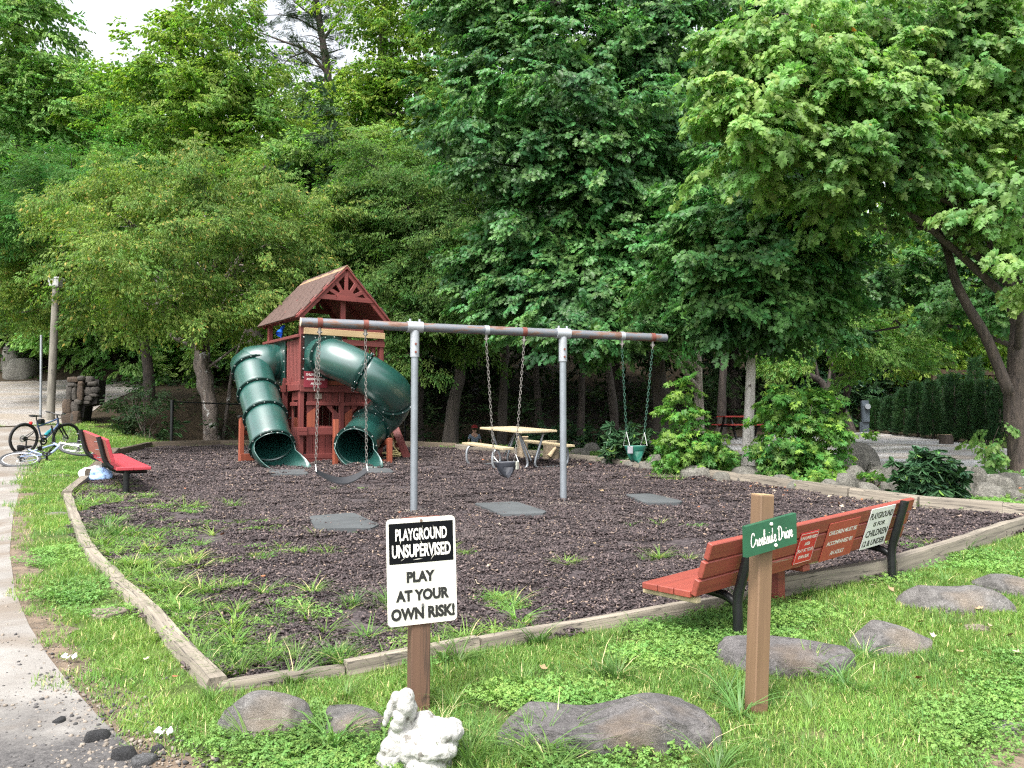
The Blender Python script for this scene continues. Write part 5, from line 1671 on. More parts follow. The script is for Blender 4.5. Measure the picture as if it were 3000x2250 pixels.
# ================================================================== STREET NAME POST
def street_post():
    g = GP(2215, 2086)
    yaw = rad(22)
    t = thing('street_name_post', 'tan square post leaning right with a small green hand lettered board', 'sign', g, rot=Euler((0, rad(3.2), yaw)))
    Hh = 1.03
    part(MB().box((0, 0, Hh / 2 - 0.05), (0.08, 0.08, Hh + 0.1), b=0.005), 'post', M_brown2, t)
    part(MB().box((0, 0, Hh + 0.001), (0.074, 0.074, 0.004)), 'post_top', M_pine, t)
    M_gr = M_plain('dark_green_board', (0.012, 0.075, 0.035), 0.6, var=0.2, scale=9, c2=(0.4, 0.42, 0.38), thr=0.73)
    w, h = 0.3, 0.142
    Mx = Matrix.Translation((0.0, -0.0605, 0.845)) @ Matrix.Rotation(rad(-13), 4, 'Y')
    # a parallelogram board: upright ends, long edges climbing
    s = part(MB().prism([(-w / 2 - 0.012, -h / 2), (w / 2 - 0.012, -h / 2), (w / 2 + 0.012, h / 2), (-w / 2 + 0.012, h / 2)], 0.03, Mx), 'name_board', M_gr, t)
    mb = MB()
    for (x, z) in ((0.005, 0.052), (0.012, -0.052)):
        mb.ball(Mx @ Vector((x, -0.016, z)), 0.009, 8, 5)
    part(mb, 'nail', M_white, s, 60)
    # brushed script: strokes for "Creekside Drive"
    glyph = {
        'C': ([[(.95, .78), (.82, .98), (.5, .95), (.22, .62), (.15, .25), (.35, .02), (.65, .08), (.95, .3)]], 1.0),
        'r': ([[(-.05, .18), (.12, .42), (.2, .55), (.26, .46), (.45, .48), (.42, .2), (.52, .02), (.72, .14)]], .68),
        'e': ([[(-.05, .15), (.3, .22), (.45, .4), (.32, .52), (.16, .35), (.16, .12), (.35, .0), (.62, .16)]], .6),
        'k': ([[(-.05, .15), (.28, .6), (.36, .98), (.24, 1.0), (.14, .5), (.12, .0)], [(.14, .22), (.36, .5), (.44, .36), (.2, .26), (.42, .02), (.66, .14)]], .64),
        's': ([[(-.05, .12), (.22, .42), (.26, .52), (.36, .2), (.28, .0), (.1, .04)], [(.3, .02), (.5, .12)]], .5),
        'i': ([[(-.05, .14), (.14, .5), (.14, .12), (.24, .0), (.44, .16)], [(.2, .72), (.22, .76)]], .42),
        'd': ([[(.4, .48), (.2, .5), (.06, .22), (.16, .0), (.34, .14), (.44, .5), (.56, 1.02)], [(.5, .75), (.42, .25), (.5, .02), (.7, .16)]], .68),
        'D': ([[(.3, .92), (.2, .45), (.14, .04)], [(.02, .8), (.35, 1.0), (.78, .82), (.85, .4), (.55, .05), (.1, .02), (.0, .12)]], 1.0),
        'v': ([[(-.02, .4), (.14, .5), (.2, .05), (.3, .0), (.48, .5), (.6, .46)]], .58),
        ' ': ([], .42)}
    word = 'Creekside Drive'
    tw = sum(glyph[c][1] for c in word)
    sc = (w * 0.84) / tw
    x = -w / 2 + 0.018
    mb = MB()
    sh = math.tan(rad(13)) * 0.5
    for ch in word:
        st, adv = glyph[ch]
        for line in st:
            P = [Vector((x + (px_ + pz_ * 0.22) * sc, -0.0165, -0.033 + pz_ * 0.066)) for px_, pz_ in line]
            P = smooth_path(P, 4) if len(P) > 2 else P
            vs, fs = [], []
            for i, p in enumerate(P):
                d = (P[min(i + 1, len(P) - 1)] - P[max(i - 1, 0)]).normalized()
                nrm = Vector((-d.z, 0, d.x)); ww = 0.0014 + 0.0011 * abs(d.z)
                vs += [Mx @ (p + nrm * ww), Mx @ (p - nrm * ww)]
            for i in range(len(P) - 1): fs.append([2 * i, 2 * i + 1, 2 * i + 3, 2 * i + 2])
            mb.add(vs, fs)
        x += adv * sc
    part(mb, 'lettering', M_white, s)
street_post()

# ================================================================== PICNIC TABLE
M_galv = M_plain('galvanised_tube', (0.3, 0.32, 0.34), 0.4, 0.5, var=0.12, scale=6)
def picnic():
    c2 = Vector((0.1, 15.45)); rz = rad(30)
    g = Vector((c2.x, c2.y, g1(c2.x, c2.y)))
    t = thing('picnic_table', 'picnic table of new pale pine planks on bent galvanised tube legs', 'picnic table', g, rot=Euler((0.045 * math.cos(rz), -0.045 * math.sin(rz), rz)))
    Ly = 1.62
    for k in range(5):
        part(MB().box((-0.31 + k * 0.155, 0, 0.715), (0.148, Ly, 0.04), b=0.004), 'top_plank', M_piney, t)
    for s_ in (-1, 1):
        part(MB().box((s_ * 0.66, 0, 0.425), (0.24, Ly, 0.04), b=0.004), 'seat_plank', M_piney, t)
    for y in (-0.52, 0.52):
        for s_ in (-1, 1):
            pth = smooth_path([(s_ * 0.27, y, 0.68), (s_ * 0.18, y, 0.42), (s_ * 0.09, y, 0.17), (s_ * 0.09, y, 0.07), (s_ * 0.16, y, 0.025), (s_ * 0.4, y, 0.022), (s_ * 0.66, y, 0.022), (s_ * 0.77, y, 0.05), (s_ * 0.82, y, 0.14), (s_ * 0.82, y, 0.28), (s_ * 0.78, y, 0.37), (s_ * 0.68, y, 0.4), (s_ * 0.56, y, 0.4)], 5)
            part(MB().tube(pth, 0.023, 10), 'leg', M_galv, t, 50)
        part(MB().box((0, y, 0.68), (0.66, 0.05, 0.035)), 'top_bracket', M_galv, t)
        part(MB().cyl((0, y * 0.15, 0.68), (0, y, 0.16), 0.014, n=8), 'brace', M_galv, t, 40)
    return t
picnic()
M_stump = M_bark('pale_log', (0.24, 0.19, 0.13), (0.13, 0.1, 0.066), 1.2)
M_cut = M_plain('sawn_log_end', (0.45, 0.35, 0.22), 0.85, var=0.2, scale=20)
def stump(px, py, wpx, h, label, knot=False, seed=1):
    g = GP(px, py)
    r = wpx / FOC * g.y / 2
    t = thing('log_stump', label, 'stump', g, 0, 'upright logs beside the picnic table')
    rr = random.Random(seed)
    pr = []
    n = 16
    vs, fs = [], []
    off = [rr.uniform(0.9, 1.1) for _ in range(n)]
    for j, (k, z) in enumerate(((1.12, -0.03), (1.02, 0.08), (0.97, 0.2), (0.98, h * 0.7), (1.0, h))):
        for i in range(n):
            a = 2 * PI * i / n
            vs.append((math.cos(a) * r * k * off[i], math.sin(a) * r * k * off[i], z + (rr.uniform(-0.012, 0.012) if j == 4 else 0)))
    for j in range(4):
        for i in range(n): fs.append([j * n + i, j * n + (i + 1) % n, (j + 1) * n + (i + 1) % n, (j + 1) * n + i])
    part(MB().add(vs, fs), 'trunk', M_stump, t, 50)
    part(MB().add([vs[4 * n + i] for i in range(n)] , [list(range(n))]), 'cut_top', M_cut, t)
    if knot:
        part(MB().tube(smooth_path([(r * 0.5, -r * 0.9, 0.28), (r * 0.1, -r * 1.15, 0.2), (-r * 0.35, -r * 1.3, 0.1)], 4), [0.03, 0.032, 0.034, 0.036, 0.038, 0.042, 0.045, 0.05, 0.052], 8), 'branch_stub', M_cut, t, 50)
stump(1531, 1343, 34, 0.46, 'tall upright sawn log standing behind the picnic table')
stump(1616, 1350, 46, 0.41, 'thicker sawn log with a pale branch stub by the table end', True, 5)

# ================================================================== BICYCLES
M_tyre = M_plain('black_tyre', (0.014, 0.014, 0.015), 0.8, var=0.2, scale=30)
M_tyreg = M_plain('dusty_tyre', (0.055, 0.057, 0.062), 0.85, var=0.25, scale=30)
M_bkp = M_plain('black_bike_part', (0.012, 0.012, 0.014), 0.4, var=0.2)
M_fr1 = M_plain('slate_blue_frame', (0.1, 0.14, 0.25), 0.3, 0.3, var=0.15, scale=4)
M_fr2 = M_plain('silver_blue_frame', (0.34, 0.42, 0.6), 0.3, 0.3, var=0.15, scale=4)
M_teal = M_plain('teal_plastic', (0.03, 0.36, 0.42), 0.35, var=0.1)
M_redp = M_plain('red_reflector', (0.5, 0.02, 0.02), 0.25)
M_whp = M_plain('white_plastic', (0.72, 0.72, 0.74), 0.35, var=0.05)
def bike(label, loc, rot, R, fmat, forkmat, tyre, rider=True, steer=0.0, extras=True):
    t = thing('bicycle', label, 'bicycle', loc, rot=rot)
    wb = 1.06 * R / 0.35
    k = R / 0.35
    bb = Vector((wb * 0.42, 0, R - 0.06 * k)); seat_t = Vector((wb * 0.27, 0, R + 0.36 * k)); head_t = Vector((wb * 0.74, 0, R + 0.46 * k)); head_b = Vector((wb * 0.775, 0, R + 0.31 * k))
    rax = Vector((0, 0, R)); fax = Vector((wb, 0, R))
    def wheel(c, name, st=0.0):
        w = bpy.data.objects.new(name, None); COL.objects.link(w); w.parent = t; ROOTM[w.name] = ROOTM[t.name].copy()
        Rz = Matrix.Rotation(st, 3, 'Z')
        def pt(a, r, y=0): return c + Rz @ Vector((r * math.cos(a), y, r * math.sin(a)))
        n = 36
        part(MB().tube([pt(2 * PI * i / n, R - 0.025 * k) for i in range(n)], 0.026 * k, 8, closed=True), 'tyre', tyre, w, 60)
        part(MB().tube([pt(2 * PI * i / n, R - 0.06 * k) for i in range(n)], 0.011 * k, 6, closed=True), 'rim', M_bkp if fmat is M_fr1 else M_whp, w, 60)
        mb = MB()
        for i in range(28):
            a = 2 * PI * i / 28
            mb.tube([pt(a + (0.25 if i % 2 else -0.25), 0.02 * k, 0.03 * k * (1 if i % 4 < 2 else -1)), pt(a, R - 0.06 * k)], 0.0016, 4, caps=False)
        part(mb, 'spokes', M_wire, w)
        part(MB().cyl(c + Rz @ Vector((0, -0.05, 0)), c + Rz @ Vector((0, 0.05, 0)), 0.022 * k, n=12), 'hub', M_bkp, w, 40)
        mb = MB(); ring(mb, c + Rz @ Vector((0, 0.035, 0)), Rz @ Vector((0, 1, 0)), 0.045 * k, 0.075 * k, 0.003)
        part(mb, 'brake_disc', M_wire, w, 40)
    wheel(rax, 'rear_wheel'); wheel(fax, 'front_wheel', steer)
    fr = MB()
    fr.tube([bb, bb.lerp(head_b, 0.5) + Vector((0, 0, -0.02)), head_b], [0.022 * k, 0.025 * k, 0.024 * k], 10); fr.tube([seat_t + Vector((0.01, 0, -0.1 * k)), head_t + Vector((0, 0, -0.03))], 0.019 * k, 10)
    fr.tube([bb, seat_t], 0.017 * k, 10); fr.tube([head_b, head_t], 0.024 * k, 10)
    part(fr, 'frame', fmat, t, 60)
    mb = MB()
    for s_ in (-1, 1):
        mb.tube([bb + Vector((-0.02, s_ * 0.03, 0)), Vector((0, s_ * 0.06, R))], 0.01 * k, 8); mb.tube([seat_t + Vector((0, s_ * 0.02, -0.16 * k)), Vector((0, s_ * 0.06, R))], 0.009 * k, 8)
    part(mb, 'rear_stays', M_bkp if fmat is M_fr1 else fmat, t, 60)
    Rz = Matrix.Rotation(steer, 3, 'Z')
    mb = MB()
    for s_ in (-1, 1):
        o = Rz @ Vector((0, s_ * 0.065, 0))
        mb.tube([head_b + o + Vector((0.01, 0, 0.01)), head_b.lerp(fax, 0.55) + o, fax + o], [0.018 * k, 0.019 * k, 0.014 * k], 8)
    mb.tube([head_b + Rz @ Vector((0, -0.07, 0)), head_b + Rz @ Vector((0, 0.07, 0))], 0.02 * k, 8)
    part(mb, 'fork', forkmat, t, 60)
    stem = head_t + Vector((-0.02, 0, 0.07 * k))
    hb = smooth_path([stem + Rz @ Vector(p) * k for p in ((-0.04, -0.34, 0.05), (0.0, -0.2, 0.035), (0.05, -0.07, 0.0), (0.05, 0.07, 0.0), (0.0, 0.2, 0.035), (-0.04, 0.34, 0.05))], 4)
    h = part(MB().tube(hb, 0.0125 * k, 8), 'handlebar', M_bkp, t, 60)
    part(MB().tube([head_t, stem, stem + Rz @ Vector((0.05, 0, 0.0))], 0.018 * k, 8), 'stem', M_bkp, t, 60)
    for s_ in (0, -1):
        a, b = hb[s_], hb[3 if s_ == 0 else -4]
        part(MB().tube([a, b], 0.018 * k, 8), 'grip', M_bkp, h, 60)
        part(MB().box(b.lerp(a, -0.3) + Vector((0.03, 0, -0.005)), (0.06, 0.05, 0.025), b=0.005), 'brake_lever', M_teal if (extras and s_ == 0) else M_bkp, h)
    st = seat_t + Vector((-0.035 * k, 0, 0.12 * k))
    part(MB().tube([seat_t, st], 0.013 * k, 8), 'seat_post', M_bkp, t, 60)
    sd = MB()
    prof = [(-0.13, 0.075, 0.02), (-0.1, 0.085, 0.03), (-0.03, 0.06, 0.025), (0.05, 0.03, 0.018), (0.13, 0.02, 0.012), (0.15, 0.008, 0.006)]
    vs, fs = [], []
    for (x, w, hh) in prof:
        for i in range(8):
            a = 2 * PI * i / 8
            vs.append(st + Vector((x, w * math.cos(a), 0.02 + hh * math.sin(a))) * 1.0)
    for j in range(len(prof) - 1):
        for i in range(8): fs.append([j * 8 + i, j * 8 + (i + 1) % 8, (j + 1) * 8 + (i + 1) % 8, (j + 1) * 8 + i])
    fs += [list(range(8)), list(range(40, 48))]
    part(sd.add(vs, fs), 'saddle', M_bkp, t, 60)
    mb = MB(); ring(mb, bb + Vector((0, -0.05, 0)), Vector((0, 1, 0)), 0.05 * k, 0.085 * k, 0.008, 20)
    mb.cyl(bb + Vector((0, -0.07, 0)), bb + Vector((0, 0.07, 0)), 0.02 * k, n=10)
    for s_ in (-1, 1):
        e = bb + Vector((s_ * 0.07 * k, s_ * 0.08, -s_ * 0.14 * k))
        mb.tube([bb + Vector((0, s_ * 0.07, 0)), e], 0.011 * k, 8); mb.box(e + Vector((0, s_ * 0.05, 0)), (0.09, 0.09, 0.022), b=0.004)
    part(mb, 'crank', M_bkp, t, 40)
    mb = MB(); mb.cyl(rax + Vector((0, -0.055, 0)), rax + Vector((0, -0.02, 0)), 0.055 * k, 0.03 * k, 16); mb.box(rax + Vector((0.02, -0.06, -0.09)), (0.03, 0.02, 0.13), b=0.005)
    mb.tube([bb + Vector((0, -0.05, 0.08 * k)), rax + Vector((0, -0.045, 0.05 * k))], 0.004, 5); mb.tube([bb + Vector((0, -0.05, -0.08 * k)), rax + Vector((0.03, -0.055, -0.14 * k))], 0.004, 5)
    part(mb, 'gears', M_bkp, t, 40)
    if extras:
        a = bb.lerp(head_b, 0.22) + Vector((-0.02, 0, 0.05)); d = (head_b - bb).normalized()
        part(MB().tube([a, a + d * 0.13, a + d * 0.16, a + d * 0.2], [0.036, 0.036, 0.022, 0.02], 12), 'water_bottle', M_teal, t, 40)
        part(MB().box(seat_t + Vector((0.1, 0, 0.02)), (0.16, 0.1, 0.12), b=0.03), 'frame_bag', M_bkp, t)
        part(MB().box(st + Vector((-0.12, 0, -0.14)), (0.05, 0.08, 0.07), b=0.012), 'rear_light', M_redp, t)
    return t
# the upright one: rear wheel towards the viewer, leaning on its stand
b0 = GP(66, 1333); hd = rad(69)
bike('slate blue mountain bicycle standing upright beside the lamp pole', b0, Euler((rad(4), 0, hd)), 0.36, M_fr1, M_bkp, M_tyre, steer=rad(-6))
b1 = GP(70, 1364)
Rl = Matrix.Rotation(rad(50), 4, 'Z') @ Matrix.Rotation(rad(-9), 4, 'Y') @ Matrix.Rotation(rad(-70), 4, 'X')
bike('silver blue bicycle with white fork lying flat on the grass', b1 + Vector((0.22, -0.24, 0.0)), Rl.to_euler(), 0.36, M_fr2, M_whp, M_tyreg, steer=rad(10), extras=False)

# ================================================================== LAMP POLE, STEEL POLE
M_pole = M_bark('weathered_pole', (0.2, 0.185, 0.155), (0.105, 0.096, 0.08), 0.8, spots=(0.07, 0.065, 0.058), sthr=0.62, bmp=0.4)
lg = GP(147, 1231)
lamp = thing('lamp_post', 'weathered round wooden pole with a boxy grey lantern on top', 'lamp post', lg)
lt = P3(164, 842, lg.y)
part(MB().tube([lg + Vector((0, 0, -0.2)), lg.lerp(lt, 0.5), lt], [0.115, 0.105, 0.092], 18), 'pole', M_pole, lamp, 40, world=True)
hd_ = MB()
for (z0, z1, a, b) in ((0, 0.02, 0.1, 0.1), (0.02, 0.24, 0.125, 0.165), (0.24, 0.29, 0.18, 0.14)):
    vs = [lt + Vector((x * a, y * a, z0)) for x, y in ((-1, -1), (1, -1), (1, 1), (-1, 1))] + [lt + Vector((x * b, y * b, z1)) for x, y in ((-1, -1), (1, -1), (1, 1), (-1, 1))]
    hd_.add(vs, [(0, 1, 2, 3), (4, 5, 6, 7), (0, 4, 5, 1), (1, 5, 6, 2), (2, 6, 7, 3), (3, 7, 4, 0)])
ln = part(hd_, 'lantern', M_plain('grey_lantern', (0.42, 0.42, 0.42), 0.5, var=0.1), lamp, world=True)
for (dx, dy, w, d) in ((0, -1, 0.2, 0.004), (1, 0, 0.004, 0.2)):
    c = lt + Vector((dx * 0.15, dy * 0.15, 0.13))
    part(MB().box(c, (w, d, 0.16), Matrix.Rotation(rad(10) * dx, 3, 'Y') @ Matrix.Rotation(rad(10) * dy * -1, 3, 'X')), 'pane', M_plain('frosted_pane', (0.55, 0.55, 0.55), 0.2, var=0.05), ln, world=True)
sg_ = GP(119, 1226)
st_ = P3(121, 985, sg_.y)
pol = thing('steel_pole', 'thin galvanised steel pole left of the wooden lamp post', 'pole', sg_)
part(MB().cyl(sg_ + Vector((0, 0, -0.1)), st_, 0.035, n=12), 'shaft', M_galv, pol, 40, world=True)
part(MB().cyl(st_, st_ + Vector((0, 0, 0.03)), 0.038, n=12), 'cap', M_galv, pol, 40, world=True)

# ================================================================== CHAIN LINK FENCE behind
fA, fB = GP(502, 1302), GP(1186, 1300)
fence = thing('chain_link_fence', 'black chain link fence in the shade behind the play tower', 'fence', fA)
fh = 1.12
nf = 4
for k in range(nf):
    p = fA.lerp(fB, k / (nf - 1)); p.z = g1(p.x, p.y)
    part(MB().cyl(p - Vector((0, 0, 0.2)), p + Vector((0, 0, fh + 0.05)), 0.045 if k == 0 else 0.03, n=10), 'post', M_black, fence, 40, world=True)
part(MB().cyl(fA + Vector((0, 0, fh)), fB + Vector((0, 0, fh)), 0.02, n=8), 'top_rail', M_black, fence, 40, world=True)
mb = MB()
L_ = (fB - fA).length; du = (fB - fA).normalized()
for s_ in (1, -1):
    for k in range(int((L_ + fh) / 0.075)):
        x0 = k * 0.075 - (fh if s_ > 0 else 0)
        a = (max(0, x0), max(0, -x0)) if s_ > 0 else (min(L_, x0), max(0, x0 - L_))
        b = (x0 + fh, fh) if s_ > 0 else (x0 - fh, fh)
        if s_ > 0 and b[0] > L_: b = (L_, fh - (b[0] - L_))
        if s_ < 0 and b[0] < 0: b = (0, fh + b[0])
        if b[1] <= a[1]: continue
        z0 = 0.03
        mb.tube([fA + du * a[0] + Vector((0, 0.006 * s_, a[1] + z0)), fA + du * b[0] + Vector((0, 0.006 * s_, b[1]))], 0.0025, 3, caps=False)
w_ = part(mb, 'wire_mesh', M_black, fence, world=True); w_['kind'] = 'stuff'

# ================================================================== UTILITY PEDESTAL, wheel stop, far table, beam
M_ped = M_plain('slate_grey_metal', (0.06, 0.078, 0.095), 0.5, 0.2, var=0.1)
pg = GP(2535, 1272)
ped = thing('utility_pedestal', 'slate grey utility pedestal with a round meter before the hedge', 'utility box', pg, rad(-12))
px_m = FOC / pg.y
ph = 98 / px_m
part(MB().box((0, 0, ph / 2), (0.22, 0.16, ph), b=0.01), 'cabinet', M_ped, ped)
part(MB().box((0.02, -0.1, ph * 0.63), (0.2, 0.06, ph * 0.55), b=0.01), 'door', M_ped, ped)
part(MB().cyl((0.05, -0.13, ph * 0.82), (0.05, -0.24, ph * 0.82), 0.085, n=18), 'meter', M_plain('meter_glass', (0.2, 0.22, 0.24), 0.15), ped, 40)
part(MB().box((-0.11, 0, ph * 0.18), (0.12, 0.12, ph * 0.36), b=0.01), 'conduit', M_ped, ped)
M_conc = M_plain('grey_concrete', (0.3, 0.3, 0.28), 0.9, var=0.2, scale=8, bmp=0.3)
wa, wb_ = GP(2440, 1284), GP(2545, 1278)
single(MB().beam(wa + Vector((0, 0, 0.06)), wb_ + Vector((0, 0, 0.06)), 0.2, 0.14, b=0.03), 'wheel_stop', M_conc, 'low concrete wheel stop on the drive in front of the pedestal', 'wheel stop')
fg = GP(2165, 1286)
ft = thing('picnic_table', 'far red picnic table in the shade behind the white trunked maple', 'picnic table', fg, rad(8))
M_fred = M_plain('far_red_paint', (0.4, 0.05, 0.04), 0.6)
fs_ = fg.y / FOC
part(MB().box((0.2, 0, 0.66), (1.5, 0.7, 0.04)), 'tabletop', M_fred, ft)
for s_ in (-1, 1): part(MB().box((0.2, s_ * 0.6, 0.42), (1.5, 0.24, 0.04)), 'seat', M_fred, ft)
for x in (-0.35, 0.75):
    for s_ in (-1, 1): part(MB().beam((x, s_ * 0.22, 0.64), (x, s_ * 0.62, 0.0), 0.04, 0.08), 'leg', M_bkp, ft)
    part(MB().box((x, 0, 0.38), (0.05, 1.3, 0.06)), 'cross_bar', M_bkp, ft)
pga = GP(2740, 1262); pgb = pga + Vector((2.6, 1.0, 0))
perg = thing('pergola', 'brown timber pergola rising above the hedge under the trees', 'pergola', pga)
M_pw = M_wood('brown_frame_wood', (0.16, 0.1, 0.07), (0.1, 0.065, 0.045), 'X', 0.8)
for p in (pga, pgb):
    top = P3(2740, 1092, pga.y).z
    part(MB().box((p.x, p.y, (p.z + top) / 2), (0.14, 0.14, top - p.z)), 'post', M_pw, perg, world=True)
top = P3(2740, 1088, pga.y).z
part(MB().beam(Vector((pga.x - 0.3, pga.y, top)), Vector((pgb.x + 0.3, pgb.y, top)), 0.12, 0.16), 'beam', M_pw, perg, world=True)
# ================================================================== ROCKS
M_rk1 = M_rock('grey_fieldstone', (0.22, 0.21, 0.2), (0.115, 0.108, 0.103), stain=(0.21, 0.165, 0.12))
M_rk2 = M_rock('dark_slab_stone', (0.165, 0.155, 0.152), (0.085, 0.079, 0.078), lthr=0.66, stain=(0.16, 0.12, 0.085))
M_rk3 = M_rock('pale_tan_stone', (0.28, 0.235, 0.18), (0.17, 0.14, 0.105), lthr=0.72)
M_rk4 = M_rock('shaded_wall_stone', (0.22, 0.21, 0.18), (0.11, 0.104, 0.09), lthr=0.72, scale=1.6)
M_asp = M_rock('asphalt_lump', (0.05, 0.05, 0.052), (0.022, 0.022, 0.024), lichen=(0.18, 0.17, 0.17), lthr=0.63, scale=6)
M_asp2 = M_rock('grey_lump', (0.2, 0.2, 0.21), (0.1, 0.1, 0.1), lichen=(0.3, 0.3, 0.3), lthr=0.65, scale=5)
_ICO = {}
def ico(sub):
    if sub not in _ICO:
        bm = bmesh.new(); bmesh.ops.create_icosphere(bm, subdivisions=sub, radius=1)
        bm.verts.ensure_lookup_table()
        _ICO[sub] = ([v.co.copy() for v in bm.verts], [[v.index for v in f.verts] for f in bm.faces]); bm.free()
    return _ICO[sub]
def rock_verts(w, d, h, seed, sub=5, rough=0.16, top=None, flat=0.7, square=0.65):
    vs, fs = ico(sub)
    o = Vector((seed * 7.31, seed * 3.77, seed * 1.93))
    rp = random.Random(seed * 13 + 5)
    planes = []
    for _ in range(9):
        pn = Vector((rp.gauss(0, 1), rp.gauss(0, 1), rp.gauss(0.2, 0.7))).normalized()
        planes.append((pn, rp.uniform(0.72, 0.95)))
    out = []
    for p in vs:
        q = Vector([math.copysign(abs(c) ** square, c) for c in p])
        q = q / max(1e-6, q.length) * (0.55 + 0.45 * p.length) * (1.0 + 0.12 * (q.length - 1))
        s = 1 + rough * noise.noise(p * 1.1 + o) * 1.5 + rough * 0.5 * noise.noise(p * 2.6 + o) + rough * 0.22 * noise.noise(p * 6.3 + o) + rough * 0.13 * noise.noise(p * 13 + o) + rough * 0.1 * noise.noise(p * 27 + o) - rough * 0.5 * max(0, 0.1 - abs(noise.noise(p * 2.1 + o * 1.7))) * 2.5
        q = q * s
        for pn, pd in planes:
            e = q.dot(pn) - pd
            if e > 0: q = q - pn * (e * 0.8)
        x, y, z = q.x * w / 2, q.y * d / 2, q.z
        if z > 0: z = z ** 0.9 if z < 1 else z
        z = (min(z, flat + (z - flat) * 0.35) if z > flat else z)
        z = max(z, -0.35) * h / (flat + 0.08)
        if top is not None and z > 0: z *= top(q.x, q.y)
        out.append(Vector((x, y, z)))
    return out, fs
def boulder(px, py, wpx, d, h, mat, label, seed, rz=0.0, top=None, rough=0.16, flat=0.7, group='rough stones set along the lawn', name='boulder', sub=5, cat='rock', sink=0.0, square=0.65):
    g = GP(px, py)
    w = wpx / FOC * g.y * 1.2; d = d * 1.2; h = h * 0.92
    vs, fs = rock_verts(w, d, h, seed, sub, rough, top, flat, square)
    o = bpy.data.objects.new(name, MB().add(vs, fs).mesh(name, mat, 70)); COL.objects.link(o)
    o.location = Vector((g.x, g.y + d * 0.42, g1(g.x, g.y + d * 0.42) - sink - h * 0.08)); o.rotation_euler = (0.03, 0, rz)
    ROOTM[o.name] = Matrix.Translation(o.location)
    return tag(o, label, cat, group)
boulder(757, 2172, 245, 0.26, 0.2, M_rk1, 'round topped grey boulder left of the white statue', 3, 0.1, flat=0.95, rough=0.1)
boulder(1012, 2172, 165, 0.26, 0.09, M_rk1, 'low grey stone half sunk in grass between boulder and statue', 5, 0.2, flat=0.6)
boulder(1822, 2225, 625, 0.42, 0.135, M_rk2, 'long dark stone slab with a dipped top in front of the green board post', 8, 0.04, top=lambda x, y: 0.92 + 0.35 * math.exp(-((x - 0.3) / 0.25) ** 2) - 0.22 * math.exp(-((x + 0.1) / 0.3) ** 2) - 0.5 * max(0, x - 0.62), rough=0.11, flat=0.6, square=0.5)
boulder(2340, 1985, 375, 0.46, 0.12, M_rk2, 'flat topped dark slab just behind the green board post', 12, -0.12, rough=0.1, flat=0.55, square=0.5)
boulder(2655, 1925, 235, 0.34, 0.15, M_rk1, 'pointed grey rock with white lichen patch right of the bench', 15, 0.1, top=lambda x, y: 1.15 - 0.5 * abs(x + 0.15), rough=0.14, flat=0.9)
boulder(2840, 1795, 290, 0.36, 0.17, M_rk1, 'saddle shaped grey brown rock at the right under the border timber', 19, -0.12, top=lambda x, y: 0.75 + 0.5 * x * x + 0.2 * abs(x), rough=0.13, flat=0.7)
boulder(2995, 1752, 120, 0.4, 0.14, M_rk1, 'grey rock cut by the right edge of the view', 23, 0.2, rough=0.13)
boulder(292, 1822, 105, 0.22, 0.05, M_rk3, 'pale flat stone in the grass left of the curved timbers', 27, 0.5, flat=0.5)
boulder(158, 1402, 62, 0.3, 0.06, M_rk1, 'flat grey stone in the grass below the fallen bicycle', 29, 0.1, flat=0.5)
boulder(150, 1512, 62, 0.2, 0.03, M_rk1, 'small flat grey stone near the path edge', 31, 0.3, flat=0.5)
boulder(444, 1492, 46, 0.12, 0.055, M_rk3, 'yellowish stone lying in the mulch by the short weeds', 33, 0.2, group=None)
boulder(2872, 1848, 66, 0.1, 0.022, M_rk3, 'small tan flat stone in front of the saddle shaped rock', 35, 0.1, flat=0.5)
boulder(2985, 2160, 90, 0.12, 0.03, M_rk1, 'small grey stone in the bare soil at the right', 36, 0.4, flat=0.5)
boulder(272, 2180, 66, 0.075, 0.05, M_asp, 'largest black asphalt lump on the path edge', 41, 0.5, group='broken asphalt lumps on the path edge', name='asphalt_lump', cat='rubble', sub=3)
boulder(350, 2235, 66, 0.08, 0.05, M_asp, 'dark asphalt lump touching the pale grey one', 43, 0.1, group='broken asphalt lumps on the path edge', name='asphalt_lump', cat='rubble', sub=3)
boulder(404, 2252, 66, 0.07, 0.045, M_asp2, 'pale grey lump beside the dark asphalt', 45, 0.8, group='broken asphalt lumps on the path edge', name='asphalt_lump', cat='rubble', sub=3)
boulder(454, 2212, 36, 0.05, 0.035, M_asp, 'small black asphalt lump in the grass', 47, 0.2, group='broken asphalt lumps on the path edge', name='asphalt_lump', cat='rubble', sub=3)
boulder(165, 2125, 34, 0.06, 0.03, M_asp, 'black asphalt lump lying on the path', 49, 0.2, group='broken asphalt lumps on the path edge', name='asphalt_lump', cat='rubble', sub=3)
boulder(140, 1104, 0, 0, 0, M_rk4, 'x', 1) if False else None
for (px, py, w, d, h, lab, sd) in [(40, 1114, 90, 1.4, 0.8, 'big brown boulder at the edge of the gravel drive', 51), (20, 1096, 70, 1.6, 1.35, 'higher brown boulder behind the one by the gravel', 53)]:
    boulder(px, py, w, d, h, M_rk4, lab, sd, 0.2, group=None, sub=3)

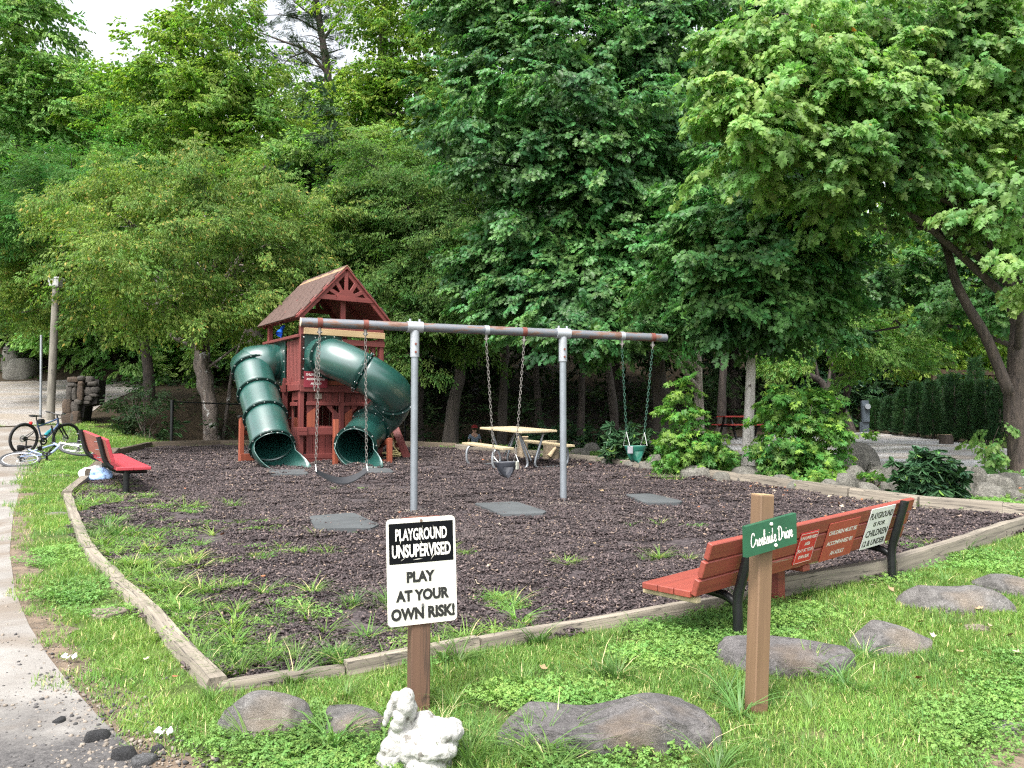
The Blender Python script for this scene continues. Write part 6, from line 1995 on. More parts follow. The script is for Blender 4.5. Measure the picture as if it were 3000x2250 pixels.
# dry stones of the bed on the right: one low rockery, every stone a part
rg = GP(2700, 1450)
rockery = thing('stone_bank', 'low bank of piled grey stones right of the play area', 'stone bank', rg)
def bank_stone(px, py, wpx, hpx, seed, label=None, dr=0.8):
    pb = py + hpx / 2
    g = GP(px, pb + 2)
    w = wpx / FOC * g.y * 1.15; h = hpx / FOC * g.y * 1.45
    vs, fs = rock_verts(w, max(w * dr, h), h, seed, 3, 0.15, None, 0.85, 0.6)
    M = Matrix.Translation(g + Vector((0, w * 0.3, -0.01))) @ Matrix.Rotation(random.uniform(-0.25, 0.25), 4, 'Z') @ Matrix.Rotation(random.uniform(-0.08, 0.08), 4, 'Y')
    o = bpy.data.objects.new('stone', MB().add(vs, fs).mesh('stone', M_rk4, 70)); COL.objects.link(o); o.parent = rockery
    o.matrix_local = ROOTM[rockery.name].inverted() @ M
    if label: o['label'] = label
for i, (x, y, w, h) in enumerate([(2527, 1348, 118, 62), (2517, 1401, 64, 46), (2574, 1406, 42, 36), (2487, 1423, 68, 46), (2435, 1427, 58, 32), (2552, 1434, 64, 26), (2617, 1434, 54, 28), (2476, 1390, 54, 24), (2590, 1387, 68, 30), (2568, 1371, 42, 26), (2614, 1376, 48, 28), (2622, 1412, 48, 30),
                                  (2834, 1406, 48, 50), (2877, 1404, 50, 46), (2896, 1430, 48, 24), (2929, 1420, 54, 36), (2961, 1425, 48, 32), (2972, 1401, 60, 22), (2993, 1417, 34, 30), (2842, 1447, 44, 24), (2915, 1452, 96, 32), (2988, 1460, 44, 22), (2975, 1446, 46, 16), (2660, 1440, 50, 26), (2720, 1448, 60, 26), (2780, 1446, 60, 26),
                                  (2690, 1415, 50, 32), (2750, 1412, 55, 32), (2203, 1393, 112, 38), (2384, 1428, 46, 22), (2045, 1388, 92, 30), (1921, 1354, 44, 30), (1905, 1368, 58, 24), (1782, 1354, 40, 16), (1971, 1376, 54, 18), (2120, 1400, 60, 22), (2300, 1412, 60, 28), (2340, 1425, 50, 24), (1850, 1362, 44, 18), (2440, 1402, 50, 26), (2800, 1385, 44, 28), (2650, 1385, 48, 26),
                                  (1700, 1330, 60, 22), (1735, 1318, 50, 26), (1765, 1302, 44, 24), (1690, 1306, 44, 22), (1640, 1322, 44, 18)]):
    bank_stone(x, y, w, h, 100 + i, 'large dark leaning slab' if i == 0 else None)

# stone abutment of the bridge on the left: stones set in dark joints
ag = GP(262, 1246)
abut = thing('stone_pillar', 'tapering rough stone pillar with dark gaps beside the grass and lamp post', 'stone pillar', ag)
Ya = ag.y
pxm = FOC / Ya
def ab(px, py, dy=0.0): return P3(px, py, Ya + dy)
core = MB()
vs = [ab(196, 1250, 0.1), ab(212, 1108, 0.1), ab(290, 1112, 0.1), ab(284, 1182, 0.1), ab(250, 1190, 0.1), ab(238, 1256, 0.1)]
vs2 = [p + Vector((-0.25, 0.9, 0)) for p in vs]
core.add(vs + vs2, [(0, 1, 2, 3, 4, 5), (11, 10, 9, 8, 7, 6)] + [(i, i + 6, (i + 1) % 6 + 6, (i + 1) % 6) for i in range(6)])
part(core, 'core', M_plain('dark_mortar', (0.012, 0.01, 0.009), 0.95, var=0.3), abut, world=True)
M_ab = [M_rock('brown_sandstone', (0.085, 0.055, 0.034), (0.04, 0.028, 0.02), lthr=0.8, scale=2), M_rock('grey_sandstone', (0.075, 0.064, 0.053), (0.034, 0.03, 0.026), lthr=0.72, scale=2)]
for i, (x, y, w, h, k) in enumerate([(198, 1222, 38, 46, 0), (222, 1238, 36, 24, 0), (217, 1222, 18, 30, 1), (224, 1218, 26, 34, 0), (200, 1188, 34, 44, 0), (222, 1190, 26, 32, 1), (232, 1176, 26, 18, 1), (206, 1150, 24, 44, 1), (222, 1152, 18, 42, 1), (238, 1150, 20, 46, 0), (214, 1127, 34, 14, 1), (238, 1124, 20, 16, 0), (216, 1112, 40, 16, 0), (240, 1108, 26, 14, 1),
                                     (262, 1112, 30, 18, 1), (272, 1124, 34, 14, 1), (263, 1145, 28, 24, 1), (280, 1142, 26, 18, 1), (262, 1166, 28, 16, 1), (275, 1158, 30, 12, 1), (258, 1178, 22, 12, 1)]):
    c = ab(x, y, 0.02 if x < 250 else 0.1)
    W_s, H_s = w / pxm, h / pxm
    vs, fs = rock_verts(W_s * 1.05, 0.26, H_s * 0.6, 300 + i, 3, 0.05, None, 0.95, 0.24)
    vs = [Vector((p.x, p.y, p.z * (1 if p.z > 0 else 2.3))) for p in vs]
    o = bpy.data.objects.new('stone', MB().add([p + c for p in vs], fs).mesh('stone', M_ab[k], 60, ROOTM[abut.name].inverted())); COL.objects.link(o); o.parent = abut
    if i == 12: o['label'] = 'rust orange stone'

# ================================================================== WHITE STATUE at the foot of the notice post
sgd = GP(1225, 2262)
stat = thing('statue', 'weathered white stone figure with bowed head leaning over a rough rock', 'statue', sgd)
M_chalk = M_plain('weathered_white_stone', (0.36, 0.352, 0.335), 0.9, var=0.25, scale=10, c2=(0.15, 0.14, 0.125), thr=0.56, bmp=0.6)
def sp(px, py, dy, r):
    p = P3(px, py, sgd.y + 0.03 + dy)
    return (p, r)
lump('rock_base', M_chalk, [sp(1282, 2142, 0.02, (0.085, 0.09, 0.05)), sp(1322, 2140, 0.03, (0.05, 0.07, 0.045)), sp(1270, 2190, 0.0, (0.1, 0.1, 0.06)), sp(1240, 2120, 0.05, (0.06, 0.06, 0.05)), sp(1250, 2236, 0.0, (0.1, 0.1, 0.06)), sp(1205, 2190, 0.0, (0.06, 0.07, 0.07)), sp(1140, 2232, 0.0, (0.055, 0.06, 0.06)), sp(1285, 2255, 0, (0.06, 0.07, 0.05)), sp(1160, 2200, 0.02, (0.05, 0.06, 0.05))], stat, 0.005, 0.026, 0.045)
f_ = lump('figure', M_chalk, [sp(1190, 2044, 0.0, (0.036, 0.04, 0.04)), sp(1186, 2066, -0.01, (0.038, 0.04, 0.05)), sp(1171, 2102, -0.02, (0.028, 0.034, 0.034)), sp(1165, 2122, -0.012, (0.03, 0.036, 0.03)), sp(1160, 2050, -0.01, (0.022, 0.03, 0.036)), sp(1146, 2074, -0.012, (0.018, 0.027, 0.036)), sp(1134, 2098, -0.012, (0.013, 0.022, 0.028)), sp(1128, 2116, -0.012, (0.01, 0.016, 0.016)),
                              sp(1172, 2150, 0.02, (0.05, 0.055, 0.05)), sp(1180, 2180, 0.02, (0.06, 0.06, 0.05)), sp(1195, 2110, 0.03, (0.035, 0.04, 0.06)), sp(1205, 2080, 0.015, (0.025, 0.035, 0.045)), sp(1145, 2195, 0.0, (0.045, 0.05, 0.05))], stat, 0.004, 0.01, 0.03)

# scraps of white litter
M_pap = M_plain('white_paper', (0.8, 0.8, 0.8), 0.7, var=0.05)
for (px, py, w, lab) in [(202, 1946, 0.06, 'crumpled white scrap in the grass beside the path'), (478, 2172, 0.055, 'bent white scrap in the grass left of the round boulder')]:
    g = GP(px, py) + Vector((0, 0, 0.045))
    mb = MB()
    P = [g + Vector((w * (k / 5 - 0.5) * 1.2, 0.008 * math.sin(k * 2.1), 0.008 * math.cos(k * 1.7))) for k in range(6)]
    for i in range(5):
        a, b = P[i], P[i + 1]; o = Vector((0.004, 0.016, 0.006 * (-1) ** i))
        mb.add([a - o, b - o, b + o, a + o], [(0, 1, 2, 3)])
    mb.ball(P[5] + Vector((0.0, 0.0, 0.005)), (0.014, 0.012, 0.01), 8, 5)
    single(mb, 'paper_scrap', M_pap, lab, 'litter')

# ================================================================== CHILD in the creek bed behind
def child():
    c = P3(1390, 1258, 24.0); c.z = 0
    g = Vector((c.x, 24.0, g1(c.x, 24.0)))
    t = thing('person', 'child in red cap and grey blue shirt standing behind the picnic table', 'person', g, rad(12))
    top = P3(1385, 1246, 24.0).z - g.z
    k = top / 1.2
    def skin(name, verts, edges, mat, sub=2):
        bm = bmesh.new(); ly = bm.verts.layers.skin.verify()
        bv = []
        for (p, r) in verts:
            v = bm.verts.new(Vector(p) * k); v[ly].radius = (r * k, r * k * 0.85); bv.append(v)
        for a, b in edges: bm.edges.new((bv[a], bv[b]))
        bv[0][ly].use_root = True
        me = bpy.data.meshes.new(name); bm.to_mesh(me); bm.free()
        me.materials.append(mat)
        o = bpy.data.objects.new(name, me); COL.objects.link(o); o.parent = t
        o.modifiers.new('skin', 'SKIN').use_smooth_shade = True
        s = o.modifiers.new('sub', 'SUBSURF'); s.levels = sub; s.render_levels = sub
        return o
    M_skin = M_plain('skin', (0.5, 0.29, 0.2), 0.5, var=0.05)
    M_shirt = M_plain('grey_blue_shirt', (0.2, 0.25, 0.31), 0.85, var=0.1)
    V = [((0, 0, .58), .085), ((0, 0, .72), .08), ((0, 0, .88), .09), ((0, 0, .98), .045), ((0, .0, 1.04), .06), ((0, -.01, 1.12), .078), ((0, 0, 1.18), .05),
         ((-.12, 0, .93), .04), ((-.17, 0, .74), .03), ((-.17, -.06, .56), .022), ((-.17, -.08, .51), .026),
         ((.12, 0, .93), .04), ((.18, .01, .74), .03), ((.2, -.04, .57), .022), ((.2, -.06, .52), .026),
         ((-.07, 0, .5), .07), ((-.08, -.01, .28), .05), ((-.08, 0, .06), .035), ((-.08, -.1, .03), .03),
         ((.07, 0, .5), .07), ((.08, -.02, .28), .05), ((.08, 0, .06), .035), ((.08, -.1, .03), .03)]
    E = [(0, 1), (1, 2), (2, 3), (3, 4), (4, 5), (5, 6), (2, 7), (7, 8), (8, 9), (9, 10), (2, 11), (11, 12), (12, 13), (13, 14), (0, 15), (15, 16), (16, 17), (17, 18), (0, 19), (19, 20), (20, 21), (21, 22)]
    for s_, h in ((-1, 10), (1, 14)):
        base = Vector(V[h][0])
        for f in range(4):
            V.append((tuple(base + Vector((s_ * 0.004, -0.018 + 0.012 * f, -0.04 - 0.012 * (1 - abs(f - 1.5) / 1.5))), ), .007) if False else ((base.x + s_ * .002, base.y - .018 + .012 * f, base.z - .045), .007)); E.append((h, len(V) - 1))
            V.append(((base.x - s_ * .006, base.y - .018 + .012 * f, base.z - .07 - .006 * (1 - abs(f - 1.5) / 1.5)), .006)); E.append((len(V) - 2, len(V) - 1))
        V.append(((base.x - s_ * .01, base.y - .03, base.z - .03), .007)); E.append((h, len(V) - 1))
    skin('body', V, E, M_skin)
    skin('shirt', [((0, 0, .55), .1), ((0, 0, .72), .095), ((0, 0, .87), .105), ((0, 0, .95), .06), ((-.12, 0, .925), .052), ((-.165, 0, .8), .045), ((.12, 0, .925), .052), ((.17, 0, .8), .045)], [(0, 1), (1, 2), (2, 3), (2, 4), (4, 5), (2, 6), (6, 7)], M_shirt)
    skin('shorts', [((0, 0, .56), .1), ((-.075, 0, .46), .078), ((-.08, -.01, .3), .07), ((.075, 0, .46), .078), ((.08, -.01, .3), .07)], [(0, 1), (1, 2), (0, 3), (3, 4)], M_plain('dark_shorts', (0.03, 0.035, 0.05), 0.9))
    mb = MB().ball(Vector((0, 0.0, 1.125)) * k, Vector((.088, .09, .075)) * k, 14, 8)
    part(mb, 'hair', M_plain('brown_hair', (0.07, 0.04, 0.02), 0.7), t, 180)
    mb = MB()
    mb.ball(Vector((0, 0.0, 1.14)) * k, Vector((.093, .095, .08)) * k, 16, 9)
    mb.v = [Vector((p.x, p.y, max(p.z, 1.125 * k))) for p in mb.v]
    mb.add([Vector(p) * k for p in ((-.07, .06, 1.135), (.07, .06, 1.135), (.06, .15, 1.12), (0, .17, 1.118), (-.06, .15, 1.12), (-.07, .06, 1.125), (.07, .06, 1.125), (.06, .15, 1.11), (0, .17, 1.108), (-.06, .15, 1.11))], [(0, 1, 2, 3, 4), (9, 8, 7, 6, 5), (1, 6, 7, 2), (2, 7, 8, 3), (3, 8, 9, 4)])
    part(mb, 'cap', M_plain('red_cap', (0.36, 0.03, 0.03), 0.8), t, 60)
child()

# ================================================================== LEAVES
def leaf_shape(kind):
    """outline along +x, length 1; returns verts and triangles"""
    if kind == 'maple':
        h = [(0.02, 0.0), (0.0, 0.27), (0.14, 0.46), (0.27, 0.25), (0.42, 0.36), (0.6, 0.55), (0.58, 0.27), (0.72, 0.22), (1.0, 0.0)]
    elif kind == 'star':
        h = [(0.0, 0.0), (-0.08, 0.35), (0.1, 0.42), (0.28, 0.2), (0.55, 0.52), (0.62, 0.42), (0.5, 0.14), (1.0, 0.0)]
    elif kind == 'oval':
        h = [(0.0, 0.0), (0.22, 0.19), (0.55, 0.22), (0.82, 0.11), (1.0, 0.0)]
    elif kind == 'long':
        h = [(0.0, 0.0), (0.25, 0.1), (0.6, 0.155), (0.85, 0.09), (1.0, 0.0)]
    else:
        h = [(0.0, 0.0), (0.45, 0.3), (1.0, 0.0)]
    pts = h + [(x, -y) for x, y in h[-2:0:-1]]
    V = [(x, y, -0.35 * abs(y) * (0.4 + abs(y)) - 0.12 * x * x) for x, y in pts]
    if kind in ('maple', 'star'):
        V.append((0.28, 0, 0.03)); c = len(V) - 1; n = len(pts)
        F = [(i, (i + 1) % n, c) for i in range(n)]
    else:
        n = len(pts); F = []
        m = len(h)
        for i in range(1, m - 1):
            a, b = i, i + 1
            pass
        # strips either side of the midrib
        V += [(h[i][0], 0, 0.0 - 0.12 * h[i][0] ** 2) for i in range(1, m - 1)]
        mid = lambda i: 0 if i == 0 else (m - 1 if i == m - 1 else n + i - 1)
        for i in range(m - 1):
            for sgn in (0, 1):
                e0 = i if sgn == 0 else (n - i) % n; e1 = i + 1 if sgn == 0 else (n - i - 1) % n
                q = [mid(i), e0, e1, mid(i + 1)]
                q2 = []
                for v in q:
                    if v not in q2: q2.append(v)
                for k in range(1, len(q2) - 1): F.append((q2[0], q2[k], q2[k + 1]))
    return np.array(V, float), np.array(F, int)
def spray(seed, kind, L_, nl, size, droop, flat=0.5, aspect=1.0, twig=0.004, whorl=False, layers=1):
    r = np.random.default_rng(seed)
    LV, LF = leaf_shape(kind)
    V, F = [], []
    off = 0
    tw = []
    for i in range(nl):
        t = (i + 0.5) / nl
        if whorl:
            base = np.array([0, 0, 0.02 * r.random()]); yaw = 2 * PI * i / nl * 1.0 + r.normal(0, 0.15); pit = r.uniform(-0.35, 0.35) + droop * 0.4
        else:
            sub = r.choice([-1, 1])
            lat = sub * L_ * 0.42 * (1 - 0.55 * t) * r.random()
            base = np.array([L_ * (t * 0.95 + 0.05), lat, r.normal(0, 0.03) * L_ - 0.22 * droop * L_ * t * t])
            yaw = sub * r.uniform(0.15, 1.15) * (1.1 - 0.5 * t); pit = droop * r.uniform(0.3, 1.3)
        s = size * r.uniform(0.5, 1.3)
        roll = r.normal(0, 0.5) * (1 - flat * 0.6)
        M = np.array(Euler((roll, pit, yaw)).to_matrix())
        P = LV.copy(); P[:, 1] *= aspect
        P = (P * s) @ M.T + base
        V.append(P); F.append(LF + off); off += len(P)
    return np.concatenate(V), np.concatenate(F)
def sprays(name, mat, kind, n, **kw):
    return [src_obj(name, *spray(500 + 17 * k + len(name) * 3, kind, **kw), mat) for k in range(n)]

ML = dict(
    far=M_leaf('far_leaves', (0.24, 0.37, 0.1), (0.14, 0.24, 0.07), 0.42, val=0.35, nscale=0.3),
    yellow=M_leaf('yellow_green_leaves', (0.26, 0.35, 0.06), (0.15, 0.24, 0.05), 0.48, val=0.3, nscale=0.3),
    cherry=M_leaf('olive_leaves', (0.24, 0.32, 0.07), (0.13, 0.2, 0.05), 0.42, val=0.35, spots=((0.34, 0.28, 0.08), 0.05), nscale=0.5),
    beech=M_leaf('mid_olive_leaves', (0.14, 0.23, 0.052), (0.075, 0.135, 0.036), 0.42, val=0.35, nscale=0.5),
    maple=M_leaf('dark_maple_leaves', (0.105, 0.215, 0.062), (0.045, 0.105, 0.037), 0.34, val=0.42, rough=0.4, nscale=0.5),
    pale=M_leaf('pale_maple_leaves', (0.25, 0.36, 0.11), (0.1, 0.185, 0.055), 0.44, val=0.3, spots=((0.3, 0.1, 0.03), 0.004), nscale=0.4),
    gum=M_leaf('sweetgum_leaves', (0.12, 0.235, 0.045), (0.07, 0.155, 0.035), 0.38, val=0.3, spots=((0.17, 0.3, 0.05), 0.12), nscale=0.9),
    rhodo=M_leaf('rhododendron_leaves', (0.045, 0.1, 0.042), (0.028, 0.065, 0.03), 0.15, rough=0.3, val=0.3, spots=((0.1, 0.2, 0.04), 0.05), nscale=1.2),
    arbor=M_leaf('arborvitae_sprays', (0.048, 0.105, 0.038), (0.026, 0.062, 0.024), 0.15, val=0.4, nscale=1.0),
    pine=M_leaf('pine_needles', (0.05, 0.08, 0.035), (0.03, 0.055, 0.025), 0.2, val=0.3, nscale=0.5),
    feather=M_leaf('feathery_leaves', (0.13, 0.27, 0.06), (0.055, 0.13, 0.035), 0.4, val=0.3, nscale=0.35),
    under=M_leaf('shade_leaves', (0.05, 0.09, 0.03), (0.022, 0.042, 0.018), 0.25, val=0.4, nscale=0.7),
    iris=M_leaf('strap_leaves', (0.1, 0.19, 0.07), (0.07, 0.14, 0.05), 0.25, val=0.2))
SPR = dict(
    far=sprays('far_spray', ML['far'], 'oval', 4, L_=0.7, nl=24, size=0.17, droop=0.5, aspect=1.25),
    yellow=sprays('yellow_spray', ML['yellow'], 'oval', 4, L_=0.65, nl=22, size=0.16, droop=0.55, aspect=1.3),
    cherry=sprays('cherry_spray', ML['cherry'], 'oval', 4, L_=0.6, nl=26, size=0.1, droop=0.85, aspect=0.95),
    beech=sprays('beech_spray', ML['beech'], 'long', 4, L_=0.6, nl=28, size=0.105, droop=0.7, aspect=1.35),
    maple=sprays('maple_spray', ML['maple'], 'maple', 4, L_=0.5, nl=20, size=0.13, droop=0.7),
    pale=sprays('pale_spray', ML['pale'], 'maple', 4, L_=0.46, nl=18, size=0.135, droop=0.8),
    gum=sprays('gum_spray', ML['gum'], 'star', 4, L_=0.3, nl=14, size=0.1, droop=0.6),
    rhodo=sprays('rhodo_whorl', ML['rhodo'], 'long', 4, L_=0.2, nl=11, size=0.145, droop=0.5, aspect=1.3, whorl=True),
    arbor=sprays('arbor_spray', ML['arbor'], 'long', 3, L_=0.26, nl=22, size=0.1, droop=-0.5, aspect=0.7),
    pine=sprays('pine_spray', ML['pine'], 'long', 3, L_=0.5, nl=46, size=0.2, droop=0.1, aspect=0.22),
    feather=sprays('feather_spray', ML['feather'], 'long', 4, L_=0.8, nl=40, size=0.15, droop=0.45, aspect=0.8),
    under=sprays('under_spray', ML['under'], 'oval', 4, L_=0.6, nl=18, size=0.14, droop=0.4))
BK = dict(
    dark=M_bark('dark_bark', (0.075, 0.06, 0.05), (0.03, 0.025, 0.022)),
    cherry=M_bark('cherry_bark', (0.16, 0.13, 0.11), (0.06, 0.05, 0.045), spots=(0.42, 0.42, 0.4), sthr=0.58),
    pale=M_bark('pale_maple_bark', (0.6, 0.56, 0.52), (0.36, 0.33, 0.3), 0.7, spots=(0.14, 0.12, 0.1), sthr=0.64, bmp=0.5),
    grey=M_bark('grey_bark', (0.42, 0.37, 0.32), (0.2, 0.17, 0.15), 0.9),
    brown=M_bark('brown_bark', (0.085, 0.065, 0.052), (0.03, 0.023, 0.02), 1.3, bmp=1.0),
    moss=M_bark('mossy_limb', (0.2, 0.19, 0.13), (0.1, 0.095, 0.07), 1.0))

def BL(px, py, rx, ry, Y, dep=None):
    c = P3(px, py, Y)
    a, b = rx / FOC * Y, ry / FOC * Y
    return (c, (a, dep if dep else max(a, b) * 0.8, b))
def crown(name, parent, blobs, src, n, scale=1.0, bough=0.7, per=12, droop=0.35, shell=0.55, gap=0.0, thin=1.0, floor=None):
    rg = np.random.default_rng(int(abs(blobs[0][0].x * 1000)) + n)
    area = np.array([b[1][0] * b[1][2] for b in blobs]); area = area / area.sum()
    P, X, Z = [], [], []
    for (c, R), a in zip(blobs, area):
        c = np.array(c); R = np.array(R)
        nb = max(2, int(n * a / per))
        d = rg.normal(size=(nb * 2, 3)); d /= np.linalg.norm(d, axis=1, keepdims=True)
        keep = (d[:, 1] < 0.35) | (rg.random(len(d)) < 0.35)
        d = d[keep][:nb]
        f = shell + (1 - shell) * rg.random(len(d)) ** 0.6
        q = c + d * f[:, None] * R
        for k in range(len(d)):
            out = d[k] * np.array([1, 1, 0.35]); out /= np.linalg.norm(out) + 1e-6
            br = bough * rg.uniform(0.65, 1.35)
            m = int(per * rg.uniform(0.6, 1.4))
            th = rg.uniform(0, 2 * PI, m); rr = br * np.sqrt(rg.random(m))
            # a leafy pad that hangs outwards
            e1 = np.array([-out[1], out[0], 0]); e1 /= np.linalg.norm(e1) + 1e-6
            if rg.random() < 0.35:                  # a shoot that sticks out of the mass
                ln = br * rg.uniform(1.0, 2.3); t = rg.random(m) ** 0.8
                so = out * np.array([1, 1, rg.uniform(-0.4, 1.6)]) + e1 * rg.normal(0, 0.5); so /= np.linalg.norm(so)
                off = np.outer(t * ln, so) + rg.normal(0, 0.13 * br, (m, 3)); off[:, 2] -= droop * 0.35 * t ** 2 * ln
            else:
                off = np.outer(rr * np.cos(th), out) + np.outer(rr * np.sin(th), e1)
                off[:, 2] += -droop * (rr / br) ** 2 * br * 0.8 + rg.normal(0, 0.16, m) * br
            P.append(q[k] + off)
            x = 0.75 * out + 0.8 * off / (br + 1e-6) + rg.normal(0, 0.3, (m, 3)); x[:, 2] = x[:, 2] * 0.5 - droop * rg.uniform(0.2, 1.3, m)
            X.append(x)
            z = np.array([0, 0, 1.0]) + 0.4 * out + rg.normal(0, 0.55, (m, 3)); Z.append(z)
    P, X, Z = np.concatenate(P), np.concatenate(X), np.concatenate(Z)
    if floor is not None:
        ok = P[:, 2] > gz(P[:, 0], P[:, 1]) + floor
        P, X, Z = P[ok], X[ok], Z[ok]
    return scatter(name, P, euler_from_axes(X, Z), rg.uniform(0.75, 1.25, len(P)) * scale, src, parent)
def wobble(path, amp, seed):
    rr = random.Random(seed)
    return [p + Vector((rr.uniform(-amp, amp), rr.uniform(-amp, amp), 0)) if 0 < i < len(path) - 1 else p for i, p in enumerate(path)]
def tree(name, label, cat, base, trunk, r0, blobs, spr, n, bark, scale=1.0, bough=0.7, per=12, droop=0.35, limbs=None, nlimb=10, rtop=0.35, group=None, shell=0.55, flare=1.4, lumpy=0.04, lstart=0.25):
    base = Vector(base)
    t = thing(name, label, cat, base, 0, group)
    pts = smooth_path([base - Vector((0, 0, 0.25))] + trunk, 5)
    rs = []
    H = len(pts) - 1
    for i in range(H + 1):
        k = i / H
        rs.append(r0 * (1 - (1 - rtop) * k) * (1 + (flare - 1) * math.exp(-k * 14)))
    mb = MB()
    n0 = len(mb.v)
    mb.tube(pts, rs, 14, caps=True)
    rr = random.Random(int(abs(base.x) * 100))
    for i in range(len(mb.v)):
        mb.v[i] = mb.v[i] + Vector((noise.noise(mb.v[i] * 2.2), noise.noise(mb.v[i] * 2.2 + Vector((9, 1, 4))), 0)) * r0 * lumpy * 6
    part(mb, 'trunk', bark, t, 180, world=True)
    lm = MB()
    if limbs:
        for L in limbs:
            q = smooth_path([Vector(p) for p in L[0]], 5)
            k = len(q) - 1
            part(MB().tube(q, [L[1] + (L[2] - L[1]) * i / k for i in range(k + 1)], 10), 'limb', bark, t, 180, world=True)
    up = [p for p in pts if p.z > base.z + (pts[-1].z - base.z) * lstart] or pts
    for k in range(nlimb):
        c, R = blobs[k % len(blobs)]
        tgt = Vector(c) + Vector((rr.uniform(-.6, .6) * R[0], rr.uniform(-.6, .6) * R[1], rr.uniform(-.4, .6) * R[2]))
        low = [p for p in up if p.z < tgt.z + 0.3] or [up[0]]
        s = min(low, key=lambda p: (p - tgt).length + 0.6 * abs(p.z - tgt.z + 0.3 * (p - tgt).length))
        md = s.lerp(tgt, 0.5) + Vector((rr.uniform(-.2, .2), rr.uniform(-.2, .2), 0.12 * (tgt - s).length))
        q = smooth_path([s, md, tgt], 5)
        ra = min(r0 * 0.4, 0.02 + 0.012 * (tgt - s).length)
        lm.tube(q, [ra * (1 - 0.8 * i / (len(q) - 1)) for i in range(len(q))], 7)
        for _ in range(2):
            s2 = q[rr.randrange(3, len(q) - 1)]
            t2 = s2 + Vector((rr.uniform(-1, 1) * R[0] * .6, rr.uniform(-1, .4) * R[1] * .6, rr.uniform(-.2, .6) * R[2] * .6))
            q2 = smooth_path([s2, s2.lerp(t2, .5) + Vector((0, 0, .1)), t2], 4)
            lm.tube(q2, [ra * .45 * (1 - .7 * i / (len(q2) - 1)) for i in range(len(q2))], 5)
    part(lm, 'branches', bark, t, 180, world=True)
    crown('crown', t, blobs, SPR[spr], n, scale, bough, per, droop, shell)
    return t
def tp3(l, Y):
    return [P3(x, y, Y) if not hasattr(Y, '__len__') else P3(x, y, yy) for (x, y), yy in zip(l, Y if hasattr(Y, '__len__') else [Y] * len(l))]
def gbase(px, Y):
    d = ray(px, 1200); x = d.x * Y / d.y
    return Vector((x, Y, g1(x, Y)))

# ---- far left
b = gbase(60, 37)
tree('tall_tree', 'tall mid green tree filling the upper left edge', 'tree', b, tp3([(70, 700), (60, 300), (50, -50)], [36, 32, 31]), 0.35, [BL(10, 120, 170, 260, 31), BL(110, 90, 80, 150, 30), BL(120, 380, 190, 200, 30), BL(230, 420, 120, 200, 30), BL(-60, 420, 180, 200, 30), BL(40, -100, 150, 160, 31), BL(185, 250, 70, 100, 30.5)], 'far', 2900, BK['dark'], 1.05, 0.8, 12, group='tall trees behind the playground')
b = gbase(440, 28)
tree('mimosa_tree', 'dark feathery layered tree low at the left behind the yellow green leaves', 'tree', b, tp3([(420, 1000), (330, 800), (220, 620)], [27.5, 27, 26]), 0.2, [BL(140, 560, 210, 80, 26), BL(280, 480, 110, 60, 26), BL(60, 640, 170, 70, 25), BL(200, 650, 190, 70, 25.5), BL(330, 560, 90, 60, 25), BL(60, 500, 150, 80, 26)], 'feather', 1500, BK['dark'], 0.85, 0.8, 10, 0.25, group='trees left of the play tower')
# ---- centre left: tall tree with forked dark limbs
b = gbase(790, 29)
tree('tall_tree', 'tall bright green tree with dark forked limbs above the yellow green one', 'tree', b, tp3([(740, 950), (668, 700), (660, 480), (620, 370), (560, 260), (520, 120)], 29), 0.3,
     [BL(530, 180, 90, 130, 29), BL(640, 110, 120, 130, 29), BL(560, 300, 200, 120, 28), BL(420, 290, 90, 90, 28.5), BL(720, 280, 150, 140, 28.5), BL(430, 420, 130, 90, 28), BL(800, 400, 90, 120, 28), BL(600, 10, 110, 80, 29), BL(690, 470, 150, 80, 27.5), BL(450, 180, 50, 60, 29)], 'yellow', 3000, BK['dark'], 0.85, 0.75, 12,
     limbs=[(tp3([(660, 480), (690, 380), (690, 250), (670, 100)], 28.6), 0.12, 0.04), (tp3([(640, 420), (560, 340), (500, 260)], 28), 0.1, 0.03), (tp3([(665, 430), (760, 320), (800, 270)], 28.2), 0.07, 0.02), (tp3([(630, 400), (530, 400), (470, 420)], 28), 0.05, 0.02)], group='tall trees behind the playground')
# ---- pine against the sky
b = gbase(968, 40)
pine_bl = [BL(880, 40, 80, 40, 40), BL(820, 110, 80, 30, 40), BL(900, 130, 60, 30, 39.5), BL(1000, 60, 50, 40, 40), BL(780, 70, 50, 26, 40), BL(960, -10, 90, 40, 40), BL(870, 190, 70, 30, 40), BL(1010, 170, 40, 40, 40), BL(930, 230, 60, 40, 40), BL(740, 120, 40, 26, 40)]
tree('pine_tree', 'sparse dark pine with bare crooked branches against the white sky', 'tree', b, tp3([(965, 500), (962, 240), (945, 120), (925, 0), (910, -90)], 40), 0.3, pine_bl, 'pine', 520, BK['brown'], 1.3, 0.6, 7, 0.0,
     limbs=[(tp3([(958, 215), (900, 150), (840, 125), (760, 95)], 40), 0.1, 0.03), (tp3([(945, 120), (985, 60), (1000, 0)], 40), 0.09, 0.03), (tp3([(950, 160), (1010, 140)], 40), 0.05, 0.02), (tp3([(935, 60), (880, 20), (850, -10)], 40), 0.06, 0.02), (tp3([(900, 150), (850, 170), (820, 200)], 40), 0.05, 0.02)], nlimb=12, group='tall trees behind the playground')
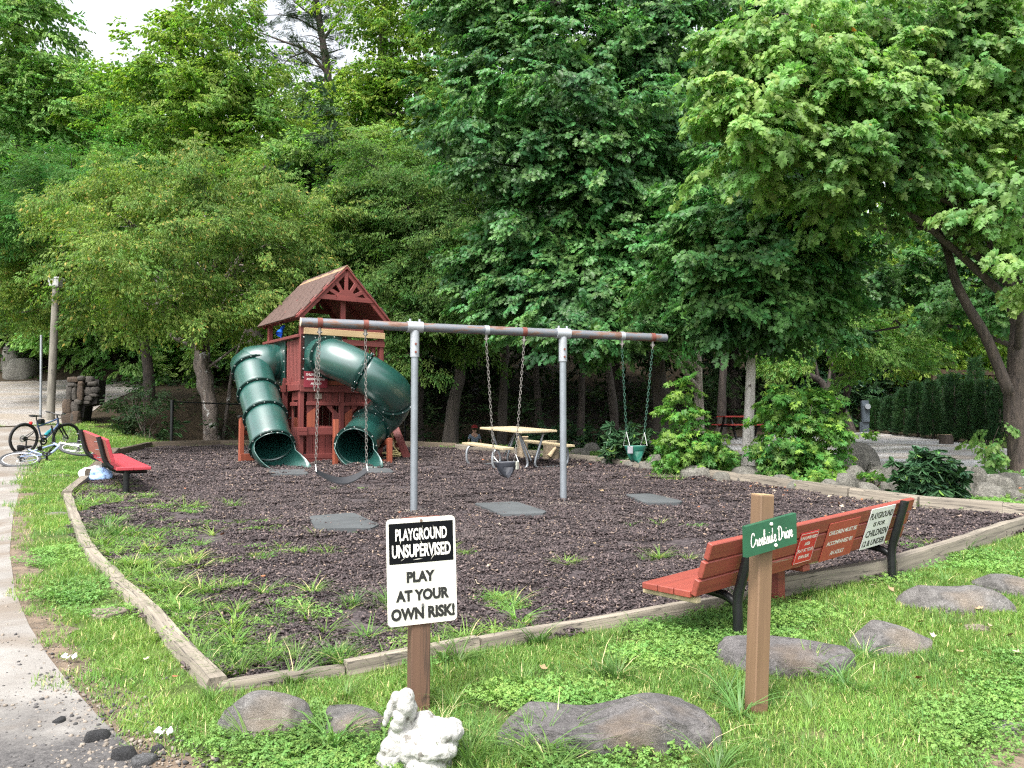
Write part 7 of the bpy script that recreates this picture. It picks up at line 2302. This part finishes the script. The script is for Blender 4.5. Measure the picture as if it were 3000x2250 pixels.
# ---- bright yellow-green tree in the middle
b = gbase(1130, 31)
tree('tall_tree', 'bright yellow green tall tree right of the pine', 'tree', b, tp3([(1130, 700), (1125, 350), (1120, 100), (1130, -60)], 31), 0.28, [BL(1110, 170, 110, 150, 31), BL(1220, 120, 140, 150, 31), BL(1120, 320, 150, 110, 30.5), BL(1260, 290, 130, 130, 30), BL(1050, 330, 80, 120, 30.5), BL(1160, -20, 190, 110, 31), BL(1340, 60, 110, 160, 30.5), BL(1060, 440, 110, 60, 30)], 'yellow', 2600, BK['dark'], 0.9, 0.75, 12,
     limbs=[(tp3([(1125, 335), (1180, 330), (1230, 318), (1290, 325), (1330, 345)], 29.5), 0.06, 0.03), (tp3([(1250, 320), (1225, 280), (1215, 255)], 29.5), 0.04, 0.02)], group='tall trees behind the playground')
# ---- the spreading olive tree left of the tower (cherry)
b = GP(626, 1300)
Yc = b.y
cherry = tree('spreading_tree', 'low spreading tree with yellow green drooping leaves and fluted lichened trunk', 'tree', b, tp3([(612, 1180), (596, 1100), (592, 1010), (590, 930)], Yc), 0.27,
     [BL(190, 720, 190, 90, 26.5), BL(120, 850, 150, 70, 26.5), BL(330, 620, 190, 110, 23), BL(480, 560, 170, 100, 19.5), BL(330, 780, 190, 100, 17.5), BL(520, 700, 180, 120, 18.5), BL(680, 600, 170, 90, 20), BL(700, 740, 180, 110, 19.5), BL(860, 600, 140, 110, 21), BL(440, 900, 170, 60, 18), BL(560, 880, 160, 60, 18.5), BL(720, 880, 140, 60, 19.5), BL(870, 740, 110, 110, 20.5), BL(60, 930, 90, 40, 26.5), BL(230, 880, 110, 35, 26.5), BL(250, 560, 90, 60, 19), BL(400, 500, 70, 50, 19), BL(560, 470, 60, 50, 19.5), BL(790, 480, 60, 60, 20), BL(640, 940, 120, 40, 19.5), BL(380, 960, 80, 30, 18), BL(40, 800, 60, 40, 26)], 'cherry', 7200, BK['cherry'], 0.78, 0.42, 16, 0.4,
     limbs=[(tp3([(592, 1000), (540, 930), (460, 900), (350, 880)], [Yc, Yc - .5, Yc - 1.5, Yc - 2.5]), 0.11, 0.03), (tp3([(592, 1010), (640, 930), (720, 860), (760, 760)], Yc), 0.1, 0.03), (tp3([(590, 960), (570, 850), (560, 740)], [Yc, Yc - .4, Yc - 1]), 0.12, 0.03), (tp3([(606, 1080), (660, 1040), (700, 1010), (740, 1000)], Yc), 0.05, 0.02), (tp3([(640, 1080), (600, 1040), (560, 960)], Yc + 0.3), 0.05, 0.02),
            (tp3([(560, 860), (460, 780), (380, 700)], [Yc - .5, Yc - 1.5, Yc - 2]), 0.06, 0.02), (tp3([(650, 1300), (668, 1180), (682, 1080), (720, 960)], Yc + 0.3), 0.07, 0.04)], nlimb=24, rtop=0.8, flare=1.35, lumpy=0.07, lstart=0.72, group='trees left of the play tower')
# ---- fine leaved tree behind the tower
b = GP(1316, 1304)
tree('slender_tree', 'fine leaved olive green tree rising behind the play tower', 'tree', b, tp3([(1330, 1180), (1348, 1080), (1340, 900), (1250, 700)], [b.y, b.y, b.y, b.y + .5]), 0.2,
     [BL(1120, 520, 140, 110, 22.5), BL(1250, 560, 150, 120, 22), BL(1090, 680, 140, 120, 22), BL(1240, 720, 180, 120, 21.5), BL(1150, 840, 170, 90, 21), BL(1320, 850, 130, 110, 20.5), BL(1020, 800, 100, 90, 21.5), BL(1060, 920, 120, 60, 21), BL(1200, 940, 160, 60, 20.5), BL(1330, 960, 120, 60, 20), BL(1040, 580, 80, 90, 22.5), BL(1350, 700, 100, 110, 21.5), BL(1180, 1030, 90, 40, 20.5)], 'beech', 6000, BK['dark'], 0.8, 0.42, 15, 0.4, nlimb=16, group='trees behind the play tower')
b = gbase(880, 25)
tree('slender_tree', 'mid green tree between the spreading tree and the fine leaved one', 'tree', b, tp3([(890, 900), (900, 700), (900, 500)], 25), 0.18, [BL(900, 520, 130, 90, 25), BL(960, 640, 120, 110, 24.5), BL(850, 450, 90, 60, 25.5), BL(940, 780, 100, 80, 24), BL(980, 460, 90, 80, 25.5), BL(900, 900, 110, 60, 24)], 'far', 1500, BK['dark'], 0.75, 0.6, 12, group='trees behind the play tower')
# ---- the big dark maples
b = gbase(1945, 18.8)
mA = tree('maple_tree', 'huge dark blue green maple filling the middle of the view', 'tree', b, tp3([(1940, 1180), (1925, 1060), (1900, 800), (1880, 500), (1850, 150)], 18.8), 0.24,
     [BL(1400, 330, 110, 80, 17.2), BL(1530, 310, 130, 80, 17), BL(1690, 290, 150, 80, 17), BL(1850, 330, 140, 80, 17.3), BL(1430, 450, 110, 90, 17.5), BL(1560, 470, 140, 90, 17.3), BL(1720, 450, 140, 90, 17.2), BL(1880, 480, 130, 90, 17.5), BL(1500, 180, 130, 100, 18.5), BL(1660, 130, 150, 90, 18.5), BL(1830, 160, 150, 100, 18.5), BL(1990, 130, 130, 130, 18.5), BL(1450, 40, 130, 90, 19), BL(1640, 0, 170, 80, 19), BL(1850, 10, 170, 90, 19), BL(1560, 610, 130, 80, 17.6), BL(1730, 590, 150, 80, 17.5), BL(1890, 620, 120, 80, 17.7), BL(1990, 420, 100, 120, 18), BL(2010, 280, 90, 100, 18), BL(2120, 10, 120, 90, 19), BL(2260, -30, 130, 80, 19), BL(1400, -30, 120, 80, 19)], 'maple', 7600, BK['dark'], 0.68, 0.48, 14, 0.5, nlimb=22, rtop=0.4, group='maples behind the swings')
b = gbase(2045, 19.5)
mB = tree('maple_tree', 'dark maple with lower hanging boughs and a greyish trunk', 'tree', b, tp3([(2048, 1200), (2042, 1050), (2030, 900), (2000, 700)], 19.5), 0.145,
     [BL(1480, 740, 100, 70, 18), BL(1620, 760, 130, 80, 17.8), BL(1780, 740, 130, 80, 17.6), BL(1920, 760, 120, 80, 17.5), BL(1560, 880, 120, 60, 17.4), BL(1720, 870, 130, 60, 17), BL(1880, 870, 130, 70, 17), BL(1640, 950, 80, 30, 16.2), BL(1740, 975, 100, 40, 16), BL(1840, 955, 90, 40, 16.2), BL(1650, 990, 60, 30, 15.8), BL(1960, 930, 90, 50, 16.8), BL(2000, 620, 80, 90, 18.5), BL(1420, 850, 70, 60, 18)], 'maple', 4600, BK['grey'], 0.66, 0.42, 13, 0.5, nlimb=14, group='maples behind the swings')
b = GP(2188, 1374)
Yw = b.y
mC = tree('maple_tree', 'maple with straight pale trunk and dense boughs right of the swings', 'tree', b, tp3([(2194, 1220), (2200, 1080), (2196, 940), (2185, 700), (2180, 450)], Yw), 0.115,
     [BL(2080, 640, 110, 80, 14.2), BL(2210, 620, 130, 80, 14), BL(2330, 680, 110, 90, 14.2), BL(2060, 760, 110, 70, 14), BL(2180, 760, 120, 80, 13.8), BL(2300, 800, 120, 70, 14), BL(2110, 860, 100, 60, 14), BL(2230, 880, 110, 60, 14), BL(2340, 900, 100, 60, 14.3), BL(2000, 830, 70, 50, 14.5), BL(2140, 940, 90, 40, 14.4), BL(2260, 960, 90, 40, 14.5), BL(2200, 500, 130, 80, 14.8), BL(2380, 560, 90, 90, 14.6), BL(2400, 800, 80, 80, 14.8)], 'maple', 4200, BK['pale'], 0.62, 0.38, 13, 0.5, nlimb=16, flare=1.35, group='maples behind the swings')
# ---- right maple with pale leaves reaching out over the play area
b = GP(3000, 1388)
Ym = b.y
mD = tree('maple_tree', 'leaning right hand maple with pale sunlit leaves reaching over the play area', 'tree', b, tp3([(2985, 1250), (2975, 1130), (2985, 950), (2975, 700), (2990, 400), (2985, 50)], Ym), 0.2,
     [BL(2130, 200, 90, 70, 12.2), BL(2230, 130, 110, 80, 12), BL(2120, 310, 90, 60, 12), BL(2240, 270, 110, 70, 11.6), BL(2370, 170, 110, 90, 11.8), BL(2330, 60, 130, 80, 12.2), BL(2180, 390, 100, 60, 11.6), BL(2300, 400, 90, 60, 11.8), BL(2450, 300, 110, 80, 12), BL(2560, 240, 110, 90, 12.2), BL(2480, 440, 90, 60, 11.8), BL(2590, 400, 90, 80, 12), BL(2690, 300, 110, 100, 12.4), BL(2660, 470, 80, 60, 12.2), BL(2810, 200, 120, 100, 12.6), BL(2920, 150, 100, 110, 12.6), BL(2800, 400, 110, 90, 13), BL(2920, 380, 90, 110, 12.8), BL(2440, 540, 80, 50, 12), BL(2560, 560, 100, 60, 12.6), BL(2880, 540, 100, 80, 13.2), BL(2780, 560, 90, 60, 13.4), BL(2920, 680, 90, 60, 13.4), BL(2990, 560, 40, 90, 11), BL(2995, 760, 40, 90, 11), BL(2500, 70, 130, 80, 12.6), BL(2700, 80, 140, 80, 12.8), BL(2880, 30, 140, 80, 12.8), BL(2400, 640, 80, 40, 12.8), BL(2230, 540, 70, 40, 12.4)], 'pale', 5400, BK['brown'], 0.67, 0.33, 14, 0.6,
     limbs=[(tp3([(2955, 1150), (2892, 995), (2832, 892), (2796, 814), (2772, 724), (2724, 640), (2694, 579), (2681, 500), (2640, 380)], Ym - 0.2), 0.095, 0.035), (tp3([(2700, 575), (2650, 545), (2600, 531)], Ym - 0.3), 0.05, 0.02), (tp3([(2745, 680), (2680, 665), (2600, 672), (2531, 651)], Ym - 0.4), 0.045, 0.015), (tp3([(2735, 640), (2680, 600), (2560, 580)], Ym - .3), 0.045, 0.02), (tp3([(2985, 700), (2900, 420), (2800, 250), (2663, 110), (2591, 60), (2510, 70)], [Ym, Ym - .5, 13, 12.6, 12.4, 12.3]), 0.09, 0.03), (tp3([(2700, 480), (2560, 380), (2400, 280), (2260, 230)], [13.6, 12.8, 12.2, 12]), 0.06, 0.02)], nlimb=26, rtop=0.6, flare=1.3, group='maples right of the play area')
b = gbase(3110, 18)
mE = tree('maple_tree', 'darker green maple behind the leaning right hand one', 'tree', b, tp3([(3100, 1000), (3050, 700), (2950, 300)], 17.5), 0.17, [BL(2750, 60, 200, 110, 17), BL(2950, 60, 120, 140, 17), BL(2500, 60, 170, 90, 18), BL(2900, 780, 130, 70, 16.8), BL(2780, 860, 100, 60, 17), BL(2950, 900, 100, 60, 16.6), BL(2640, 780, 80, 60, 17.4), BL(2520, 850, 90, 60, 17.5), BL(2840, 700, 110, 60, 17), BL(2420, 980, 70, 40, 17.6), BL(2950, 480, 120, 140, 17), BL(2700, 640, 70, 60, 17)], 'maple', 3000, BK['dark'], 0.68, 0.45, 13, 0.5, nlimb=12, group='maples right of the play area')
# small crooked tree by the drive
b = GP(2497, 1266)
tree('crooked_tree', 'small dark crooked tree leaning left over the drive', 'tree', b, tp3([(2470, 1210), (2425, 1153), (2398, 1112), (2316, 1081), (2253, 1049)], b.y), 0.17, [BL(2480, 960, 120, 60, 20.5), BL(2600, 1000, 110, 50, 20.5), BL(2380, 1020, 110, 50, 20.5), BL(2560, 1060, 80, 30, 20.5), BL(2680, 960, 90, 60, 21)], 'far', 700, BK['dark'], 0.6, 0.5, 12, limbs=[(tp3([(2425, 1153), (2440, 1060), (2500, 980)], b.y), 0.07, 0.02), (tp3([(2398, 1112), (2380, 1030), (2350, 960)], b.y), 0.06, 0.02)], nlimb=6, rtop=0.4)
# lit trees seen through the gap on the right
b = gbase(2600, 30)
tree('tall_tree', 'sunlit yellow green tree seen through the gap under the right hand maple', 'tree', b, tp3([(2600, 900), (2600, 700), (2600, 500)], 30), 0.22, [BL(2560, 690, 130, 80, 29), BL(2700, 760, 120, 90, 29), BL(2560, 600, 120, 70, 30), BL(2820, 800, 110, 90, 29), BL(2660, 900, 130, 80, 28.5), BL(2790, 950, 120, 80, 28.5), BL(2920, 960, 120, 80, 28.5), BL(2560, 830, 110, 70, 29), BL(2700, 1040, 120, 50, 28)], 'yellow', 2000, BK['dark'], 0.75, 0.65, 12, group='tall trees behind the playground')
# dark trunks inside the wood
for i, (px, Y, r, lean, lab) in enumerate([(1469, 22.5, 0.16, 6, 'dark straight trunk in the shade left of the picnic table'), (1812, 23.5, 0.15, -20, 'slim dark leaning trunk between the swing posts and green swing'), (1700, 26, 0.14, 4, 'dark trunk deep in the wood behind the picnic table'), (1080, 23.5, 0.13, 10, 'dark trunk behind the right tube slide'), (1580, 29, 0.16, -6, 'thin dark trunk far back behind the table'), (2110, 25, 0.16, 6, 'dark trunk between the grey and the pale maple'), (1230, 27, 0.16, 0, 'dark trunk right of the tower far back')]):
    b = gbase(px, Y)
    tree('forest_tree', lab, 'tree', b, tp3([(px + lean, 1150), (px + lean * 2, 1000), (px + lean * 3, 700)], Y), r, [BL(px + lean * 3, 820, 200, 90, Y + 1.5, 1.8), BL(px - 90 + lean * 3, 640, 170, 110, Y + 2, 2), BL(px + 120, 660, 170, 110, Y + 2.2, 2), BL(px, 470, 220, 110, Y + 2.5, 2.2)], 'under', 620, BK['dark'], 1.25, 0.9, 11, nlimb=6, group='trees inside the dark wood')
# wooded hillside behind
hills = [(-150, 300, 220, 44, 'far'), (130, 520, 240, 40, 'far'), (330, 280, 150, 46, 'far'), (520, 480, 240, 42, 'far'), (800, 300, 210, 46, 'yellow'), (1010, 420, 220, 44, 'yellow'), (1240, 330, 260, 42, 'far'), (1500, 280, 280, 40, 'far'), (1750, 250, 280, 42, 'far'), (2040, 190, 280, 40, 'far'), (2300, 200, 280, 42, 'far'), (2600, 250, 280, 40, 'yellow'), (2900, 250, 280, 42, 'far'), (3200, 300, 280, 44, 'far'),
         (350, 760, 300, 36, 'far'), (760, 740, 280, 36, 'far'), (1100, 720, 280, 35, 'under'), (1450, 720, 280, 35, 'under'), (1800, 700, 280, 34, 'under'), (2150, 720, 280, 34, 'under'), (2480, 740, 260, 36, 'far'), (2850, 740, 280, 35, 'far'), (-480, 420, 300, 40, 'far'), (-330, 800, 280, 38, 'far'), (-40, 860, 240, 39, 'under'), (3450, 500, 300, 38, 'far'), (-720, 760, 300, 39, 'far')]
words_ = ['at the far left', 'above the gravel drive', 'under the gap of sky', 'behind the forked bright tree', 'below the pine', 'behind the yellow green tree', 'left of the big maple', 'behind the left of the big maple', 'behind the middle of the big maple', 'behind the right of the big maple', 'behind the pale leaves', 'behind the leaning maple', 'at the upper right', 'beyond the right edge',
          'low above the stone pillar', 'low behind the spreading tree', 'low behind the tower', 'low behind the picnic table', 'low behind the swings', 'low behind the pale trunk', 'low behind the crooked tree', 'low behind the hedge', 'outside the view at the upper left', 'low outside the view at the left', 'low at the far left behind the boulders', 'outside the view at the right', 'low well outside the view at the left']
for (px, py, w, Y, sp_), wd in zip(hills, words_):
    b = gbase(px, Y)
    tree('hillside_tree', 'tree on the wooded hillside ' + wd, 'tree', b, tp3([(px, 900), (px + 10, py + 100), (px, py)], Y), 0.25, [BL(px, py, w * .6, w * .45, Y), BL(px - w * .4, py + w * .45, w * .5, w * .5, Y - .5), BL(px + w * .4, py + w * .4, w * .5, w * .5, Y - .5), BL(px, py + w * .9, w * .7, w * .5, Y - 1)], sp_, 1000, BK['dark'], 1.7, 1.1, 11, nlimb=5, group='trees on the wooded hillside')

# ================================================================== SHRUBS AND PLANTS
def shrub(name, label, base, blobs, spr, n, scale=1.0, bough=0.25, per=6, droop=0.2, stems=7, bark=BK['brown'], group=None, cat='shrub', shell=0.6):
    t = thing(name, label, cat, base, 0, group)
    mb = MB()
    rr = random.Random(n + int(base.x * 10))
    for k in range(stems):
        c, R = blobs[k % len(blobs)]
        e = Vector(c) + Vector((rr.uniform(-.6, .6) * R[0], rr.uniform(-.6, .6) * R[1], rr.uniform(-.2, .7) * R[2]))
        s = base + Vector((rr.uniform(-.08, .08), rr.uniform(-.08, .08), -0.03))
        q = smooth_path([s, s.lerp(e, .5) + Vector((rr.uniform(-.1, .1), rr.uniform(-.1, .1), .08)), e], 4)
        mb.tube(q, [0.016 * (1 - .7 * i / (len(q) - 1)) for i in range(len(q))], 6)
    part(mb, 'stems', bark, t, 180, world=True)
    crown('foliage', t, blobs, SPR[spr], n, scale, bough, per, droop, shell, floor=0.02)
    return t
b = GP(2335, 1408)
shrub('sweetgum_shrub', 'big bright green shrub of star shaped leaves right of the pale trunk', b, [BL(2330, 1190, 70, 60, b.y), BL(2310, 1270, 70, 70, b.y), BL(2390, 1260, 60, 65, b.y), BL(2340, 1350, 90, 45, b.y - .1), BL(2410, 1340, 55, 40, b.y), BL(2270, 1330, 35, 40, b.y), BL(2310, 1130, 35, 25, b.y)], 'gum', 760, 0.78, 0.16, 7, 0.4, group='bright shrubs along the stone bank')
b = GP(2040, 1392)
shrub('sweetgum_shrub', 'bright shrub with a tall thin top before the greyish trunk', b, [BL(2030, 1335, 80, 40, b.y), BL(1985, 1290, 45, 40, b.y), BL(2070, 1300, 50, 45, b.y), BL(2005, 1210, 28, 50, b.y), BL(2015, 1150, 20, 35, b.y), BL(2100, 1330, 30, 35, b.y), BL(1950, 1340, 22, 30, b.y)], 'gum', 520, 0.78, 0.15, 7, 0.4, group='bright shrubs along the stone bank')
for (px, py, lab) in [(2085, 1400, 'small bright seedling drooping over the timber by the pale trunk'), (2395, 1432, 'small bright seedling between the stones below the big shrub'), (2580, 1436, 'small seedling with pointed leaves in front of the stones')]:
    b = GP(px, py)
    shrub('seedling', lab, b, [BL(px, py - 24, 38, 24, b.y), BL(px - 15, py - 14, 25, 16, b.y - .05)], 'gum', 34, 0.75, 0.1, 4, 0.4, 4, group='seedlings among the stones')
b = GP(2725, 1472)
shrub('rhododendron', 'dark glossy rhododendron bush in front of the stone bank', b, [BL(2720, 1395, 65, 50, b.y), BL(2690, 1385, 45, 40, b.y), BL(2755, 1390, 45, 40, b.y), BL(2720, 1335, 35, 25, b.y), BL(2680, 1430, 35, 25, b.y), BL(2765, 1435, 35, 25, b.y), BL(2725, 1440, 60, 25, b.y - .1)], 'rhodo', 330, 0.95, 0.12, 3, 0.2, 9, group=None)
b = GP(2905, 1384)
shrub('maple_sapling', 'thin maple sapling in front of the right hand trunk', b, [BL(2905, 1330, 45, 40, b.y), BL(2880, 1290, 30, 20, b.y), BL(2920, 1250, 30, 30, b.y), BL(2910, 1370, 60, 20, b.y)], 'pale', 70, 0.62, 0.14, 4, 0.5, 4)
for (px, py, rx, ry, lab, n) in [(1600, 1322, 70, 45, 'dark laurel bush behind the picnic table', 120), (1842, 1362, 62, 58, 'dark laurel bush behind the green bucket swing', 150), (1745, 1318, 60, 34, 'low laurel with some yellow leaves between posts', 90), (1680, 1300, 44, 40, 'laurel beside the right swing post', 70)]:
    b = GP(px, py)
    shrub('laurel', lab, b, [BL(px, py - ry, rx, ry, b.y), BL(px - rx * .5, py - ry * .6, rx * .6, ry * .6, b.y - .1), BL(px + rx * .5, py - ry * .7, rx * .6, ry * .6, b.y)], 'rhodo', n, 1.05, 0.18, 3, 0.2, 7, group='laurels at the back of the play area')
b = gbase(2480, 29)
shrub('rhododendron', 'tall shaded rhododendron with a few white blossoms behind the pedestal', b, [BL(2480, 1130, 120, 80, 29), BL(2560, 1100, 80, 60, 29), BL(2400, 1160, 90, 70, 29), BL(2480, 1210, 130, 60, 29)], 'rhodo', 420, 1.6, 0.3, 4, 0.2, 9)
b = GP(430, 1288)
shrub('bank_shrub', 'bright leafy bush on the creek bank by the stone pillar', b, [BL(400, 1210, 60, 60, b.y + .4), BL(460, 1230, 50, 60, b.y + .6), BL(440, 1150, 50, 50, b.y + .8), BL(370, 1180, 40, 50, b.y + .5)], 'under', 240, 0.55, 0.22, 6, 0.4, group=None)
b = GP(300, 1112 + 20)
# strap leaved clump (iris)
ig = GP(345, 1268)
iris = thing('iris_clump', 'clump of long strap leaves at the edge of the lawn by the stone pillar', 'plant', ig)
V, F = blade_patch(90, 46, 0.3, 0.25, 0.5, 0.03, 0.9, 0.8, True)
part(MB().add([Vector(p) + ig for p in V], [list(f) for f in F]), 'leaves', ML['iris'], iris, world=True)
# hedge of arborvitae
arb_lab = ['first small arborvitae beside the pedestal', 'second arborvitae from the pedestal', 'third arborvitae from the pedestal with rounded top', 'fourth arborvitae from the pedestal', 'fifth arborvitae under the timber frame', 'slim arborvitae behind the fifth one', 'arborvitae with taller dark point right of the timber frame', 'broad arborvitae left of the tallest', 'tallest arborvitae in the hedge', 'arborvitae right of the tallest', 'last arborvitae before the maple trunk']
for (px, pb, pt_, lab) in zip((2565, 2610, 2650, 2690, 2735, 2765, 2800, 2840, 2862, 2890, 2932), (1268, 1272, 1278, 1283, 1288, 1282, 1294, 1299, 1288, 1303, 1310), (1172, 1165, 1142, 1122, 1118, 1102, 1094, 1120, 1048, 1116, 1128), arb_lab):
    g = GP(px, pb)
    top = P3(px, pt_, g.y)
    h = top.z - g.z
    t = thing('arborvitae', lab, 'hedge tree', g, 0, 'arborvitae hedge along the drive')
    part(MB().tube([g - Vector((0, 0, 0.1)), g + Vector((0, 0, h * .85))], [0.05, 0.015], 8), 'trunk', BK['brown'], t, 180, world=True)
    n = 640
    k = RNG.random(n) ** 1.25; a = RNG.uniform(0, 2 * PI, n)
    rad_ = 0.2 * (1 - k) ** 0.75 * (0.85 + 0.3 * RNG.random(n)) + 0.03
    d = np.stack([np.cos(a), np.sin(a), np.zeros(n)], 1)
    P = np.array(g) + d * rad_[:, None] + np.stack([np.zeros(n), np.zeros(n), 0.08 + k * (h - 0.15)], 1)
    X = d * 0.7 + np.array([0, 0, 0.9]) + RNG.normal(0, 0.25, (n, 3)); Z = d + RNG.normal(0, 0.5, (n, 3))
    scatter('foliage', P, euler_from_axes(X, Z), RNG.uniform(0.4, 0.75, n), SPR['arbor'], t)
g = GP(2772, 1302)
st = thing('log_stump', 'dark cut stump at the foot of the hedge', 'stump', g)
part(MB().tube([g - Vector((0, 0, .05)), g + Vector((0, 0, .1)), g + Vector((0, 0, .26))], [0.19, 0.165, 0.155], 14), 'trunk', BK['brown'], st, 50, world=True)
part(MB().cyl(g + Vector((0, 0, .26)), g + Vector((0, 0, .266)), .15, n=14), 'cut_top', M_cut, st, 40, world=True)
# undergrowth of the dark wood and the creek banks: one uncountable mass
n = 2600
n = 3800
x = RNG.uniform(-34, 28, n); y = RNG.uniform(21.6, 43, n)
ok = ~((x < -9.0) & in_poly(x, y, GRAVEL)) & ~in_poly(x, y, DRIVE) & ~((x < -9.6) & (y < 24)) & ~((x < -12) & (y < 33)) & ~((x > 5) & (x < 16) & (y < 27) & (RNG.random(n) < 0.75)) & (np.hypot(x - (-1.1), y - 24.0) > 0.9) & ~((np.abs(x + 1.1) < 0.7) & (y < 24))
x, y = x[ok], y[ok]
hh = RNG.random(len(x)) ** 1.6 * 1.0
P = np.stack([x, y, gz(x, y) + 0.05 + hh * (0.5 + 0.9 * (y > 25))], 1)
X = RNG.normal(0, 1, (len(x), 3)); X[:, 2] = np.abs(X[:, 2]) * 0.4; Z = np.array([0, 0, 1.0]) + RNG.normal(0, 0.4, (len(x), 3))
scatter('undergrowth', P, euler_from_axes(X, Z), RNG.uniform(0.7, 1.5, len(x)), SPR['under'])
# leafy weeds between the drive and the bank, right of the play area, and low ivy below the right trunk
n = 520
x = RNG.uniform(3.0, 11, n); y = RNG.uniform(11.6, 15.4, n)
ok = ~in_poly(x, y, MULCH) & (edge_dist(x, y, MULCH) > 0.35) & (RNG.random(n) < 0.1) & ~in_poly(x, y, DRIVE)
x, y = x[ok], y[ok]
scatter('ground_ivy', np.stack([x, y, gz(x, y) + RNG.random(len(x)) * 0.1], 1), zrot(len(x), 0.4), RNG.uniform(0.25, 0.5, len(x)), SPR['gum'])
